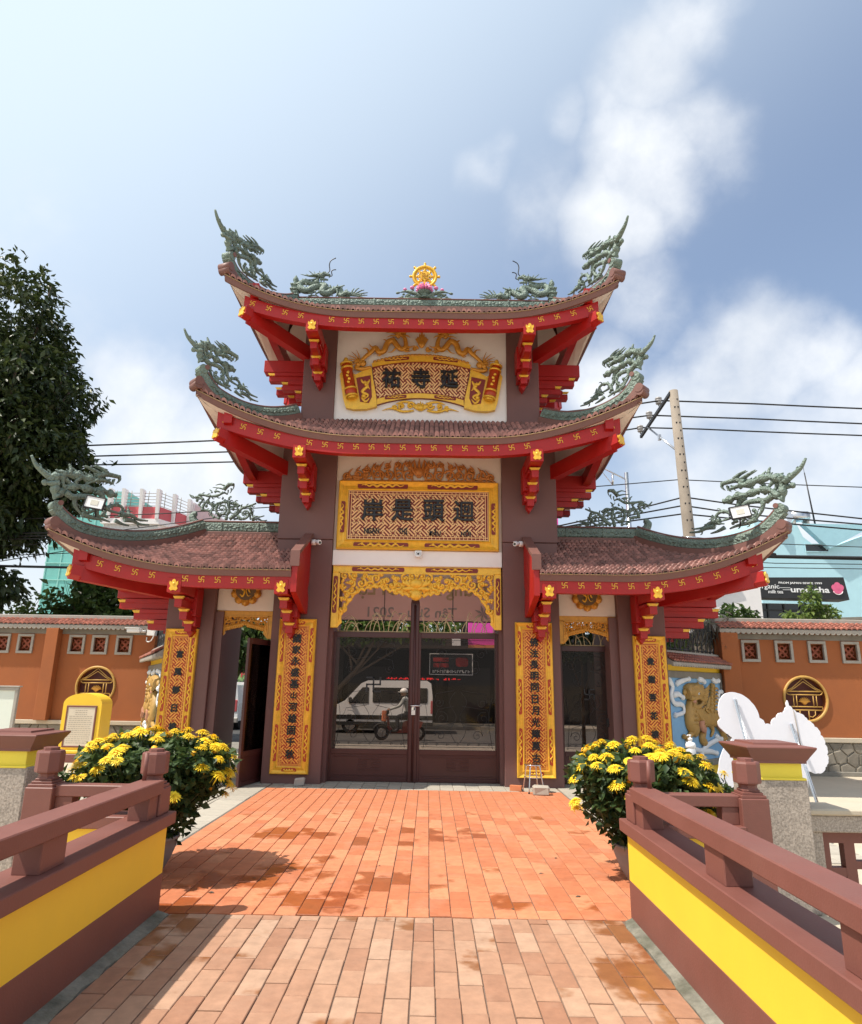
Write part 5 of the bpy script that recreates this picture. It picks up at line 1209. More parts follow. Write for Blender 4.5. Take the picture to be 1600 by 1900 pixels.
# dharma wheel on a lotus
t=thing('dharma_wheel','golden wheel with eight knobs on a pink lotus at the middle of the highest ridge','wheel ornament',(0,13.4,9.865))
C0=Vector((.02,13.4,10.70)); k=1/11.43/1241.6*13.8
q=MB()
def ring(R,r,n=36,dy=0): q.tube([C0+Vector((R*math.cos(2*math.pi*i/n),dy,R*math.sin(2*math.pi*i/n))) for i in range(n+1)],r,10,cap=False)
ring(.255,.034); ring(.205,.016)
for i in range(8):
    a=math.pi*2*i/8; d=Vector((math.cos(a),0,math.sin(a))); q.tube([C0+d*.27,C0+d*.305],[.022,.03],8); q.ball(C0+d*.325,.034,8)
rim=q.build('rim',M['gold'],t)
q=MB()
for i in range(8):
    a=math.pi*2*i/8; d=Vector((math.cos(a),0,math.sin(a))); sp=[C0+d*.09,C0+d*.14,C0+d*.17,C0+d*.21]; q.tube(sp,[.028,.018,.032,.014],7)
    for j in (-1,1): q.ball(C0+Vector((math.cos(a+j*.2),0,math.sin(a+j*.2)))*.135,.026,6)
q.prism([(.105*math.cos(2*math.pi*i/24),.105*math.sin(2*math.pi*i/24)) for i in range(24)],C0+Vector((0,.03,0)),(1,0,0),(0,0,1),(0,-1,0),.06)
hb=q.build('hub',M['gold'],t); q=MB(); manji(q,C0+Vector((0,-.03,0)),Vector((1,0,0)),Vector((0,0,1)),Vector((0,-1,0)),.115,.012,True); q.build('manji',M['gold_dark'],hb)
def zf(q): q.v=[(x,y,10.11+(z-9.865)*.74) for x,y,z in q.v]; return q
q=MB(); L0=Vector((.02,13.4,10.18))
for ringi,(R,h,n,tilt) in enumerate(((.20,.02,14,.1),(.17,.08,12,.5),(.11,.11,10,.9))):
    for i in range(n):
        a=math.pi*2*(i+.5*ringi)/n; d=Vector((math.cos(a),math.sin(a),0)); p0=L0+Vector((0,0,h*.6)); p2=L0+d*R+Vector((0,0,h+tilt*.10)); p1=L0+d*R*.7+Vector((0,0,h-.02)); q.tube(spline([p0,p1,p2],3),[.02,.035,.045,.05,.045,.03,.006],7,flat=.5,fdir=d.cross(Vector((0,0,1))))
zf(q).build('lotus',M['pink'],t)
for x,z,r in ((-.42,10.21,.045),(.42,10.21,.045),(-.26,10.27,.055),(.28,10.27,.055)): zf(MB().lathe([(r*.5,-r),(r,-.2*r),(r*.85,.5*r),(r*.2,1.2*r),(0,1.3*r)],(x,13.4,z),10)).build('lotus_bud',M['pink'],t)
q=MB(); P=lambda u,v:(u,13.4,v); 
for s in (-1,1):
    def st(pts,r): leafy(q,[(.02+s*a,b) for a,b in pts],P,(0,-1,0),r,1.0)
    st([(.05,9.95),(.18,10.05),(.30,10.10),(.42,10.14),(.56,10.10)],.05); st([(.30,10.08),(.26,10.18),(.26,10.24)],.025); st([(.42,10.12),(.42,10.18)],.025); st([(.56,10.10),(.62,10.08),(.60,10.12)],.03)
    scrollwork(q,[(.02+s*.36,9.98,.085,0,s,1.5),(.02+s*.16,9.95,.06,2,-s,1.4)],P,(0,-1,0),.028,.035,1.0); st([(.10,9.88),(.25,9.93),(.40,9.88),(.52,9.93),(.66,9.885)],.035); q.ball(P(.02+s*.5,9.95),.04,7); q.ball(P(.02+s*.47,10.04),.035,7); q.ball(P(.02+s*.22,10.08),.04,7)
q.lathe([(.16,0),(.10,.06),(.06,.12),(.12,.20),(.17,.24)],(.02,13.4,9.86),12); zf(q).build('leaf_base',M['patina'],t)
# ------------------------------------------------------------------ fence walls
from mathutils.geometry import tessellate_polygon
def wall_with_holes(q,x0,x1,z0,z1,y,holes,depth,mi=0,mi_in=0):
    outer=[Vector((x0,z0,0)),Vector((x1,z0,0)),Vector((x1,z1,0)),Vector((x0,z1,0))]
    hs=[[Vector((a,b,0)) for a,b in h][::-1] for h in holes]; allp=outer+[p for h in hs for p in h]
    tri=tessellate_polygon([outer]+hs)
    fs=[]
    for a,b,c in tri:
        A,B,C=allp[a],allp[b],allp[c]
        cr=(B-A).cross(C-A).z
        if abs(cr)<1e-9: continue
        fs.append((a,b,c) if cr>0 else (c,b,a))
    q.add([(p.x,y,p.y) for p in allp],fs,mi)
    for h in holes:
        n=len(h); q.add([(a,y,b) for a,b in h]+[(a,y+depth,b) for a,b in h],[(i,n+i,n+(i+1)%n,(i+1)%n) for i in range(n)]+[tuple(range(n,2*n))],mi_in)
def convex_clip(poly,a,b,c):   # keep a*x+b*y<=c
    out=[]
    for i in range(len(poly)):
        p,q=poly[i],poly[(i+1)%len(poly)]; dp=a*p[0]+b*p[1]-c; dq=a*q[0]+b*q[1]-c
        if dp<=0: out.append(p)
        if (dp<0)!=(dq<0) and abs(dp-dq)>1e-12: t=dp/(dp-dq); out.append((p[0]+(q[0]-p[0])*t,p[1]+(q[1]-p[1])*t))
    return out
def stones(parent,x0,x1,z0,z1,y,size,seed,limit=300):
    rnd=random.Random(seed); pts=[]; n=int((x1-x0)*(z1-z0)/size**2)
    for _ in range(n*40):
        p=(rnd.uniform(x0,x1),rnd.uniform(z0,z1))
        if all((p[0]-a)**2+(p[1]-b)**2>(size*.72)**2 for a,b in pts): pts.append(p)
        if len(pts)>=n: break
    for p in pts[:limit]:
        poly=[(x0,z0),(x1,z0),(x1,z1),(x0,z1)]
        for o in pts:
            if o is p or abs(o[0]-p[0])>size*4: continue
            dx,dz=o[0]-p[0],o[1]-p[1]; mx,mz=(o[0]+p[0])/2,(o[1]+p[1])/2; poly=convex_clip(poly,dx,dz,dx*mx+dz*mz)
            if len(poly)<3: break
        if len(poly)<3: continue
        cx=sum(a for a,b in poly)/len(poly); cz=sum(b for a,b in poly)/len(poly); g=.016
        def sh(k,d): 
            out=[]
            for a,b in poly:
                l=math.hypot(a-cx,b-cz)+1e-6; f=max(.1,(l-d)/l); out.append((cx+(a-cx)*f,cz+(b-cz)*f))
            return out
        A=sh(0,g); B=sh(0,g+.018); d=rnd.uniform(.025,.045); n_=len(A); q=MB()
        q.add([(a,y,b) for a,b in A]+[(a,y-d*.7,b) for a,b in A]+[(a,y-d-rnd.uniform(0,.006),b) for a,b in B],[(i,(i+1)%n_,n_+(i+1)%n_,n_+i) for i in range(n_)]+[(n_+i,n_+(i+1)%n_,2*n_+(i+1)%n_,2*n_+i) for i in range(n_)]+[tuple(range(2*n_,3*n_))])
        q.build('stone',M['stone'],parent)
M['stone']=mat('field_stone',(.20,.175,.14),.85,.22,7,.4,40,dirt=.3,dirtcol=(.12,.11,.09),rand=.28)
def tile_cap(parent,x0,x1,y,zr,ze,oh,name='cap'):
    q=MB(); q.bbox(x0,x1,y+.02,y+.26,zr-.10,zr,.012); q.prism([(y-oh,ze-.075),(y-oh,ze-.01),(y+.05,zr-.10),(y+.30,zr-.10),(y+.5,ze-.02),(y+.5,ze-.075)],(x0,0,0),(0,1,0),(0,0,1),(1,0,0),x1-x0)
    n=int((x1-x0)/.115)
    for i in range(n):      # scalloped under-edge
        xx=x0+(i+.5)*(x1-x0)/n; q.prism([(-.05,0),(-.035,-.03),(0,-.042),(.035,-.03),(.05,0)],(xx,y-oh+.002,ze-.072),(1,0,0),(0,0,1),(0,1,0),.05)
    c=q.build(name,M['concrete'],parent)
    tb=MB(); cw=.115; nc=int((x1-x0)/cw); w=(x1-x0)/nc; rows=4
    for i in range(nc):
        xx=x0+(i+.5)*w
        for j in range(rows):
            def S(f): return (y-oh-.02+f*(oh+.06), ze+f*(zr-.10-ze))
            ya,za=S(j/rows); yb_,zb=S((j+1.2)/rows); vs=[]; jit=random.uniform(-.004,.004)
            for (yy,zz,hh) in ((ya,za,.026),(yb_,zb,.003)):
                for o,h in ((-.5,0),(-.25,.024),(0,.032),(.25,.024),(.5,0)): vs.append((xx+o*w,yy,zz+hh+h+jit))
            base=[(p[0],p[1],p[2]-.03) for p in vs[:5]]
            tb.add(vs+base,[(k,k+1,6+k,5+k) for k in range(4)]+[(10+k,11+k,k+1,k) for k in range(4)],0,False)
    t=tb.build('roof_tiles',M['tile_red'],c); t['kind']='stuff'; return c
def circ(cx,cz,r,n=40): return [(cx+r*math.cos(2*math.pi*i/n),cz+r*math.sin(2*math.pi*i/n)) for i in range(n)]
def fence_wall(x0,x1,y,wins,rounds,pil,label,sx0,sx1,lot):
    t=thing('orange_wall',label,'wall',((x0+x1)/2,y,0),'tile capped orange walls beside the gate')
    q=MB(); holes=[[(x-.165,2.385),(x+.165,2.385),(x+.165,2.715),(x-.165,2.715)] for x in wins]+[circ(x,1.55,.455) for x in rounds]
    wall_with_holes(q,x0,x1,.76,2.95,y,holes,.16); q.box(x0,x1,y+.17,y+.24,.0,2.95); q.box(x0,x1,y+.01,y+.17,2.80,2.95)
    q.add([(x0,y,.76),(x0,y+.2,.76),(x0,y+.2,2.95),(x0,y,2.95)],[(0,3,2,1)]); q.add([(x1,y,.76),(x1,y+.2,.76),(x1,y+.2,2.95),(x1,y,2.95)],[(0,1,2,3)])
    b=q.build('rendered_wall',M['orange'],t)
    q=MB(); q.bbox(x0,x1,y-.02,y+.1,2.80,2.92,.006); q.build('top_band',M['concrete_dark'],t)
    for (a,c) in pil: box_obj('pilaster',M['orange'],t,a,c,y-.22,y-.002,.76,2.93,.008)
    q=MB(); q.bbox(x0,x1,y-.10,y+.16,.665,.758,.008); q.build('ledge',M['courtyard'],t)
    q=MB(); q.box(x0,x1,y-.035,y+.16,.02,.664); base=q.build('stone_base',M['mortar_pale'],t)
    stones(base,sx0,sx1,.05,.66,y-.035,.235,int(abs(x0)*10))
    q=MB(); q.bbox(x0,x1,y-.16,y-.03,0,.085,.008); q.build('kerb',M['concrete_dark'],t)
    tile_cap(t,x0,x1,y,3.27,3.02,.21)
    for x in wins:
        q=MB()
        for a in ((-.20,.20,.175,.235),(-.20,.20,-.235,-.175),(-.20,-.14,-.175,.175),(.14,.20,-.175,.175)): q.bbox(x+a[0],x+a[1],y-.045,y+.02,2.55+a[2]-.0,2.55+a[3],.005)
        w=q.build('window_frame',M['concrete'],t)
        q=MB(); c=Vector((x,y+.07,2.55))
        for k in range(4):
            a=math.pi/4+k*math.pi/2; q.tube([c,c+Vector((.07*math.cos(a),0,.07*math.sin(a))),c+Vector((.2*math.cos(a),0,.2*math.sin(a)))],[.018,.035,.022],6)
            q.tube([c+Vector((.075*math.cos(a+math.pi/4)+.045*math.cos(u),-.01,.075*math.sin(a+math.pi/4)+.045*math.sin(u))) for u in [j*math.pi/5 for j in range(11)]],.014,5)
        q.ball(c,.035,8); q.build('pierced_block',M['terracotta'],w)
    for x in rounds:
        cz=1.55; q=MB(); q.tube([(x+.465*math.cos(2*math.pi*i/48),y-.012,cz+.465*math.sin(2*math.pi*i/48)) for i in range(49)],.030,8,cap=False)
        w=q.build('round_window',M['ring_gold'],t)
        q=MB()
        q.box(x-.45,x+.45,y+.14,y+.15,cz-.45,cz+.45); q.build('dark_panel',M['maroon_dark'],w)
        q=MB()
        def bar(p,r=.018): q.tube([(x+a,y+.02,cz+b) for a,b in p],r,5)
        for d in (0,.055): bar([(-.40+d*1.2,.155),(-.25+d,.23),(0,.43-d*1.2),(.25-d,.23),(.40-d*1.2,.155)],.012)
        for zz in (.155,.085): bar([(-.40 if zz>.1 else -.33,zz),(.40 if zz>.1 else .33,zz)],.014)
        bar([(-.40,.155),(-.37,.10),(-.33,.085)],.012); bar([(.40,.155),(.37,.10),(.33,.085)],.012)
        for xx in (-.25,-.18,.18,.25): bar([(xx,.085),(xx,-.165)],.012)
        for zz in (-.165,-.235): bar([(-.36,zz),(.36,zz)],.014)
        bar([(-.36,-.165),(-.36,-.235)],.012); bar([(.36,-.165),(.36,-.235)],.012)
        bar([(-.14,-.235),(-.14,-.43)],.013); bar([(.05,-.235),(.05,-.44)],.013); bar([(.19,-.235),(.19,-.33),(.12,-.38),(.05,-.36)],.012)
        q.build('pavilion_grille',M['ring_gold'],w)
        if lot:
            q=MB(); c=Vector((x,y+.05,cz-.12))
            for k in range(9): a=(k-4)*.33; leafy(q,[(c.x,c.z),(c.x+.07*math.sin(a),c.z+.09*math.cos(a*.6)),(c.x+.14*math.sin(a),c.z+.16*math.cos(a*.9))],lambda u,v:(u,y+.05,v),(0,-1,0),.022)
            q.build('carved_lotus',M['gold_dark'],w)
    return t
M['mortar_pale']=mat('pale_mortar',(.40,.35,.28),.9,.12,6,.2,50)
M['ring_gold']=mat('ochre_frame_paint',(.50,.29,.07),.5,.15,9)
M['maroon_dark']=mat('dark_maroon_panel',(.10,.025,.018),.7,.2,5)
fence_wall(-26,-6.55,16.9,(-7.30,-7.90,-8.47,-9.74,-10.32,-10.9),(-7.87,),((-9.16,-8.86),(-12.2,-11.9)),'orange wall with a tile cap behind the yellow notice stele, partly shaded by the tree',-10.4,-6.7,True)
fence_wall(6.60,20,15.0,(7.32,8.055,8.785,9.52,10.26),(8.415,),((6.605,6.98),),'orange wall with a tile cap behind the pale cutout board',6.7,10.2,True)
# ------------------------------------------------------------------ wing walls with reliefs
def wing(P0,P1,label,seed,full):
    P0=Vector((*P0,0));P1=Vector((*P1,0)); u=(P1-P0); L=u.length; u.normalize(); n=Vector((u.y,-u.x,0))
    if n.y>0: n=-n
    swap=u.cross(Vector((0,0,1))).dot(n)<0
    t=thing('relief_wall',label,'wall',tuple((P0+P1)/2),'relief walls between the gate and the orange walls')
    # local x runs along the wall seen left to right
    if u.x<0: O=P1; U=-u
    else: O=P0; U=u
    def W(x,d,z): p=O+U*x+n*d; return (p.x,p.y,z)
    Mx=Matrix(((U.x,-n.x,0,O.x),(U.y,-n.y,0,O.y),(0,0,1,0),(0,0,0,1)))
    q=MB(); q.box(0,L,.0,.22,0,2.25); q.xform(Mx); q.build('wall_body',M['yellow'],t)
    q=MB()
    for a in ((.02,L-.02,1.93,2.06),(.02,L-.02,.24,.36),(.02,.13,.36,1.93),(L-.13,L-.02,.36,1.93)): q.bbox(a[0],a[1],-.05,.0,a[2],a[3],.008)
    q.xform(Mx); q.build('frame',M['concrete_dark'],t)
    q=MB(); q.box(.13,L-.13,-.012,-.001,.36,1.93); q.xform(Mx); pn=q.build('blue_panel',M['relief_blue'],t)
    q=MB(); q.xform(Mx); tile_q=thing if False else None
    # small tile cap
    c=MB(); c.bbox(-.05,L+.05,-.02,.24,2.36,2.45,.01); c.prism([(-.26,2.17),(-.26,2.21),(-.02,2.38),(.24,2.38),(.36,2.2),(.36,2.17)],(-.05,0,0),(0,1,0),(0,0,1),(1,0,0),L+.1)
    k=int((L+.1)/.11)
    for i in range(k): c.prism([(-.05,0),(-.03,-.028),(0,-.038),(.03,-.028),(.05,0)],(-.05+(i+.5)*(L+.1)/k,-.258,2.172),(1,0,0),(0,0,1),(0,1,0),.05)
    c.xform(Mx); cp=c.build('cap',M['concrete'],t)
    tb=MB(); w=(L+.1)/k
    for i in range(k):
        xx=-.05+(i+.5)*w
        for j in range(3):
            ya,za=-.28+j*.09,2.215+j*.055; yb_,zb=ya+.11,za+.065; vs=[]
            for (yy,zz,hh) in ((ya,za,.026),(yb_,zb,.003)):
                for o,h in ((-.5,0),(-.25,.024),(0,.034),(.25,.024),(.5,0)): vs.append((xx+o*w,yy,zz+hh+h))
            base=[(p[0],p[1],p[2]-.03) for p in vs[:5]]; tb.add(vs+base,[(e,e+1,6+e,5+e) for e in range(4)]+[(10+e,11+e,e+1,e) for e in range(4)])
    tb.xform(Mx); tt=tb.build('roof_tiles',M['tile_red'],cp); tt['kind']='stuff'
    # relief: coordinates of the panel 0..1 across, z in metres
    def R(x,z,d=.03): return Vector(W(.13+x*(L-.26),d,z))
    nn=tuple(n)
    def st(q,pts,r,flat=.6,d=.04,taper=.7):
        sp=spline([R(a,b,d) for a,b in pts],5); m=len(sp); q.tube(sp,[r*1.18*(1-taper*i/(m-1)) for i in range(m)],8,fdir=nn,flat=flat)
    def X(u,v): return ((u-95)/620.0, 1.93-(v-690)/1010.0*1.55)
    sg=(lambda a:a) if not full=='mirror' else (lambda a:1-a)
    def S(q,pts,r,**k): st(q,[(sg(X(*p)[0]),X(*p)[1]) for p in pts],r,**k)
    q=MB()
    S(q,[(335,1020),(300,1130),(300,1250),(360,1340)],.16,flat=.55,taper=.2); S(q,[(340,1100),(440,1180),(560,1210),(640,1220)],.17,flat=.5,taper=.25)
    S(q,[(560,1240),(570,1100),(585,950),(605,760)],.13,flat=.4,taper=.35); S(q,[(480,1190),(520,1060),(560,930)],.10,flat=.4)
    S(q,[(420,860),(370,850),(310,850),(275,875)],.15,flat=.8,taper=.25); S(q,[(270,860),(262,880),(268,920)],.06); S(q,[(300,1010),(340,1030),(390,1000)],.07,taper=.3)
    for p in ([(400,830),(430,790),(420,740)],[(440,860),(480,820),(470,770)],[(450,900),(500,880),(510,830)],[(440,940),(490,950),(520,920)],[(420,980),(480,1010),(510,990)],[(350,820),(370,790),(400,800)]): S(q,p,.06)
    S(q,[(420,1240),(440,1350),(420,1450),(455,1500)],.10,taper=.3); S(q,[(340,1320),(280,1400),(250,1430)],.08); S(q,[(610,1230),(660,1330),(690,1440),(680,1490)],.11,taper=.4); S(q,[(530,1260),(560,1360),(530,1430)],.07)
    for uu,vv in ((455,1500),(420,1490),(680,1490),(710,1470),(250,1430),(220,1400)): 
        c=R(sg(X(uu,vv)[0]),X(uu,vv)[1],.05); q.ball(c,.05,8)
    for i in range(16): c=R(sg(X(300+15*(i%4),1080+55*(i//4))[0]),X(300,1080+55*(i//4))[1],.095); q.ball(c,.05,7)
    for i in range(9): c=R(sg(X(535+i*6,1150-i*45)[0]),X(0,1150-i*45)[1],.06); q.ball(c,.045,7)
    for i in range(12): a=i*.55; c=R(sg(X(470+45*math.cos(a),1120+60*math.sin(a))[0]),X(0,1120+60*math.sin(a))[1],.09); q.ball(c,.04,6)
    for p in ([(300,835),(345,800),(400,805),(440,840)],[(285,930),(330,945),(380,930),(420,960)],[(300,1015),(345,1050),(400,1030),(425,990)]): S(q,p,.045,d=.12,taper=.3)
    for k in range(7): a=.2+k*.42; S(q,[(445+20*math.cos(a),900+60*math.sin(a-1)),(490+25*math.cos(a),880+95*math.sin(a-1)),(520+20*math.cos(a),850+110*math.sin(a-1))],.038,d=.08)
    for k in range(6): S(q,[(330+k*14,1100+k*25),(370+k*14,1130+k*25),(350+k*14,1165+k*25)],.035,d=.12)
    for k in range(7): S(q,[(560+k*5,1130-k*50),(600+k*4,1110-k*50),(620+k*4,1140-k*50)],.030,d=.09)
    for s_ in (-1,1): S(q,[(500+s_*20,1120),(480+s_*30,1080),(500+s_*5,1050)],.03,d=.12)
    an=q.build('guardian_lion',M['ochre'],pn)
    q=MB(); c=R(sg(X(325,975)[0]),X(0,975)[1],.06); q.ball(c,.10,10,0,(1,.9,.8)); S(q,[(395,1220),(400,1300),(430,1340)],.085,taper=.3,d=.10); S(q,[(600,1250),(620,1310),(650,1350)],.08,taper=.3,d=.10); q.build('flesh_areas',M['flesh'],an)
    q=MB(); c=R(sg(X(365,880)[0]),X(0,880)[1],.14); q.ball(c,.032,8); ey=q.build('eye',M['relief_white'],an); q=MB(); q.ball(c+n*.028,.014,6); q.build('pupil',M['black'],an)
    q=MB(); rnd=random.Random(seed)
    for pts in ([(110,720),(140,800),(120,900),(150,1000),(230,1020),(240,1110),(150,1140)],[(150,900),(200,890),(240,930)],[(190,760),(240,730),(320,700)],[(440,700),(490,710),(500,730)],[(610,700),(650,720),(680,710)],[(650,960),(680,870),(710,860)],[(400,1640),(450,1560),(560,1500),(650,1480),(700,1520)],[(420,1600),(520,1620),(580,1650)],[(120,1520),(160,1560),(140,1620)],[(250,1480),(330,1560),(400,1590)],[(600,1440),(650,1480),(720,1460)]):
        S(q,pts,.055,flat=.5,taper=.4)
        for pnt in (pts[0],pts[-1]): 
            x,z=X(*pnt); q.ball(R(sg(x),z,.04),.055,8,0,(1,.8,1))
    q.build('clouds_and_waves',M['relief_white'],pn)
    # twisted iron railing on top
    t2=thing('iron_railing','twisted black iron railing on the tile cap '+('by the utility pole' if full!='mirror' else 'beside the small wall camera'),'railing',tuple((P0+P1)/2+Vector((0,0,2.45))),'iron railings on the relief walls')
    q=MB(); rnd=random.Random(seed+5); m=int(L/.105)
    for i in range(m):
        x=.06+i*(L-.12)/(m-1); w1=rnd.uniform(.03,.09)*(1 if i%2 else -1)
        q.tube(spline([W(x,-.10,2.45),W(x+w1,-.10,2.60),W(x-w1*.6,-.10,2.78),W(x+w1*.3,-.10,2.92),W(x+w1*.3,-.10,3.13)],4),[.013]*15+[.009,.005],5)
    for z in (2.50,2.95): q.tube([W(0,-.10,z),W(L,-.10,z)],.012,5)
    q.build('bars',M['black_metal'],t2)
    return W,L
Wr,Lr=wing((4.66,12.98),(6.62,14.99),'relief wall with a golden lion on blue beside the outer couplet board, near the pale cutout',4,'normal')
Wl,Ll=wing((-4.66,12.98),(-6.58,16.88),'narrowly seen relief wall on blue between the gate and the wall with the small camera',5,'mirror')
# ------------------------------------------------------------------ plants
def leaf_mat(name,col,var,trans=.35,rough=.5):
    m,nt,b=newmat(name); L=nt.links.new; N=nt.nodes.new
    g=N('ShaderNodeNewGeometry'); n=N('ShaderNodeTexNoise'); n.inputs['Scale'].default_value=1.3; n.inputs['Detail'].default_value=5; L(g.outputs['Position'],n.inputs['Vector'])
    h=N('ShaderNodeHueSaturation'); h.inputs['Color'].default_value=(*col,1)
    wn_=N('ShaderNodeTexWhiteNoise'); L(g.outputs['Random Per Island'],wn_.inputs['Vector'])
    ad=N('ShaderNodeMath'); ad.operation='ADD'; L(n.outputs['Fac'],ad.inputs[0]); mu=N('ShaderNodeMath'); mu.operation='MULTIPLY'; L(g.outputs['Random Per Island'],mu.inputs[0]); mu.inputs[1].default_value=.6; L(mu.outputs[0],ad.inputs[1])
    r=N('ShaderNodeMapRange'); L(ad.outputs[0],r.inputs[0]); r.inputs[1].default_value=.35; r.inputs[2].default_value=1.25; r.inputs[3].default_value=1-var; r.inputs[4].default_value=1+var; L(r.outputs[0],h.inputs['Value'])
    r2=N('ShaderNodeMapRange'); L(ad.outputs[0],r2.inputs[0]); r2.inputs[1].default_value=.35; r2.inputs[2].default_value=1.25; r2.inputs[3].default_value=.525; r2.inputs[4].default_value=.465; L(r2.outputs[0],h.inputs['Hue'])
    L(h.outputs[0],b.inputs['Base Color']); b.inputs['Roughness'].default_value=rough; b.inputs['Specular IOR Level'].default_value=.4
    t=N('ShaderNodeBsdfTranslucent'); L(h.outputs[0],t.inputs[0]); mx=N('ShaderNodeMixShader'); mx.inputs[0].default_value=trans; L(b.outputs[0],mx.inputs[1]); L(t.outputs[0],mx.inputs[2]); L(mx.outputs[0],nt.nodes['Material Output'].inputs[0]); return m
M['leaf_dark']=leaf_mat('dark_glossy_leaf',(.040,.062,.018),.60,.25,.42)
M['leaf_mid']=leaf_mat('mid_green_leaf',(.075,.125,.03),.5,.35)
M['leaf_light']=leaf_mat('light_green_leaf',(.13,.20,.045),.45,.4)
M['leaf_mum']=leaf_mat('chrysanthemum_leaf',(.055,.095,.028),.5,.3)
M['leaf_dry']=leaf_mat('pale_dry_leaf',(.32,.30,.24),.4,.3)
def leaf_cloud(name,mname,parent,C,D,size,per,rng,droop=.5,width=.30,kind='stuff'):
    """clusters of folded leaves: C cluster centres, D outward directions"""
    n=len(C); K=n*per; C=np.repeat(C,per,0); D=np.repeat(D,per,0)
    d=D*.7+rng.normal(0,.75,(K,3)); d[:,2]-=droop; d/=np.linalg.norm(d,axis=1,keepdims=True)
    s=np.cross(d,rng.normal(0,.5,(K,3))+np.array([0,0,1.0])); s/=np.linalg.norm(s,axis=1,keepdims=True)+1e-9; up=np.cross(s,d)
    l=size*rng.uniform(.65,1.25,(K,1)); w=l*width; b=C+rng.normal(0,size*.35,(K,3))
    mid=b+d*l*.45
    V=np.stack([b,mid+s*w+up*w*.35,b+d*l-up*l*.10,mid-s*w+up*w*.35],1).reshape(-1,3)
    me=bpy.data.meshes.new(name); me.vertices.add(len(V)); me.vertices.foreach_set('co',V.ravel().astype(np.float32))
    idx=np.arange(K)[:,None]*4+np.array([[0,1,2,0,2,3]]); me.loops.add(K*6); me.loops.foreach_set('vertex_index',idx.ravel().astype(np.int32))
    me.polygons.add(K*2); me.polygons.foreach_set('loop_start',(np.arange(K*2)*3).astype(np.int32)); me.polygons.foreach_set('loop_total',np.full(K*2,3,np.int32))
    me.materials.append(M[mname]); me.update(calc_edges=True); me.validate()
    o=link(name,me,parent)
    if kind: o['kind']=kind
    return o
def tree(name,label,base,height,blobs,ncl,per,size,mname,seed,group=None,trunk=.2,droop=.5,width=.28,limbs=True,fill=.35):
    rng=np.random.default_rng(seed); t=thing(name,label,'tree' if 'tree' in name else 'plant',base,group)
    vol=np.array([b[3]*b[4]*b[5] for b in blobs])**.66; vol/=vol.sum(); C=[];D=[]
    for b,v in zip(blobs,vol):
        m=int(ncl*v); p=rng.normal(0,1,(m,3)); p/=np.linalg.norm(p,axis=1,keepdims=True); r=1-(1-fill)*rng.random((m,1))**2.2*.6; r*=1+.10*np.sin(p[:,:1]*7+b[0])+.08*np.sin(p[:,2:3]*9)
        C.append(np.array(b[:3])+p*r*np.array(b[3:6])); D.append(p*np.array([1,1,.7]))
    C=np.concatenate(C);D=np.concatenate(D)
    leaf_cloud('crown',mname,t,C,D,size,per,rng,droop,width)
    q=MB(); B=Vector(base); rnd=random.Random(seed); top=Vector((np.mean([b[0] for b in blobs]),np.mean([b[1] for b in blobs]),base[2]+height*.72))
    q.tube(spline([B,B.lerp(top,.35)+Vector((rnd.uniform(-.1,.1),0,0)),B.lerp(top,.7)+Vector((rnd.uniform(-.2,.2),rnd.uniform(-.2,.2),0)),top],4),[trunk*(1.15-.8*i/12) for i in range(13)],9)
    if limbs:
        for b in blobs:
            a=B.lerp(top,rnd.uniform(.35,.7)); e=Vector(b[:3])+Vector((0,0,b[5]*.2)); q.tube(spline([a,a.lerp(e,.5)+Vector((0,0,-.2*trunk)),e],4),[trunk*.5*(1-.75*i/8) for i in range(9)],6)
            for k in range(5):
                f=e+Vector((rnd.uniform(-1,1)*b[3]*.8,rnd.uniform(-1,1)*b[4]*.8,rnd.uniform(-.6,1)*b[5]*.7)); q.tube([a.lerp(e,.6),a.lerp(f,.8),f],[trunk*.2,trunk*.14,trunk*.05],5)
    q.build('trunk',M['trunk'],t); return t
# the big tree on the left
bl=[(-14.9,20.5,13.0,2.5,2.4,2.5),(-12.9,20.2,10.4,2.0,2.2,1.7),(-13.4,19.6,8.6,2.6,2.4,1.9),(-12.5,20.6,8.2,1.8,2,1.5),(-15.5,20.5,10.5,2.6,2.6,2.6),(-14.2,20,6.6,2.4,2.2,1.4),(-12.6,20.3,7.0,1.5,1.6,1.2),(-16.5,21,7.6,2.5,2.4,2.4),(-13.9,20.8,11.6,1.9,2,1.6),(-14.0,19.8,4.6,1.3,1.2,.7),(-12.9,20.1,4.35,.95,.9,.42)]
tree('tall_tree','tall dark dense tree rising over the orange wall behind the gate\'s low roof corner',(-14.6,20.6,0),14,bl,5200,9,.28,'leaf_dark',3,trunk=.30,droop=.75,width=.22,fill=.3)
tree('small_tree','low leafy tree with a reddish shoot behind the orange wall and the teal tower',(-10.9,23,0),4.6,[(-11.6,23,4.3,.9,.9,.8),(-10.9,23,3.7,1.3,1,.8),(-9.9,23,3.5,1.2,1,.6),(-11.2,23,4.9,.5,.5,.5),(-10.2,23.2,4.3,.6,.6,.55),(-9.2,23,3.4,.9,.8,.5),(-12.2,23,3.5,.8,.8,.5)],420,8,.30,'leaf_mid',4,trunk=.09,droop=.5,width=.32)
tree('small_tree','pale thin tree with sparse leaves below the tall dark tree',(-14.6,22.5,0),4,[(-14.4,22.5,3.7,1.1,.9,.5),(-13.2,22.5,3.6,.9,.8,.5),(-12.7,22.3,4.2,.5,.5,.4),(-15.6,22.5,3.8,.9,.8,.6)],150,6,.20,'leaf_light',5,trunk=.06,droop=.3,width=.3)
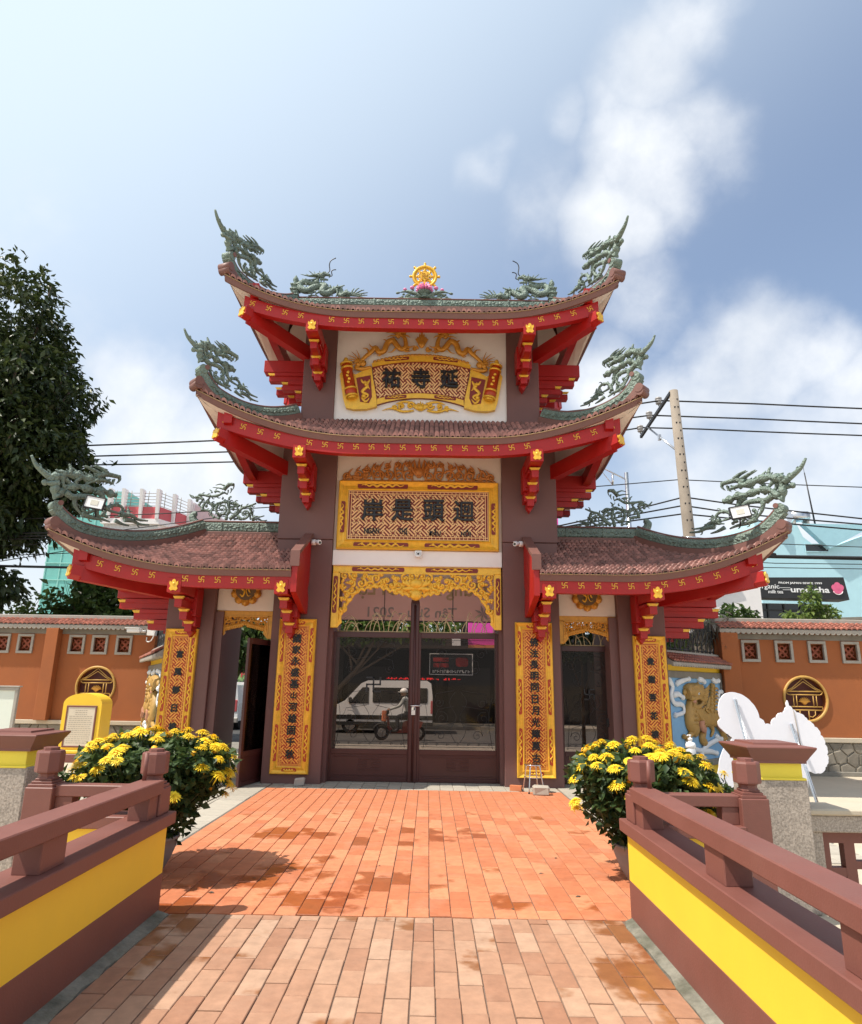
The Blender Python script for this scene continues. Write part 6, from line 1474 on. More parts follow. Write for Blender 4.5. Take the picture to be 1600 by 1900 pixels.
tree('street_tree','bright green tree seen through the open side door above the green shop sign',(-6.4,22.6,0),3.8,[(-6.2,22.6,3.2,.9,.8,.7),(-5.5,22.5,2.9,.8,.7,.6),(-6.8,22.6,2.7,.6,.7,.6),(-5.9,22.5,2.5,.9,.6,.35)],330,7,.26,'leaf_mid',6,trunk=.08,droop=.7,width=.26)
tree('street_tree','clipped green tree seen through the main arch under the hanging banner',(-4.6,30.3,0),5.2,[(-3.5,29.9,4.25,1.3,1,.75),(-2.1,29.9,4.25,1.1,.9,.65),(-.9,29.8,4.25,1.0,.9,.6),(-4.6,29.9,4.15,.9,.8,.65),(.7,30,4.25,.8,.7,.55)],620,7,.27,'leaf_light',8,trunk=.12,droop=.4,width=.3)
tree('shrub','round dark shrub above the shut side door',(3.85,16.2,0),3.2,[(3.85,16.2,2.75,.55,.5,.36),(3.5,16.2,2.6,.3,.4,.25),(4.3,16.2,2.65,.35,.4,.3)],200,7,.13,'leaf_dark',9,trunk=.05,droop=.2,width=.3)
tree('shrub','light green shrub behind the twisted iron railing by the utility pole',(5.6,15.9,0),3.2,[(5.6,15.9,2.75,.55,.4,.5),(6.0,16.0,2.9,.4,.35,.4),(5.2,15.9,2.6,.4,.35,.5)],90,7,.19,'leaf_light',10,trunk=.05,droop=.3,width=.25)
tree('shrub','dark shrub behind the twisted iron railing beside the small wall camera',(-6.0,17.6,0),3.2,[(-6.1,17.6,2.8,.4,.35,.45),(-5.8,17.5,2.6,.35,.35,.5)],120,7,.17,'leaf_dark',14,trunk=.05,droop=.3,width=.25)
tree('dry_bush','drooping pale dry leaves over the corner of the relief wall railing',(6.75,15.5,0),3.4,[(6.62,15.3,2.95,.16,.15,.22),(6.7,15.2,3.05,.18,.15,.15)],30,8,.34,'leaf_dry',11,trunk=.04,droop=1.2,width=.10,limbs=False)
tree('roof_plant','small upright leafy plant in front of the black shop sign',(18.0,31,0),6.2,[(17.9,31,5.7,.38,.4,.62),(18.5,31,5.1,.5,.4,.28),(17.2,31,5.0,.5,.4,.2)],110,7,.24,'leaf_light',12,trunk=.05,droop=.5,width=.3)
tree('roof_plant','low spreading plant over the wall end nearest the utility pole',(13.6,29.5,0),5.2,[(13.7,29.5,4.8,.8,.5,.4),(13.0,29.5,4.5,.6,.5,.35)],90,7,.30,'leaf_mid',13,trunk=.05,droop=.6,width=.28)
# ------------------------------------------------------------------ potted chrysanthemums
def flower_mesh(rad,seed,drop):
    rnd=random.Random(seed); q=MB()
    for (n,r0,r1,z0,z1,w) in ((24,.15,1.0,.05,-.10*drop,.16),(20,.12,.86,.12,.10,.16),(16,.10,.66,.18,.24,.15),(11,.05,.42,.22,.36,.13),(7,.0,.2,.25,.40,.12)):
        for i in range(n):
            a=2*math.pi*i/n+rnd.uniform(-.12,.12); rr=r1*rnd.uniform(.88,1.08); c,s=math.cos(a),math.sin(a); ww=w*rnd.uniform(.8,1.2)/2; zz=z1+rnd.uniform(-.05,.05)
            def p(r,t,z): return (rad*(r*c-t*s),rad*(r*s+t*c),rad*z)
            q.add([p(r0,-ww*.4,z0),p(r0,ww*.4,z0),p(lerp(r0,rr,.6),ww,lerp(z0,zz,.6)+.07),p(rr,0,zz),p(lerp(r0,rr,.6),-ww,lerp(z0,zz,.6)+.07)],[(0,1,2,4),(4,2,3)])
    for i in range(9):
        a=2*math.pi*i/9+rnd.random(); c,s=math.cos(a),math.sin(a); q.add([(rad*.3*c,rad*.3*s,0),(rad*(.55*c-.06*s),rad*(.55*s+.06*c),-rad*.2),(rad*.62*c,rad*.62*s,-rad*rnd.uniform(.35,.75)*drop),(rad*(.55*c+.06*s),rad*(.55*s-.06*c),-rad*.2)],[(0,1,2,3)])
    return q.mesh('flower',M['petal'])
FM=[flower_mesh(.072,i,.8+.2*(i%3)) for i in range(5)]
def bud_mesh():
    q=MB(); q.lathe([(.006,-.02),(.020,-.008),(.024,.006),(.016,.020),(.0,.024)],n=8); return q.mesh('bud',M['bud'])
BM=bud_mesh()
def mum(cx,cy,rx,ry,ztop,zlow,nf,nb,seed,label,pot=True,leaves=1500,big=1.0):
    rnd=random.Random(seed); rng=np.random.default_rng(seed)
    t=thing('potted_chrysanthemum',label,'potted plant',(cx,cy,0),'potted yellow chrysanthemums')
    if pot:
        q=MB(); q.lathe([(.13,0),(.15,.01),(.215,.12),(.262,.24),(.272,.30),(.285,.305),(.285,.33),(.265,.335),(.250,.30),(.0,.28)],(cx,cy,0),24); q.build('pot',M['clay'],t)
    heads=[]; tries=0
    while len(heads)<nf and tries<6000:
        tries+=1; a=rnd.uniform(0,2*math.pi); f=math.sqrt(rnd.random()) if rnd.random()<.72 else rnd.uniform(.93,1.04)
        x=cx+rx*f*math.cos(a); y=cy+ry*f*math.sin(a); side=max(0,f-.93)/.1
        z=ztop-.20*f**2.5*(ztop-zlow)/.6+rnd.uniform(-.045,.03)-(rnd.random()**1.5*(ztop-zlow)*.8 if f>.9 else 0)
        if all((x-h[0])**2+(y-h[1])**2+((z-h[2])*1.2)**2>(.088*big)**2 for h in heads): heads.append((x,y,z,f,a))
    sq=MB()
    base=Vector((cx,cy,.30 if pot else .2))
    for (x,y,z,f,a) in heads:
        o=bpy.data.objects.new('flower',rnd.choice(FM)); COL.objects.link(o); o.parent=t; o.location=(x-cx,y-cy,z)
        tl=.18+.75*max(0,f-.55); o.rotation_euler=(0,0,0); d=Vector((math.cos(a)*tl+rnd.uniform(-.15,.15),math.sin(a)*tl+rnd.uniform(-.15,.15),1)); o.rotation_euler=d.to_track_quat('Z','Y').to_euler(); s=rnd.uniform(.86,1.28)*big; o.scale=(s,s,s*rnd.uniform(.85,1.1))
        p=Vector((x,y,z)); b=base+Vector((rnd.uniform(-.15,.15),rnd.uniform(-.15,.15),0)); m=b.lerp(p,.55)+Vector((math.cos(a)*.05,math.sin(a)*.05,.06)); sq.tube(spline([b,m,p],4),[.007]*5+[.005]*4,5)
    for i in range(nb):
        a=rnd.uniform(0,2*math.pi); f=rnd.uniform(.6,1.03); z=lerp(ztop-.1,zlow,rnd.random()**1.0); ff=f*(.55+.45*(z-.3)/(ztop-.3)); x=cx+rx*ff*math.cos(a); y=cy+ry*ff*math.sin(a)
        o=bpy.data.objects.new('bud',BM); COL.objects.link(o); o.parent=t; o.location=(x-cx,y-cy,z); s=rnd.uniform(.8,1.7); o.scale=(s,s,s); o.rotation_euler=(rnd.uniform(-.5,.5),rnd.uniform(-.5,.5),0)
    for i in range(46):
        a=rnd.uniform(0,6.28); f=rnd.uniform(.3,1.0); z=rnd.uniform(.6,ztop-.1); p=Vector((cx+rx*f*math.cos(a)*(z/ztop),cy+ry*f*math.sin(a)*(z/ztop),z)); b=base+Vector((rnd.uniform(-.16,.16),rnd.uniform(-.16,.16),0)); sq.tube(spline([b,b.lerp(p,.5)+Vector((0,0,.05)),p],4),.0045,5)
    o=sq.build('stems',M['stem'],t); o['kind']='stuff'
    n=leaves; z=.34+(ztop-.06-.34)*rng.random(n)**.48; a=rng.uniform(0,2*math.pi,n); k=.30+.70*np.clip((z-.32)/(ztop-.40),0,1)**.75; f=np.sqrt(rng.uniform(.05,1,n))
    C=np.stack([cx+rx*k*f*np.cos(a),cy+ry*k*f*np.sin(a),z-.16*f**2*k],1); D=np.stack([np.cos(a)*f,np.sin(a)*f,.2+0*a],1)
    leaf_cloud('foliage','leaf_mum',t,C,D,.085,3,rng,.35,.36)
    return t
mum(-2.36,6.85,.72,.70,1.27,.62,84,34,21,'big potted yellow chrysanthemum by the shaded parapet, its shadow on the bricks',leaves=1900)
mum(2.28,6.85,.66,.66,1.24,.60,76,46,22,'big potted yellow chrysanthemum by the sunlit parapet, near the sanitizer bottle',leaves=1700)
mum(-3.62,7.3,.34,.34,.86,.55,7,5,23,'small chrysanthemum with few flowers behind the parapet return near the notice stele',leaves=420)
mum(3.02,7.0,.20,.25,.98,.5,3,3,24,'small chrysanthemum with one or two flowers behind the parapet return near the cutout board',leaves=260)
# trailing twig and fallen leaves
def fallen(pts,mname,seed):
    rnd=random.Random(seed)
    for (x,y,s) in pts:
        q=MB(); a=rnd.uniform(0,6.28); c,sn=math.cos(a),math.sin(a); V=[(-1,0,.0),(0,.45,.25),(1,0,.12),(0,-.45,.2)]
        q.add([(x+s*(u*c-v*sn),y+s*(u*sn+v*c),.017+s*w) for u,v,w in V],[(0,1,2,3)]); q.add([(x+s*(u*c-v*sn),y+s*(u*sn+v*c),.016+s*w) for u,v,w in V],[(3,2,1,0)])
        o=q.build('fallen_leaf',M[mname]); tag(o,'small dry fallen leaf lying on the orange brick path','leaf','fallen leaves on the brick path')
fallen([(-1.55,6.25,.035),(-1.3,6.7,.022),(1.55,6.3,.03),(1.35,7.0,.028),(.95,5.95,.02),(-.2,7.2,.018),(1.6,7.6,.03),(-.9,6.0,.012)],'leaf_dry2' if 'leaf_dry2' in M else 'trunk',2)
# ------------------------------------------------------------------ things in the courtyard
def cutout():
    t=thing('cutout_board','white scalloped cutout board seen from behind with grey props','board',(4.9,9.2,0))
    Z=9.0; k=.00105
    # outline in metres on the board's own plane, right-hand side first
    U=lambda u,v:(4.065+u*k, 1.70-(v-35)*k*1.02)
    pts=[(110,35),(200,45),(290,85),(360,150),(410,220),(440,330),(470,345),(495,380),(500,405),(580,408),(590,360),(615,335),(650,325),(665,290),(700,270),(740,268),(760,240),(790,195),(806,120),(820,180),(860,225),(905,262),(950,272),(1000,310),(1030,350),(1075,375),(1105,420),(1150,455),(1165,515),(1200,560),(1205,620),(1228,680),(1215,735),(1222,800),(1200,850),(1175,880),(1150,925),(1080,945),(1000,930),(950,905),(940,1000),(935,1130),(930,1300),(920,1640),(-150,1640),(-150,1330),(-140,1150),(-110,900),(-60,740),(0,650),(60,610),(85,560),(40,525),(0,500),(-30,470),(-70,430),(-75,380),(-40,345),(-55,280),(-50,190),(-10,100),(50,50)]
    P=[]
    for k_,p in enumerate(pts):
        a=U(*p); P.append(a)
        if k_<len(pts)-1 and p[1]<1300 and pts[k_+1][1]<1300:
            b=U(*pts[k_+1]); dx,dz=b[0]-a[0],b[1]-a[1]; l=math.hypot(dx,dz)
            bul=(.16 if l<.13 else .05) if 440<p[0]<1240 and p[1]>120 else .06
            for f in (.25,.5,.75): kk=4*f*(1-f)*bul; P.append((a[0]+dx*f-dz*kk*-1*(-1),a[1]+dz*f+dx*kk))
    q=MB()
    P3=[(x,z) for x,z in P]
    n=len(P3); tri=tessellate_polygon([[Vector((x,z,0)) for x,z in P3]])
    A=[(x,Z,max(z,.012)) for x,z in P3]; B=[(x,Z+.018,max(z,.012)) for x,z in P3]
    fs=[]
    for a,b,c in tri:
        cr=(P3[b][0]-P3[a][0])*(P3[c][1]-P3[a][1])-(P3[b][1]-P3[a][1])*(P3[c][0]-P3[a][0])
        f=(a,b,c) if cr>0 else (c,b,a); fs.append(f); fs.append(tuple(n+i for i in f[::-1]))
    q.add(A+B,fs); b0=0
    for i in range(n): q.f.append((i,n+i,n+(i+1)%n,(i+1)%n)); q.m.append(0); q.s.append(False)
    q.build('board',M['board_white'],t)
    for (u,v0,u1,v1) in ((145,118,215,600),(805,392,850,640)):
        q=MB(); a=Vector((U(u,v0)[0],Z-.02,U(u,v0)[1])); b=Vector((U(u1,v1)[0]+.03,Z-.45,.02)); d=(b-a).normalized(); q.tube([a,b],.016,4,sm=False); q.tube([a+Vector((.022,0,0)),b+Vector((.022,0,0))],.007,6); q.build('prop',M['steel'],t)
    for u in (865,):
        q=MB(); a=Vector((U(u,235)[0],Z-.008,U(u,235)[1])); q.tube([a,Vector((U(930,900)[0],Z-.006,U(930,900)[1]))],.005,4); q.build('seam',M['pole'],t)
cutout()
t=thing('sanitizer_bottle','white pump sanitizer bottle with grey label behind the yellow flowers','bottle',(3.61,9.0,0))
q=MB(); q.lathe([(.055,.84),(.062,.85),(.062,1.0)],(3.61,9,0),16); q.build('label_band',M['grey_plastic'],t)
q=MB(); q.lathe([(.0625,1.0),(.0625,1.045),(.05,1.068),(.022,1.078),(.022,1.10),(.028,1.10),(.028,1.125),(.010,1.127),(.010,1.15),(.016,1.152),(.016,1.165),(0,1.167)],(3.61,9,0),16); q.tube([(3.61,9,1.158),(3.58,8.99,1.160),(3.565,8.985,1.150)],.007,6); q.build('pump_bottle',M['white_plastic'],t)
q=MB(); q.tube([(3.61,9,.02),(3.61,9,.82)],.022,8); q.lathe([(.15,0),(.15,.02),(.03,.03)],(3.61,9,0),16); q.bbox(3.53,3.69,8.92,9.08,.815,.84,.004); q.build('stand',M['black_metal'],t)
# notice stele
t=thing('notice_stele','yellow arched notice stele with a framed pale sheet of faint text','notice board',(-7.3,15.4,0))
x0,x1,y0=-7.70,-6.86,15.2
q=MB(); q.bbox(x0-.13,x1+.13,y0-.1,y0+.62,0,.17,.01); q.build('plinth',M['brown'],t)
q=MB(); q.bbox(x0-.09,x1+.09,y0-.05,y0+.56,.17,.24,.01)
cx=(x0+x1)/2; hw=(x1-x0)/2; ar=[(x0,.24),(x1,.24),(x1,1.20)]+[(cx+hw*math.cos(a),1.20+.22*math.sin(a)) for a in np.linspace(0,math.pi,15)[1:-1]]+[(x0,1.20)]
q.prism(ar,(0,y0+.5,0),(1,0,0),(0,0,1),(0,-1,0),.5); q.build('slab',M['yellow'],t)
q=MB(); 
for a in ((x0+.09,x1-.09,1.13,1.165),(x0+.09,x1-.09,.30,.335),(x0+.09,x0+.125,.335,1.13),(x1-.125,x1-.09,.335,1.13)): q.bbox(a[0],a[1],y0-.022,y0+.01,a[2],a[3],.004)
fr=q.build('frame',M['brown'],t)
M['paper']=mat('yellowed_paper',(.66,.58,.46),.7,.06,4)
M['ink']=mat('faint_ink',(.36,.31,.25),.8,.1,9)
q=MB(); q.box(x0+.12,x1-.12,y0-.012,y0-.004,.33,1.135); sh=q.build('notice_sheet',M['paper'],fr)
rnd=random.Random(4); q=MB()
for i in range(17):
    z=1.06-i*.042
    x=x0+.17+(0.12 if i<3 else 0); xe=x1-.17-(.12 if i<3 else 0)
    while x<xe-.02:
        w=rnd.uniform(.02,.07); w=min(w,xe-x); q.box(x,x+w,y0-.0145,y0-.0135,z,z+.010); x+=w+.014
    if i in (3,9,10): continue
o=q.build('printed_lines',M['ink'],sh) if False else q.build('printed_lines',M['ink'],fr); o['kind']='stuff'
# blank notice board at the left edge
t=thing('blank_board','blank pale board in a grey metal frame beyond the brown capped granite pier','board',(-7.6,13,0))
q=MB(); x0,x1,z0,z1=-9.2,-7.42,.62,1.56
M['board_pale']=mat('pale_board',(.66,.70,.62),.5,.03,2)
q.box(x0+.04,x1-.04,13.0,13.02,z0+.04,z1-.04); q.build('sheet',M['board_pale'],t)
q=MB()
for a in ((x0,x1,z1-.06,z1),(x0,x1,z0,z0+.06),(x0,x0+.06,z0+.06,z1-.06),(x1-.06,x1,z0+.06,z1-.06)): q.bbox(a[0],a[1],12.975,13.04,a[2],a[3],.006)
q.bbox(x0-.02,x1+.03,12.95,13.06,z1,z1+.025,.005); q.build('frame',M['concrete'],t)
q=MB(); 
for xx in (x0+.03,x1-.03): q.tube([(xx,13.03,0),(xx,13.03,z0)],.025,8)
q.build('leg',M['concrete'],t)
# stool, bricks and lumps by the columns
t=thing('steel_stool','steel stool with thin splayed legs in front of the tall couplet board','stool',(2.03,11.95,0))
q=MB(); q.lathe([(0,.44),(.135,.44),(.15,.447),(.15,.456),(.14,.462),(.11,.463),(.10,.458),(0,.458)],(2.03,11.95,0),24); q.build('seat',M['mirror_chrome'],t)
for i in range(4):
    a=math.pi/4+i*math.pi/2+.25; d=Vector((math.cos(a),math.sin(a),0)); c=Vector((2.03,11.95,0)); q=MB(); q.tube(spline([c+d*.08+Vector((0,0,.445)),c+d*.115+Vector((0,0,.43)),c+d*.13+Vector((0,0,.38)),c+d*.19+Vector((0,0,.018))],4),.011,8); q.build('leg',M['mirror_chrome'],t)
    q=MB(); q.lathe([(.014,0),(.016,.005),(.013,.03)],tuple(c+d*.192+Vector((0,0,.014))),8); q.build('rubber_foot',M['rubber'],t)
q=MB(); q.tube([Vector((2.03+.145*math.cos(a),11.95+.145*math.sin(a),.26)) for a in np.linspace(0,2*math.pi,25)],.006,6,cap=False); q.build('ring',M['mirror_chrome'],t)
def hollow_brick():
    q=MB(); L,W,H=.20,.085,.085; q.prism([(-W/2,0),(W/2,0),(W/2,H),(-W/2,H)],(0,0,0),(0,-1,0),(0,0,1),(-1,0,0),L/2); q=MB()
    fr=[(-.5,.5,0,.12),(-.5,.5,.88,1),(-.5,.5,.44,.56),(-.5,-.38,.12,.44),(.38,.5,.12,.44),(-.06,.06,.12,.44),(-.5,-.38,.56,.88),(.38,.5,.56,.88),(-.06,.06,.56,.88)]
    for a in fr: q.box(-L/2,L/2,a[0]*W,a[1]*W,a[2]*H,a[3]*H)
    return q
q=hollow_brick(); q.xform(T((1.76,12.12,.014))@Matrix.Rotation(-.35,4,'Z')); o=q.build('clay_brick',M['brick']); tag(o,'orange hollow clay brick lying beside the steel stool','brick')
def lump(name,cx,cy,sx,sy,sz,seed,label,m):
    rnd=random.Random(seed); q=MB(); n=10; vs=[]; 
    q.bbox(-sx,sx,-sy,sy,0,sz,min(sx,sy,sz)*.25); q.v=[(x*rnd.uniform(.86,1.12),y*rnd.uniform(.86,1.12),z*(rnd.uniform(.86,1.08) if z>.02 else 1)) for x,y,z in q.v]
    q.xform(T((cx,cy,.012))@Matrix.Rotation(rnd.uniform(-.3,.3),4,'Z')); o=q.build(name,m); tag(o,label,'stone'); return o
lump('concrete_lump',-1.94,12.32,.085,.06,.125,2,'small broken concrete lump against the column under the first couplet board',M['concrete'])
lump('rough_stone',2.12,11.72,.13,.09,.15,6,'rough pale stone block lying between the steel stool legs',M['paver'])
# cameras and floodlights
def bullet(c,d,label,side):
    c=Vector(c); d=Vector(d).normalized(); t=thing('security_camera',label,'camera',tuple(c),'white security cameras')
    q=MB(); q.tube([c+Vector((-side*.10,.02,.0)),c+Vector((-side*.02,.02,0))],.055,12); q.tube([c+Vector((-side*.03,.0,0)),c],.02,8); q.build('mount',M['white_plastic'],t)
    q=MB(); q.tube([c-d*.03,c+d*.0,c+d*.13,c+d*.14],[.035,.042,.042,.038],14); q.tube([c+d*.05+Vector((0,0,.04)),c+d*.17+Vector((0,0,.04))],.012,6); b=q.build('housing',M['white_plastic'],t)
    q=MB(); q.tube([c+d*.138,c+d*.146],.026,12); q.build('lens',M['dark_glass'],t)
bullet((-1.90,12.38,4.30),(.55,-.8,-.22),'white bullet camera on the red bargeboard nearest the open side door',1)
bullet((1.90,12.38,4.33),(-.55,-.8,-.22),'white bullet camera on the red bargeboard nearest the shut side door',-1)
t=thing('dome_camera','small white dome camera under the middle of the rectangular name board','camera',(.02,12.5,4.14))
q=MB(); q.bbox(-.055,.095,12.50,12.56,4.075,4.20,.02); q.lathe([(.055,0),(.065,.02),(.06,.05),(.03,.075),(0,.08)],(.02,12.48,4.05),14); q.build('housing',M['white_plastic'],t)
q=MB(); q.ball((.02,12.428,4.115),.022,8); q.ball((-.01,12.432,4.135),.009,6); q.ball((.05,12.432,4.135),.009,6); q.build('lens',M['dark_glass'],t)
t=thing('security_camera','white box camera with a looping cable on the orange wall beside the dark railing','camera',(-6.9,16.6,2.9),'white security cameras')
q=MB(); q.bbox(-6.68,-6.50,16.66,16.86,2.78,2.94,.01); q.tube([(-6.68,16.6,2.87),(-6.78,16.55,2.87)],.03,8); q.build('mount',M['white_plastic'],t)
q=MB(); q.bbox(-7.08,-6.76,16.42,16.52,2.83,2.93,.02); q.bbox(-7.12,-6.76,16.40,16.54,2.93,2.945,.004); q.build('housing',M['white_plastic'],t)
q=MB(); q.tube(spline([(-6.4,16.6,3.2),(-6.42,16.55,2.95),(-6.5,16.6,2.7),(-6.62,16.7,2.63),(-6.72,16.8,2.66),(-6.74,16.85,2.75)],5),.014,6); q.build('cable',M['white_plastic'],t)
def flood(c,yaw,roll,label):
    t=thing('floodlight',label,'floodlight',tuple(c),'floodlights on the low roof corners')
    Mx=T(c)@Matrix.Rotation(yaw,4,'Z')@Matrix.Rotation(roll,4,'Y')@Matrix.Rotation(-.12,4,'X')
    q=MB(); w,h=.17,.115
    for a in ((-w,w,h-.018,h),(-w,w,-h,-h+.018),(-w,-w+.018,-h+.018,h-.018),(w-.018,w,-h+.018,h-.018)): q.bbox(a[0],a[1],-.03,.03,a[2],a[3],.004)
    q.bbox(-w+.02,w-.02,.0,.045,-h+.02,h-.02,.005)
    for i in range(6): q.box(-w+.05+i*.045,-w+.06+i*.045,.045,.065,-h+.04,h-.04)
    q.xform(Mx); q.build('housing',M['black_metal'],t)
    q=MB(); q.box(-w+.018,w-.018,-.018,-.012,-h+.018,h-.018); q.xform(Mx); g=q.build('reflector',M['sign_white'],t); q=MB(); q.box(-.065,.065,-.024,-.019,-.045,.045); q.xform(Mx); q.build('lamp_plate',M['lens'],t)
    q=MB(); q.tube([(-w-.012,.02,0),(-w-.012,.09,-.06),(w+.012,.09,-.06),(w+.012,.02,0)],.010,5); q.tube([(0,.09,-.06),(0,.22,-.18)],.014,6); q.xform(Mx); q.build('bracket',M['black_metal'],t)
flood((-5.64,11.33,4.72),.10,.16,'floodlight with black frame fixed to the dragon in front of the dark tree')
flood((5.66,11.33,4.74),-.18,-.17,'floodlight with black frame fixed to the dragon above the black shop sign')
# hanging banner behind the main arch, its lettering read from the street side
def banner():
    t=thing('hanging_banner','pale pink banner behind the main arch with its lettering showing reversed','banner',(0,14.75,3.0))
    m,nt,b=newmat('translucent_banner'); b.inputs['Base Color'].default_value=(.86,.62,.56,1); b.inputs['Roughness'].default_value=.6
    tr=nt.nodes.new('ShaderNodeBsdfTranslucent'); tr.inputs[0].default_value=(.95,.70,.64,1); mx=nt.nodes.new('ShaderNodeMixShader'); mx.inputs[0].default_value=.5; nt.links.new(b.outputs[0],mx.inputs[1]); nt.links.new(tr.outputs[0],mx.inputs[2]); nt.links.new(mx.outputs[0],nt.nodes['Material Output'].inputs[0])
    x0,x1,z0,z1=-2.05,2.0,3.06,4.3; n=14; q=MB(); Y=14.75
    f=lambda u:Y+.012*math.sin(u*9)
    A=[(lerp(x0,x1,i/n),f(i/n),z0+.004*math.sin(i)) for i in range(n+1)]; B=[(a[0],a[1],z1) for a in A]; C=[(a[0],a[1]+.004,a[2]) for a in A]; D=[(a[0],a[1]+.004,z1) for a in A]; k=n+1
    q.add(A+B+C+D,[(i,i+1,k+i+1,k+i) for i in range(n)]+[(2*k+i+1,2*k+i,3*k+i,3*k+i+1) for i in range(n)]); bn=q.build('cloth',m,t)
    q=MB(); 
    for xx in (-.74,.76): q.bbox(xx-.008,xx+.008,Y-.03,Y-.02,z0,z1,.002)
    q.bbox(x0,x1,Y-.03,Y-.018,z0-.015,z0+.012,.003); q.build('seam',M['black_metal'],t)
    MX=lambda x,y,z: frame((x,y,z),(-1,0,0),(0,0,1))
    M['print_grey']=mat('faded_grey_print',(.45,.42,.43),.7,.08,6); M['print_olive']=mat('faded_yellow_print',(.62,.50,.30),.7,.08,6)
    text('lettering','Tân Sửu - 2021',.3,MX(-.13,Y-.022,3.26),M['print_grey'],t,.001,.004,width=1.95,height=.24)
    text('lettering','Mừng Xuân Di Lặc',.4,MX(.0,Y-.022,3.74),M['print_olive'],t,.001,.006,width=3.0,height=.44)
    q=MB(); 
    for k in range(7): a=k*.9; q.prism([(0,0),(.10*math.cos(a-.3),.10*math.sin(a-.3)),(.2*math.cos(a),.2*math.sin(a)),(.10*math.cos(a+.3),.10*math.sin(a+.3))],(1.42,Y-.022,3.24),(1,0,0),(0,0,1),(0,-1,0),.002)
    q.build('flower_print',M['print_grey'],t)
banner()
# ------------------------------------------------------------------ street: pole, cables, lamp
t=thing('utility_pole','concrete utility pole with a slanting crossarm and three insulators','pole',(8.02,19.5,0))
q=MB(); a=Vector((8.14,19.5,-.1)); b=Vector((7.84,19.5,10.82)); q.tube([a,a.lerp(b,.5),b],[.21,.175,.135],16); sh=q.build('shaft',M['pole'],t)
q=MB()
for i in range(30):
    f=.28+i*.0238; p=a.lerp(b,f); R=lerp(.21,.135,f)
    for off in (-.9,.65):
        an=-math.pi/2+off*.45; c=p+Vector((R*math.cos(an),R*math.sin(an),0)); 
        if i%2==0 or off>0: q.box(c.x-.022,c.x+.022,c.y-.006,c.y+.02,c.z-.03,c.z+.012)
o=q.build('hole',M['black'],sh); o['kind']='stuff'
q=MB(); d=Vector((7.60,22.15,10.28)); c=Vector((7.72,19.45,10.72)); q.prism([(-.04,-.05),(.04,-.05),(.04,.05),(-.04,.05)],c,(1,0,0),(0,0,1),(d-c).normalized(),(d-c).length); q.build('crossarm',M['black_metal'],t)
q=MB(); q.tube([(7.62,21.4,10.33),(7.80,19.6,8.9)],.035,6); q.bbox(7.62,7.72,20.5,20.58,9.55,9.75,.01); q.build('brace',M['steel'],t)
for f in (.30,.62,.95):
    p=c.lerp(d,f)+Vector((-.06,0,.04)); q=MB(); q.lathe([(.02,0),(.02,.06),(.08,.07),(.10,.10),(.07,.13),(.10,.15),(.11,.19),(.08,.215),(.11,.235),(.11,.28),(.06,.31),(.0,.32)],tuple(p),12); q.build('insulator',M['porcelain'],t)
q=MB(); 
for z in (5.02,6.02): 
    p=a.lerp(b,(z+.1)/10.92); q.lathe([(.205,0),(.212,.01),(.212,.05),(.205,.06)],(p.x,p.y,z),14)
q.build('band',M['steel'],t)
def cable(pts,r,label,name='power_cable',group='cables strung from the utility pole'):
    P0=[Vector(p) for p in pts]; P=[P0[0]]
    for a,b in zip(P0,P0[1:]):
        n=max(1,int((b-a).length/1.5)); sg=.0012*(b-a).length**2
        for i in range(1,n+1): f=i/n; P.append(a.lerp(b,f)-Vector((0,0,min(sg,.25)*4*f*(1-f)*.25)))
    q=MB(); q.tube(P,r,5); o=q.build(name,M['wire']); tag(o,label,'cable',group)
cable([(-60,20.2,7.6),(-10.966,20.2,8.925),(-6.175,20.2,9.206),(0,20.2,9.8),(6.853,20.2,10.655),(7.66,20.2,10.80),(10.72,20.2,10.74),(14.215,20.2,10.63),(50,20.2,10.6)],.027,'thick upper cable on the insulator nearest the utility pole')
cable([(-60,21.1,7.7),(-11.41,21.1,8.866),(-6.423,21.1,9.12),(0,21.1,9.65),(6.567,21.1,10.493),(7.62,21.1,10.66),(11.129,21.1,10.59),(14.758,21.1,10.476),(50,21.1,10.4)],.027,'thick upper cable on the middle insulator of the crossarm')
cable([(-60,22,7.8),(-11.862,22.0,8.857),(-6.675,22.0,9.061),(0,22,9.55),(7.0,22.0,10.46),(7.58,22.0,10.57),(9.657,22.0,10.549),(15.312,22.0,10.404),(50,22,10.3)],.027,'thick upper cable on the outermost insulator of the crossarm')
cable([(-40,19.6,5.0),(-7.884,19.6,6.587),(-4.325,19.6,6.865),(4.182,19.6,7.549),(7.829,19.6,7.92),(13.425,19.6,7.771),(50,19.6,7.7)],.016,'thin single cable crossing behind the roofs at mid height of the utility pole')
cable([(-30,19.62,5.5),(4.145,19.62,6.417),(6.449,19.62,6.958),(7.951,19.62,7.373),(9.652,19.62,7.146),(13.283,19.62,6.784),(50,19.62,6.2)],.024,'uppermost of three cables below mid height, passing the floodlight dragon')
cable([(-30,19.66,5.4),(4.149,19.66,6.36),(7.931,19.66,7.117),(9.545,19.66,6.891),(13.259,19.66,6.616),(50,19.66,6.1)],.024,'middle one of three cables below mid height, passing the floodlight dragon')
cable([(-30,19.7,5.3),(4.223,19.7,6.30),(7.912,19.7,6.864),(13.234,19.7,6.449),(50,19.7,6.0)],.024,'lowest of three cables below mid height, passing the floodlight dragon')
q=MB(); rnd=random.Random(3)
for k in range(5): q.tube(spline([(-40,19.8,4.9+.02*k),(-12.6,19.8+.02*k,4.95),(-7.758,19.8,4.86+.015*k),(0,19.8,5.2),(7.92,19.8+.02*k,6.0),(10.653,19.8,5.66+rnd.uniform(-.03,.05)),(13.242,19.8+.02*k,5.60+rnd.uniform(-.03,.05)),(50,19.8,5.5)],5),.034,5)
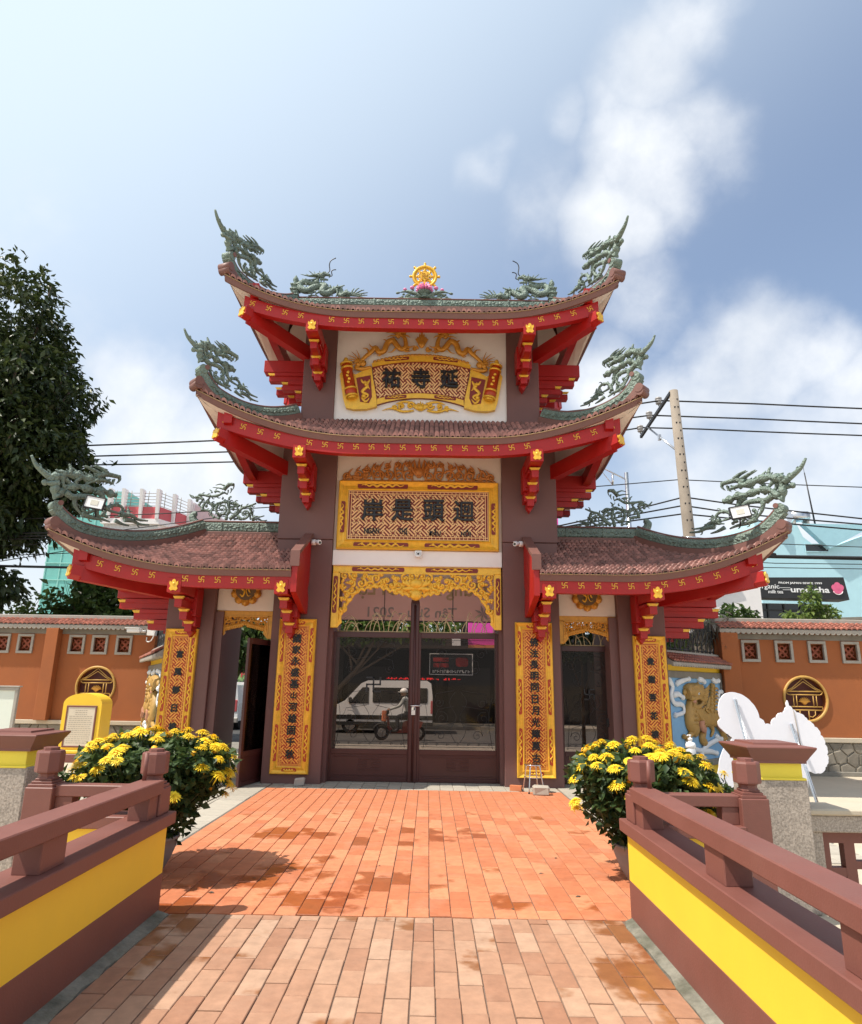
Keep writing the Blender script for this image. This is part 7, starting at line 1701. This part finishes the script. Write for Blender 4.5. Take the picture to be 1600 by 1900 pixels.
o=q.build('cable_bundle',M['wire']); tag(o,'thick sagging bundle of black cables behind the low roofs and over the shop','cable','cables strung from the utility pole')
for k,(pts,lab) in enumerate((([(-40,19.85,4.4),(-12.7,19.85,5.57),(-11.74,19.85,5.62),(-10.65,19.85,5.89),(-6,19.85,6.6)],'thin cable rising from the tall dark tree towards the roof, uppermost one'),
    ([(-40,19.9,4.6),(-12.66,19.9,5.28),(-10.41,19.9,5.40),(-6,19.9,5.5)],'thin cable nearly level across the teal tower, below the rising one'),
    ([(-40,19.88,4.0),(-12.63,19.88,5.11),(-10.43,19.88,5.51),(-6,19.88,6.1)],'thin cable rising across the teal tower, the steeper lower one'),
    ([(7.9,19.83,5.5),(10.62,19.83,5.41),(13.2,19.83,5.42),(50,19.83,5.4)],'thin cable just under the black bundle above the shop sign'),
    ([(7.9,19.86,5.4),(9.96,19.86,5.28),(13.19,19.86,5.285),(50,19.86,5.2)],'thin lower cable under the black bundle above the shop sign'),
    ([(7.9,19.88,6.2),(10.69,19.88,6.02),(13.29,19.88,5.96),(50,19.88,5.9)],'thin cable just over the black bundle above the shop sign'),
    ([(8.0,30,5.9),(11.65,30,5.39),(15.92,30,4.74),(30,30,3.6)],'thin cable sloping down across the white shop wall'))):
    cable(pts,.013,lab)
t=thing('street_lamp','slim distant street lamp with two arms behind the low roof ridge','street lamp',(12.45,40,0))
q=MB(); q.tube([(12.45,40,0),(12.45,40,14.75)],[.17,.12],10); q.build('mast',M['steel'],t)
q=MB(); q.tube([(12.4,40,14.3),(10.6,40,15.25)],.05,6); q.tube([(10.6,40,15.25),(11.5,40,14.0)],.025,5); q.tube([(11.6,40,14.65),(11.55,40,13.9)],.07,6); q.build('arm',M['steel'],t)
# ------------------------------------------------------------------ buildings beyond the street
def window(parent,x0,x1,y,z0,z1,fm,gm):
    q=MB(); w=.06
    for a in ((x0,x1,z1-w,z1),(x0,x1,z0,z0+w),(x0,x0+w,z0+w,z1-w),(x1-w,x1,z0+w,z1-w)): q.box(a[0],a[1],y-.06,y,a[2],a[3])
    f=q.build('window',M[fm],parent); q=MB(); q.box(x0+w,x1-w,y-.03,y-.01,z0+w,z1-w); q.build('pane',M[gm],f)
t=thing('teal_tower','tall tower wrapped in teal mesh behind the low roof corner','building',(-23.2,46,0))
q=MB(); q.box(-25.9,-20.9,45,50,0,14.4); q.build('wall',M['teal'],t)
q=MB()
for i in range(12): z=1.2+i*1.15; q.box(-25.93,-20.87,44.95,45.0,z,z+.07)
for i in range(6): x=-25.9+i*.98; q.box(x,x+.07,44.96,45.01,0,14.4)
q.build('scaffold_seam',mat('pale_teal_seam',(.26,.55,.50),.7,.1,3),t)
window(t,-23.2,-22.2,45,6.3,7.2,'steel','dark_glass'); window(t,-21.9,-21.3,45,6.5,7.6,'steel','dark_glass')
t=thing('balcony_block','white block with red balcony panels and a railed roof terrace','building',(-18,42,0))
q=MB(); q.box(-19.8,-16.45,40,46,0,10.9); n=40
for i in range(n): x=-19.8+i*3.35/n; q.box(x,x+.045,39.95,40,.2,10.9)
q.build('wall',M['fluted_white'] if 'fluted_white' in M else M['sign_white'],t)
q=MB(); q.box(-19.9,-16.35,39.7,46,10.9,11.22); q.prism([(-16.35,39.7),(-15.2,42.4),(-15.2,46),(-16.35,46)],(0,0,10.9),(1,0,0),(0,1,0),(0,0,1),.32); q.build('cornice',M['white_wall'],t)
q=MB(); q.prism([(-16.45,40.05),(-15.3,42.5),(-15.3,46),(-16.45,46)],(0,0,0),(1,0,0),(0,1,0),(0,0,1),10.9); q.build('side_wall',M['sign_white'],t)
M['red_panel']=mat('faded_red_panel',(.55,.10,.11),.6,.08,3)
fin=[(-19.55,39.9),(-18.72,39.9),(-17.62,39.9),(-16.6,39.9),(-16.02,41.0),(-15.5,42.2)]
for i,(x,y) in enumerate(fin):
    q=MB(); q.prism([(y-.25,11.22),(y-.05,11.22),(y+.05,13.05),(y-.45,13.05)],(x,0,0),(0,1,0),(0,0,1),(1,0,0),.19); q.build('fin',M['white_wall'],t)
for i in range(len(fin)-1):
    (xa,ya),(xb,yb_)=fin[i],fin[i+1]; u=Vector((xb-xa-.19,yb_-ya,0)); L=u.length; u.normalize(); O=Vector((xa+.19,ya-.1,0)); nn=Vector((u.y,-u.x,0))
    q=MB(); q.prism([(0,11.22),(L,11.22),(L,11.98),(0,11.98)],O,u,(0,0,1),nn,.05); q.build('balcony_panel',M['red_panel'],t)
    q=MB()
    for k in range(5): q.tube([O+u*.0+Vector((0,0,12.05+k*.2)),O+u*L+Vector((0,0,12.05+k*.2))],.02,4)
    q.tube([O+u*L*.3+Vector((0,0,11.98)),O+u*L*.3+Vector((0,0,13))],.025,4); q.build('railing',M['concrete'],t)
t2=thing('wall_sign','large pale sign sheet with faded lettering on the balcony block','sign',(-14.6,42,11))
pa=Vector((-15.15,42.0,0)); pb=Vector((-13.6,45.5,0)); u=(pb-pa); L=u.length; u.normalize(); nn=Vector((u.y,-u.x,0))
q=MB(); q.prism([(0,8.6),(L,8.6),(L,12.3),(0,12.9)],pa,u,(0,0,1),nn*-1,.1); s=q.build('sheet',mat('pale_sign_sheet',(.70,.62,.62),.6,.04,2),t2); q=MB(); q.prism([(.1,11.6),(L-.1,11.3),(L-.1,12.2),(.1,12.75)],pa+nn*.005,u,(0,0,1),nn,.01); q.build('picture_area',mat('faded_pink_print',(.60,.45,.45),.6,.08,2),t2)
M['faded_ink']=mat('faded_sign_ink',(.42,.38,.40),.6,.05,4)
text('lettering','ANH NGỮ',.6,frame(pa+u*1.6+Vector((0,0,11.0))+nn*.02,u,(0,0,1)),M['faded_ink'],t2,.004,.004,width=2.4,height=.62)
text('lettering','VIỆT',.9,frame(pa+u*1.6+Vector((0,0,9.7))+nn*.02,u,(0,0,1)),M['faded_ink'],t2,.004,.01,width=2.6,height=1.1)
t=thing('low_house','low grey and white house with a red band below the balcony block','building',(-14,34,0))
q=MB(); q.box(-17.5,-11.5,34,38,0,5.7); q.build('wall',M['sign_white'],t); q=MB(); q.box(-17.6,-11.4,33.9,38,5.7,6.5); q.build('roof',M['concrete'],t); q=MB(); q.box(-17.5,-11.5,33.95,34,4.4,5.1); q.build('red_band',M['red_panel'],t)
window(t,-15.6,-15.0,33.9,5.85,6.4,'sign_white','sign_white'); window(t,-14,-13,34,2.6,4.0,'concrete','dark_glass')
t=thing('pink_tower','narrow bright pink tower with grey louvres at its top','building',(7.5,46,0))
q=MB(); q.box(5.6,9.05,45,49,0,20.9); q.build('wall',M['magenta'],t); q=MB(); q.box(5.55,9.12,44.9,49,20.75,20.95); q.box(5.6,9.08,44.93,45,19.5,19.7); q.build('band',mat('pale_pink_band',(.62,.25,.42),.7,.05,3),t)
for k in range(6): box_obj('louvre',M['concrete'],t,5.65,9.0,44.95,45.4,21.05+k*.24,21.2+k*.24)
q=MB(); q.box(8.88,9.02,45.0,48,20.95,22.5); q.build('louvre_post',M['concrete'],t)
window(t,6.2,7.6,45,15.2,17.6,'sign_white','dark_glass')
t=thing('blue_house','light blue gabled building with a small dark window behind the shop','building',(36,56,0))
q=MB(); q.prism([(27.6,0),(50,0),(50,16.6),(40,15.6),(33.0,13.0),(31.6,14.2),(31.2,15.3),(29.4,15.55),(27.6,15.6)],(0,55,0),(1,0,0),(0,0,1),(0,1,0),10); q.build('wall',M['cyan_house'],t)
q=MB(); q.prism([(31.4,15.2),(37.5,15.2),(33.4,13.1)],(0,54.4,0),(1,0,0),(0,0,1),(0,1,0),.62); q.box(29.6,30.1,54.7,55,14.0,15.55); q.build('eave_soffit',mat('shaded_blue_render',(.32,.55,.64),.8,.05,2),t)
window(t,31.6,33.6,54.95,12.9,13.6,'cyan_house','dark_glass')
t=thing('water_tank','small steel water tank on the roof of the light blue building','tank',(32,56,15.6)); q=MB(); q.tube([(31.2,55.9,16.15),(32.7,55.9,16.15)],.5,14); q.build('drum',M['steel'],t); q=MB(); q.box(31.3,31.45,55.5,56.3,15.4,15.75); q.box(32.45,32.6,55.5,56.3,15.4,15.75); q.build('cradle',M['concrete'],t)
t=thing('antenna','thin roof antenna mast beside the steel water tank','antenna',(32.9,56,15)); q=MB(); q.tube([(33.4,56,15),(33.0,56,20.2)],[.09,.05],6); q.tube([(33.0,56,20),(32.95,56,21.3)],.02,4); q.build('mast',M['black_metal'],t)
t=thing('milk_tea_shop','two storey shop with a black sign band and dark glass front','building',(21,40,0))
q=MB(); q.box(18.9,23.6,39.2,46,0,6.6); q.build('wall',M['concrete'],t); q=MB(); q.box(18.95,23.2,39.1,39.2,3.6,6.55); fr=q.build('glass_front',M['dark_glass'],t)
for k in range(4): box_obj('mullion',M['black_metal'],t,19.9+k*.95,19.98+k*.95,39.02,39.1,3.6,6.55)
box_obj('transom',M['black_metal'],t,18.95,23.2,39.03,39.09,6.15,6.23)
t2=thing('shop_sign','black shop sign with white lettering and a pink blossom','sign',(21.4,38,7.3))
q=MB(); q.prism([(18.80,6.78),(24.15,6.72),(23.98,8.02),(18.72,7.93)],(0,39.15,0),(1,0,0),(0,0,1),(0,-1,0),1.1); q.build('sign_box',M['sign_black'],t2)
Y=38.04
SG=lambda u,v:(18.75+(u-172)/718*5.3, 7.93-(v-118)/150*1.17)
def st2(s,u0,u1,v,h,off=.004):
    x0,z=SG(u0,v); x1,_=SG(u1,v); text('lettering',s,.3,FRONT((x0+x1)/2,Y-.005,z),M['sign_white'],t2,.006,off,width=x1-x0,height=h)
st2('FROM JAPAN SINCE 1999',370,706,157,.15); st2('organic',202,370,188,.34,.002); st2('milk tea',282,396,221,.20,.002); st2('ume·cha',457,758,203,.34,.006)
q=MB(); 
for (u0,u1,v) in ((370,455,191),(396,455,206)): x0,z=SG(u0,v); x1,_=SG(u1,v); q.box(x0,x1,Y-.012,Y-.003,z-.012,z+.012)
q.build('rule',M['sign_white'],t2)
q=MB(); x,z=SG(822,196)
for k in range(5): a=math.pi/2+k*2*math.pi/5; q.prism(circ(.19*math.cos(a),.19*math.sin(a),.175,16),(x,Y-.006-.002*k,z+.04),(1,0,0),(0,0,1),(0,-1,0),.010)
q.prism(circ(0,0,.10,14),(x,Y-.018,z+.06),(1,0,0),(0,0,1),(0,-1,0),.012); bl_=q.build('blossom',mat('blossom_pink',(.72,.13,.26),.5,.1,5),t2)
q=MB(); q.tube([(x+.30*math.cos(a),Y-.02,z+.02+.33*math.sin(a)) for a in np.linspace(math.pi*1.15,math.pi*1.85,10)],.022,5); q.build('blossom_arc',M['sign_white'],t2)
t=thing('white_house','cream white house wall beside the black shop sign','building',(16,38,0)); q=MB(); q.prism([(13.6,0),(18.85,0),(18.85,7.4),(17.4,7.4),(13.6,6.5)],(0,37.5,0),(1,0,0),(0,0,1),(0,1,0),6); q.build('wall',M['white_wall'],t); q=MB(); q.prism([(13.4,6.48),(17.5,7.42),(17.5,7.55),(13.4,6.62)],(0,37.3,0),(1,0,0),(0,0,1),(0,1,0),6); q.build('roof_edge',M['concrete'],t)
t=thing('grey_gable','small grey roofed wall end beyond the shop at the picture edge','building',(30,44,0)); q=MB(); q.box(26.5,33,43,48,0,6.1); q.build('wall',M['concrete'],t); q=MB(); q.prism([(26.1,6.05),(33,6.3),(33,6.5),(26.1,6.2)],(0,42.7,0),(1,0,0),(0,0,1),(0,1,0),5); q.build('roof',M['concrete_dark'],t)
# dark shop row seen through the doors
t=thing('shop_row','dark shaded shop row across the street seen through the glass doors','building',(0,34,0))
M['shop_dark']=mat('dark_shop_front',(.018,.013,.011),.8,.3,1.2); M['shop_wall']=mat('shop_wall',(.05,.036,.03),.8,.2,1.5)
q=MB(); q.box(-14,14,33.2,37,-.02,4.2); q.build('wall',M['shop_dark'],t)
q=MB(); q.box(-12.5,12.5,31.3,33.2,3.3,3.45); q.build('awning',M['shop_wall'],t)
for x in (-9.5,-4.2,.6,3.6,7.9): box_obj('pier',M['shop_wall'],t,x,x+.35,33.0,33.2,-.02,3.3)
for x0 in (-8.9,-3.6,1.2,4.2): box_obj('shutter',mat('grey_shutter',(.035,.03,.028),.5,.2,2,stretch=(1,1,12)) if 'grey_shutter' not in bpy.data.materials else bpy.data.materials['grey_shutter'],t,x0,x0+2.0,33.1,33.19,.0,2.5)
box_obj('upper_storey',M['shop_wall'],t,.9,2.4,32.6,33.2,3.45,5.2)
box_obj('upper_storey',M['sign_white'],t,1.35,1.75,32.4,32.59,3.45,4.9)
t=thing('pink_awning','bright pink shop board above the doors, near the street lamp side','sign',(2.7,30,4)); q=MB(); q.bbox(1.98,3.6,30.0,30.2,3.42,4.9,.01); q.build('board',M['magenta'],t); q=MB(); q.box(1.98,3.6,29.97,30,3.3,3.42); q.build('orange_edge',M['brick'],t)
t=thing('street_sign_board','dark sign board with a red emblem and white line of letters seen through the glass','sign',(1.3,31,2.6))
q=MB(); q.bbox(.30,2.22,31.0,31.12,2.15,3.05,.01); q.build('board',M['sign_black'],t); q=MB()
for a in ((.28,2.24,3.04,3.07),(.28,2.24,2.13,2.16),(.28,.31,2.16,3.04),(2.21,2.24,2.16,3.04)): q.box(a[0],a[1],30.97,31.0,a[2],a[3])
q.build('frame',M['sign_white'],t)
q=MB(); q.prism(rrect(-.28,.28,-.2,.2,.12),(1.75,30.995,2.70),(1,0,0),(0,0,1),(0,-1,0),.01); q.prism(rrect(-.35,.35,-.09,.09,.03),(.80,30.995,2.80),(1,0,0),(0,0,1),(0,-1,0),.01); q.prism(rrect(-.35,.35,-.09,.09,.03),(.80,30.995,2.55),(1,0,0),(0,0,1),(0,-1,0),.01); q.build('red_emblem',mat('deep_red_sign',(.30,.02,.02),.5,.1,4),t)
q=MB(); rnd=random.Random(8); x=.42
while x<2.1: w=rnd.uniform(.05,.10); q.box(x,x+w*.35,30.985,30.998,2.22,2.34); q.box(x,x+w,30.985,30.998,2.30 if rnd.random()<.5 else 2.22,2.34 if rnd.random()<.5 else 2.26); x+=w+.03
o=q.build('letter_row',M['sign_white'],t); o['kind']='stuff'
t=thing('led_sign','thin strip of red lit dots above the white van behind the glass doors','sign',(0,29,2.0))
q=MB(); q.box(-1.7,1.75,31.2,31.24,1.88,2.02); q.build('casing',M['sign_black'],t)
m,nt,b=newmat('red_led'); b.inputs['Base Color'].default_value=(.5,.01,.01,1); b.inputs['Emission Color'].default_value=(1,.03,.03,1); b.inputs['Emission Strength'].default_value=.8
q=MB(); rnd=random.Random(12)
x=-1.65
while x<1.7:
    if rnd.random()<.72: q.box(x,x+.05,31.185,31.199,1.90+rnd.choice((0,.03)),1.95+rnd.choice((0,.04)))
    x+=.07
o=q.build('led_dots',m,t); o['kind']='stuff'
t=thing('cake_shop_sign','green shop sign with red capitals seen through the open side door','sign',(-8,30,1.9))
q=MB(); q.bbox(-9.6,-6.9,29.9,30.05,1.55,2.24,.01); q.build('board',mat('sign_green',(.17,.28,.10),.5,.08,3),t); q=MB(); q.box(-9.6,-6.9,29.87,30.05,1.47,1.55); q.build('red_edge',M['red_panel'],t)
text('lettering','BÁNH PÍA',.3,FRONT(-8.25,29.89,2.03),mat('sign_dark_red',(.35,.03,.03),.5,.1,3),t,.004,.008,width=2.0,height=.30); text('lettering','Sóc Trăng',.2,FRONT(-8.0,29.89,1.70),M['sign_black'],t,.004,.006,width=1.3,height=.18)
# ------------------------------------------------------------------ vehicles and rider in the street
def wheel(parent,x,y,z,R,w,axis='y'):
    ax=Vector((0,1,0)) if axis=='y' else Vector((1,0,0)); c=Vector((x,y,z)); q=MB(); q.tube([c-ax*w/2,c-ax*w*.4,c+ax*w*.4,c+ax*w/2],[R*.93,R,R,R*.93],22); wv=q.build('wheel',M['rubber'],parent); q=MB(); q.tube([c-ax*(w/2+.01),c-ax*w*.3],[R*.6,R*.62],18); q.build('rim',M['steel'],wv)
def van_side(x0,x1,y,zg,label):
    """white panel van standing side-on, its front towards -x"""
    t=thing('white_van',label,'van',((x0+x1)/2,y,zg),'white vans in the street'); L=x1-x0; k=L/5.2
    pr=[(0,.42),(0,.95),(.12,1.10),(.75,1.38),(1.55,2.12),(1.9,2.25),(4.9,2.27),(5.12,2.15),(5.2,1.6),(5.2,.42)]
    pr=[(x0+a*k,zg+b*.88) for a,b in pr]; q=MB(); q.prism(pr,(0,y+1.75,0),(1,0,0),(0,0,1),(0,-1,0),1.75); q.build('body',mat('white_van_paint',(.90,.90,.89),.25,.03,2,coat=.5) if 'white_van_paint' not in bpy.data.materials else bpy.data.materials['white_van_paint'],t)
    q=MB(); q.box(x0-.01,x1+.01,y-.015,y,zg+.52,zg+.68); q.box(x0-.05,x1+.03,y-.01,y+1.76,zg+.30,zg+.44); q.build('trim_strip',M['rubber'],t)
    for a,b,c,d in ((2.15,4.95,1.30,1.95),): q=MB(); q.prism(rrect(x0+a*k,x0+b*k,zg+c*.88,zg+d*.88,.06),(0,y,0),(1,0,0),(0,0,1),(0,-1,0),.012); q.build('side_window',M['dark_glass'],t)
    q=MB(); q.prism([(x0+.95*k,zg+1.26*.88),(x0+1.95*k,zg+1.26*.88),(x0+1.95*k,zg+1.95*.88),(x0+1.62*k,zg+1.95*.88)],(0,y,0),(1,0,0),(0,0,1),(0,-1,0),.012); q.build('cab_window',M['dark_glass'],t)
    q=MB(); q.prism([(x0+.78*k-.01,zg+1.38*.88),(x0+1.5*k-.01,zg+2.04*.88),(x0+1.5*k+.02,zg+2.04*.88),(x0+.78*k+.02,zg+1.38*.88)],(0,y+1.6,0),(1,0,0),(0,0,1),(0,-1,0),1.45); q.build('windscreen',M['dark_glass'],t)
    q=MB(); q.bbox(x0+.95*k,x0+1.1*k,y-.18,y-.02,zg+1.12,zg+1.34,.03); q.build('mirror',M['rubber'],t)
    q=MB(); q.bbox(x0+.0,x0+.25,y-.012,y+.1,zg+.72,zg+.9,.02); q.build('headlight',M['lens'],t); q=MB(); q.bbox(x1-.08,x1+.012,y-.012,y+.1,zg+.75,zg+1.25,.02); q.build('tail_light',M['red_panel'],t)
    for a in (1.05,4.1): wheel(t,x0+a*k,y+.12,zg+.32,.33,.22)
    return t
van_side(-3.55,.42,27.0,-.15,'white van passing side on behind the glass double doors')
def van_rear(x0,y,zg,label):
    t=thing('white_van',label,'van',(x0+.85,y,zg),'white vans in the street'); w=1.68; q=MB(); pr=[(0,.40),(w,.40),(w,1.2),(w-.10,2.02),(w-.25,2.15),(.25,2.15),(.10,2.02),(0,1.2)]
    q.prism([(x0+a,zg+b*.85) for a,b in pr],(0,y,0),(1,0,0),(0,0,1),(0,1,0),4.6); q.build('body',bpy.data.materials['white_van_paint'],t)
    q=MB(); q.prism(rrect(x0+.25,x0+w-.25,zg+1.08,zg+1.62,.08),(0,y,0),(1,0,0),(0,0,1),(0,-1,0),.015); q.build('rear_window',M['dark_glass'],t)
    for xa in (x0+.04,x0+w-.16): q=MB(); q.bbox(xa,xa+.12,y-.02,y+.1,zg+.70,zg+1.15,.015); q.build('tail_light',M['red_panel'],t)
    q=MB(); q.bbox(x0+.55,x0+.95,y-.02,y,zg+.66,zg+.80,.005); q.build('number_plate',M['gold_dark'],t); q=MB(); q.bbox(x0-.02,x0+w+.02,y-.08,y+.1,zg+.28,zg+.46,.02); q.build('bumper',M['concrete'],t)
    for xa in (x0+.14,x0+w-.14): wheel(t,xa,y+.7,zg+.30,.31,.2,'x')
    q=MB(); q.ball((x0+.55,y-.016,zg+1.45),.06,8,0,(1,.1,1.2)); q.build('sticker',M['sign_white'],t)
van_rear(-8.95,27.6,-.15,'white van parked rear towards us under the green shop sign')
# scooter with rider, heading -x
def scooter(x,y,zg):
    t=thing('scooter','small scooter ridden past the double doors in front of the white van','scooter',(x,y,zg),None)
    for dx in (-.62,.62): wheel(t,x+dx,y,zg+.25,.25,.09)
    q=MB(); q.prism([(.72,.45),(.55,.28),(.10,.25),(-.30,.24),(-.42,.42),(-.46,.78),(-.40,.80),(-.34,.45),(-.22,.33),(.05,.34),(.12,.62),(.30,.68),(.80,.62)],(x,y+.11,zg),(1,0,0),(0,0,1),(0,-1,0),.22); q.build('body',mat('scooter_red',(.25,.05,.04),.3,.1,4),t)
    q=MB(); q.bbox(x+.06,x+.80,y-.13,y+.13,zg+.68,zg+.78,.03); q.build('seat',M['rubber'],t)
    q=MB(); q.tube([(x-.62,y,zg+.25),(x-.42,y,zg+.95)],.03,8); q.tube([(x-.40,y-.30,zg+.98),(x-.42,y,zg+.95),(x-.40,y+.30,zg+.98)],.018,6); q.bbox(x-.50,x-.38,y-.09,y+.09,zg+.86,zg+.98,.02); q.build('handlebar',M['black_metal'],t)
    q=MB(); q.tube(spline([(x-.62-.28*math.cos(a),y,zg+.25+.28*math.sin(a)) for a in np.linspace(.3,2.6,6)],3),.05,6); q.build('mudguard',M['rubber'],t)
    return t
SX,SY,SZ=-.70,24.0,-.15
scooter(SX,SY,SZ)
def skin(name,verts,edges,rad,m,parent,sub=2):
    me=bpy.data.meshes.new(name); me.from_pydata(verts,edges,[]); o=bpy.data.objects.new(name,me); COL.objects.link(o)
    sk=o.modifiers.new('skin','SKIN'); sk.use_smooth_shade=True
    for i,r in enumerate(rad):
        v=me.skin_vertices[0].data[i]; v.radius=(r,r) if not isinstance(r,tuple) else r; v.use_root=(i==0)
    sb=o.modifiers.new('sub','SUBSURF'); sb.levels=sub; sb.render_levels=sub
    d=bpy.context.evaluated_depsgraph_get(); nm=bpy.data.meshes.new_from_object(o.evaluated_get(d)); bpy.data.objects.remove(o); nm.materials.clear(); nm.materials.append(m)
    for p in nm.polygons: p.use_smooth=True
    return link(name,nm,parent)
def rider(x,y,z):
    t=thing('person','person in a pale jacket and white helmet riding the scooter','person',(x+.25,y,z))
    J=mat('pale_grey_jacket',(.36,.38,.37),.8,.12,5); S=mat('skin',(.42,.24,.16),.5,.08,8); Tr=mat('dark_trousers',(.035,.035,.045),.8,.15,6)
    P=lambda a,b,c:(x+a,y+b,z+c)
    V=[P(.30,0,.84),P(.27,0,1.02),P(.22,0,1.22),P(.17,0,1.36),P(.13,0,1.46),P(.12,-.19,1.36),P(-.02,-.27,1.14),P(-.36,-.26,1.02),P(.12,.19,1.36),P(-.02,.27,1.14),P(-.36,.26,1.02)]
    b=skin('body',V,[(0,1),(1,2),(2,3),(3,4),(3,5),(5,6),(6,7),(3,8),(8,9),(9,10)],[(.15,.13),(.155,.12),(.17,.13),(.13,.10),.06,.075,.058,.042,.075,.058,.042],J,t)
    V=[P(.30,0,.84),P(.26,-.12,.83),P(-.12,-.15,.76),P(-.05,-.14,.36),P(-.20,-.14,.31),P(.26,.12,.83),P(-.12,.15,.76),P(-.05,.14,.36),P(-.20,.14,.31)]
    skin('trousers',V,[(0,1),(1,2),(2,3),(3,4),(0,5),(5,6),(6,7),(7,8)],[.13,.105,.085,.06,.045,.105,.085,.06,.045],Tr,b)
    q=MB(); hc=Vector(P(.10,0,1.57)); q.ball(hc,.098,14,0,(1.0,.80,1.18)); q.ball(hc+Vector((-.10,0,-.03)),.022,7,0,(1.1,.7,1)); q.ball(hc+Vector((.0,-.08,-.02)),.025,6,0,(.7,.4,1.2)); q.ball(hc+Vector((.0,.08,-.02)),.025,6,0,(.7,.4,1.2)); q.ball(hc+Vector((-.07,0,-.09)),.04,8,0,(.8,1,.7)); hd=q.build('head',S,b)
    q=MB(); 
    for s in (-1,1): q.ball(hc+Vector((-.088,s*.035,.012)),.012,6)
    q.ball(hc+Vector((-.092,0,-.065)),.012,6,0,(.5,1.6,.4)); q.build('eyes_and_mouth',M['black'],hd)
    q=MB(); q.lathe([(.125,-.01),(.135,.0),(.130,.06),(.10,.11),(.05,.135),(0,.14)],tuple(hc+Vector((.01,0,.02))),16); q.bbox(hc.x-.20,hc.x-.10,hc.y-.08,hc.y+.08,hc.z+.02,hc.z+.035,.005); q.build('helmet',M['white_plastic'],b)
    for s in (-1,1):
        q=MB(); c=Vector(P(-.385,s*.265,1.01)); q.ball(c,.038,8,0,(1.2,.8,.9))
        for k in range(4): q.tube([c+Vector((-.02,-.03+.02*k,.02)),c+Vector((-.055,-.03+.02*k,.005)),c+Vector((-.045,-.03+.02*k,-.035))],[.010,.009,.007],5)
        q.tube([c+Vector((-.0,-s*.035,.0)),c+Vector((-.03,-s*.05,-.015)),c+Vector((-.05,-s*.03,-.02))],[.011,.009,.008],5); q.build('hand',S,b)
    for s in (-1,1): q=MB(); q.bbox(x-.34,x-.08,y+s*.14-.05,y+s*.14+.05,z+.27,z+.35,.02); q.build('shoe',M['rubber'],b)
rider(SX,SY,SZ)
t=thing('shopping_bag','orange and white patterned bag hanging on the front of the scooter','bag',(SX-.55,SY,SZ+.6)); q=MB(); q.bbox(SX-.62,SX-.46,SY-.28,SY-.14,SZ+.62,SZ+.98,.03); q.build('bag_body',mat('orange_bag',(.55,.16,.07),.6,.3,14),t); q=MB(); q.tube(spline([(SX-.60,SY-.21,SZ+.97),(SX-.54,SY-.21,SZ+1.04),(SX-.48,SY-.21,SZ+.97)],4),.008,5); q.build('bag_handle',M['sign_white'],t)
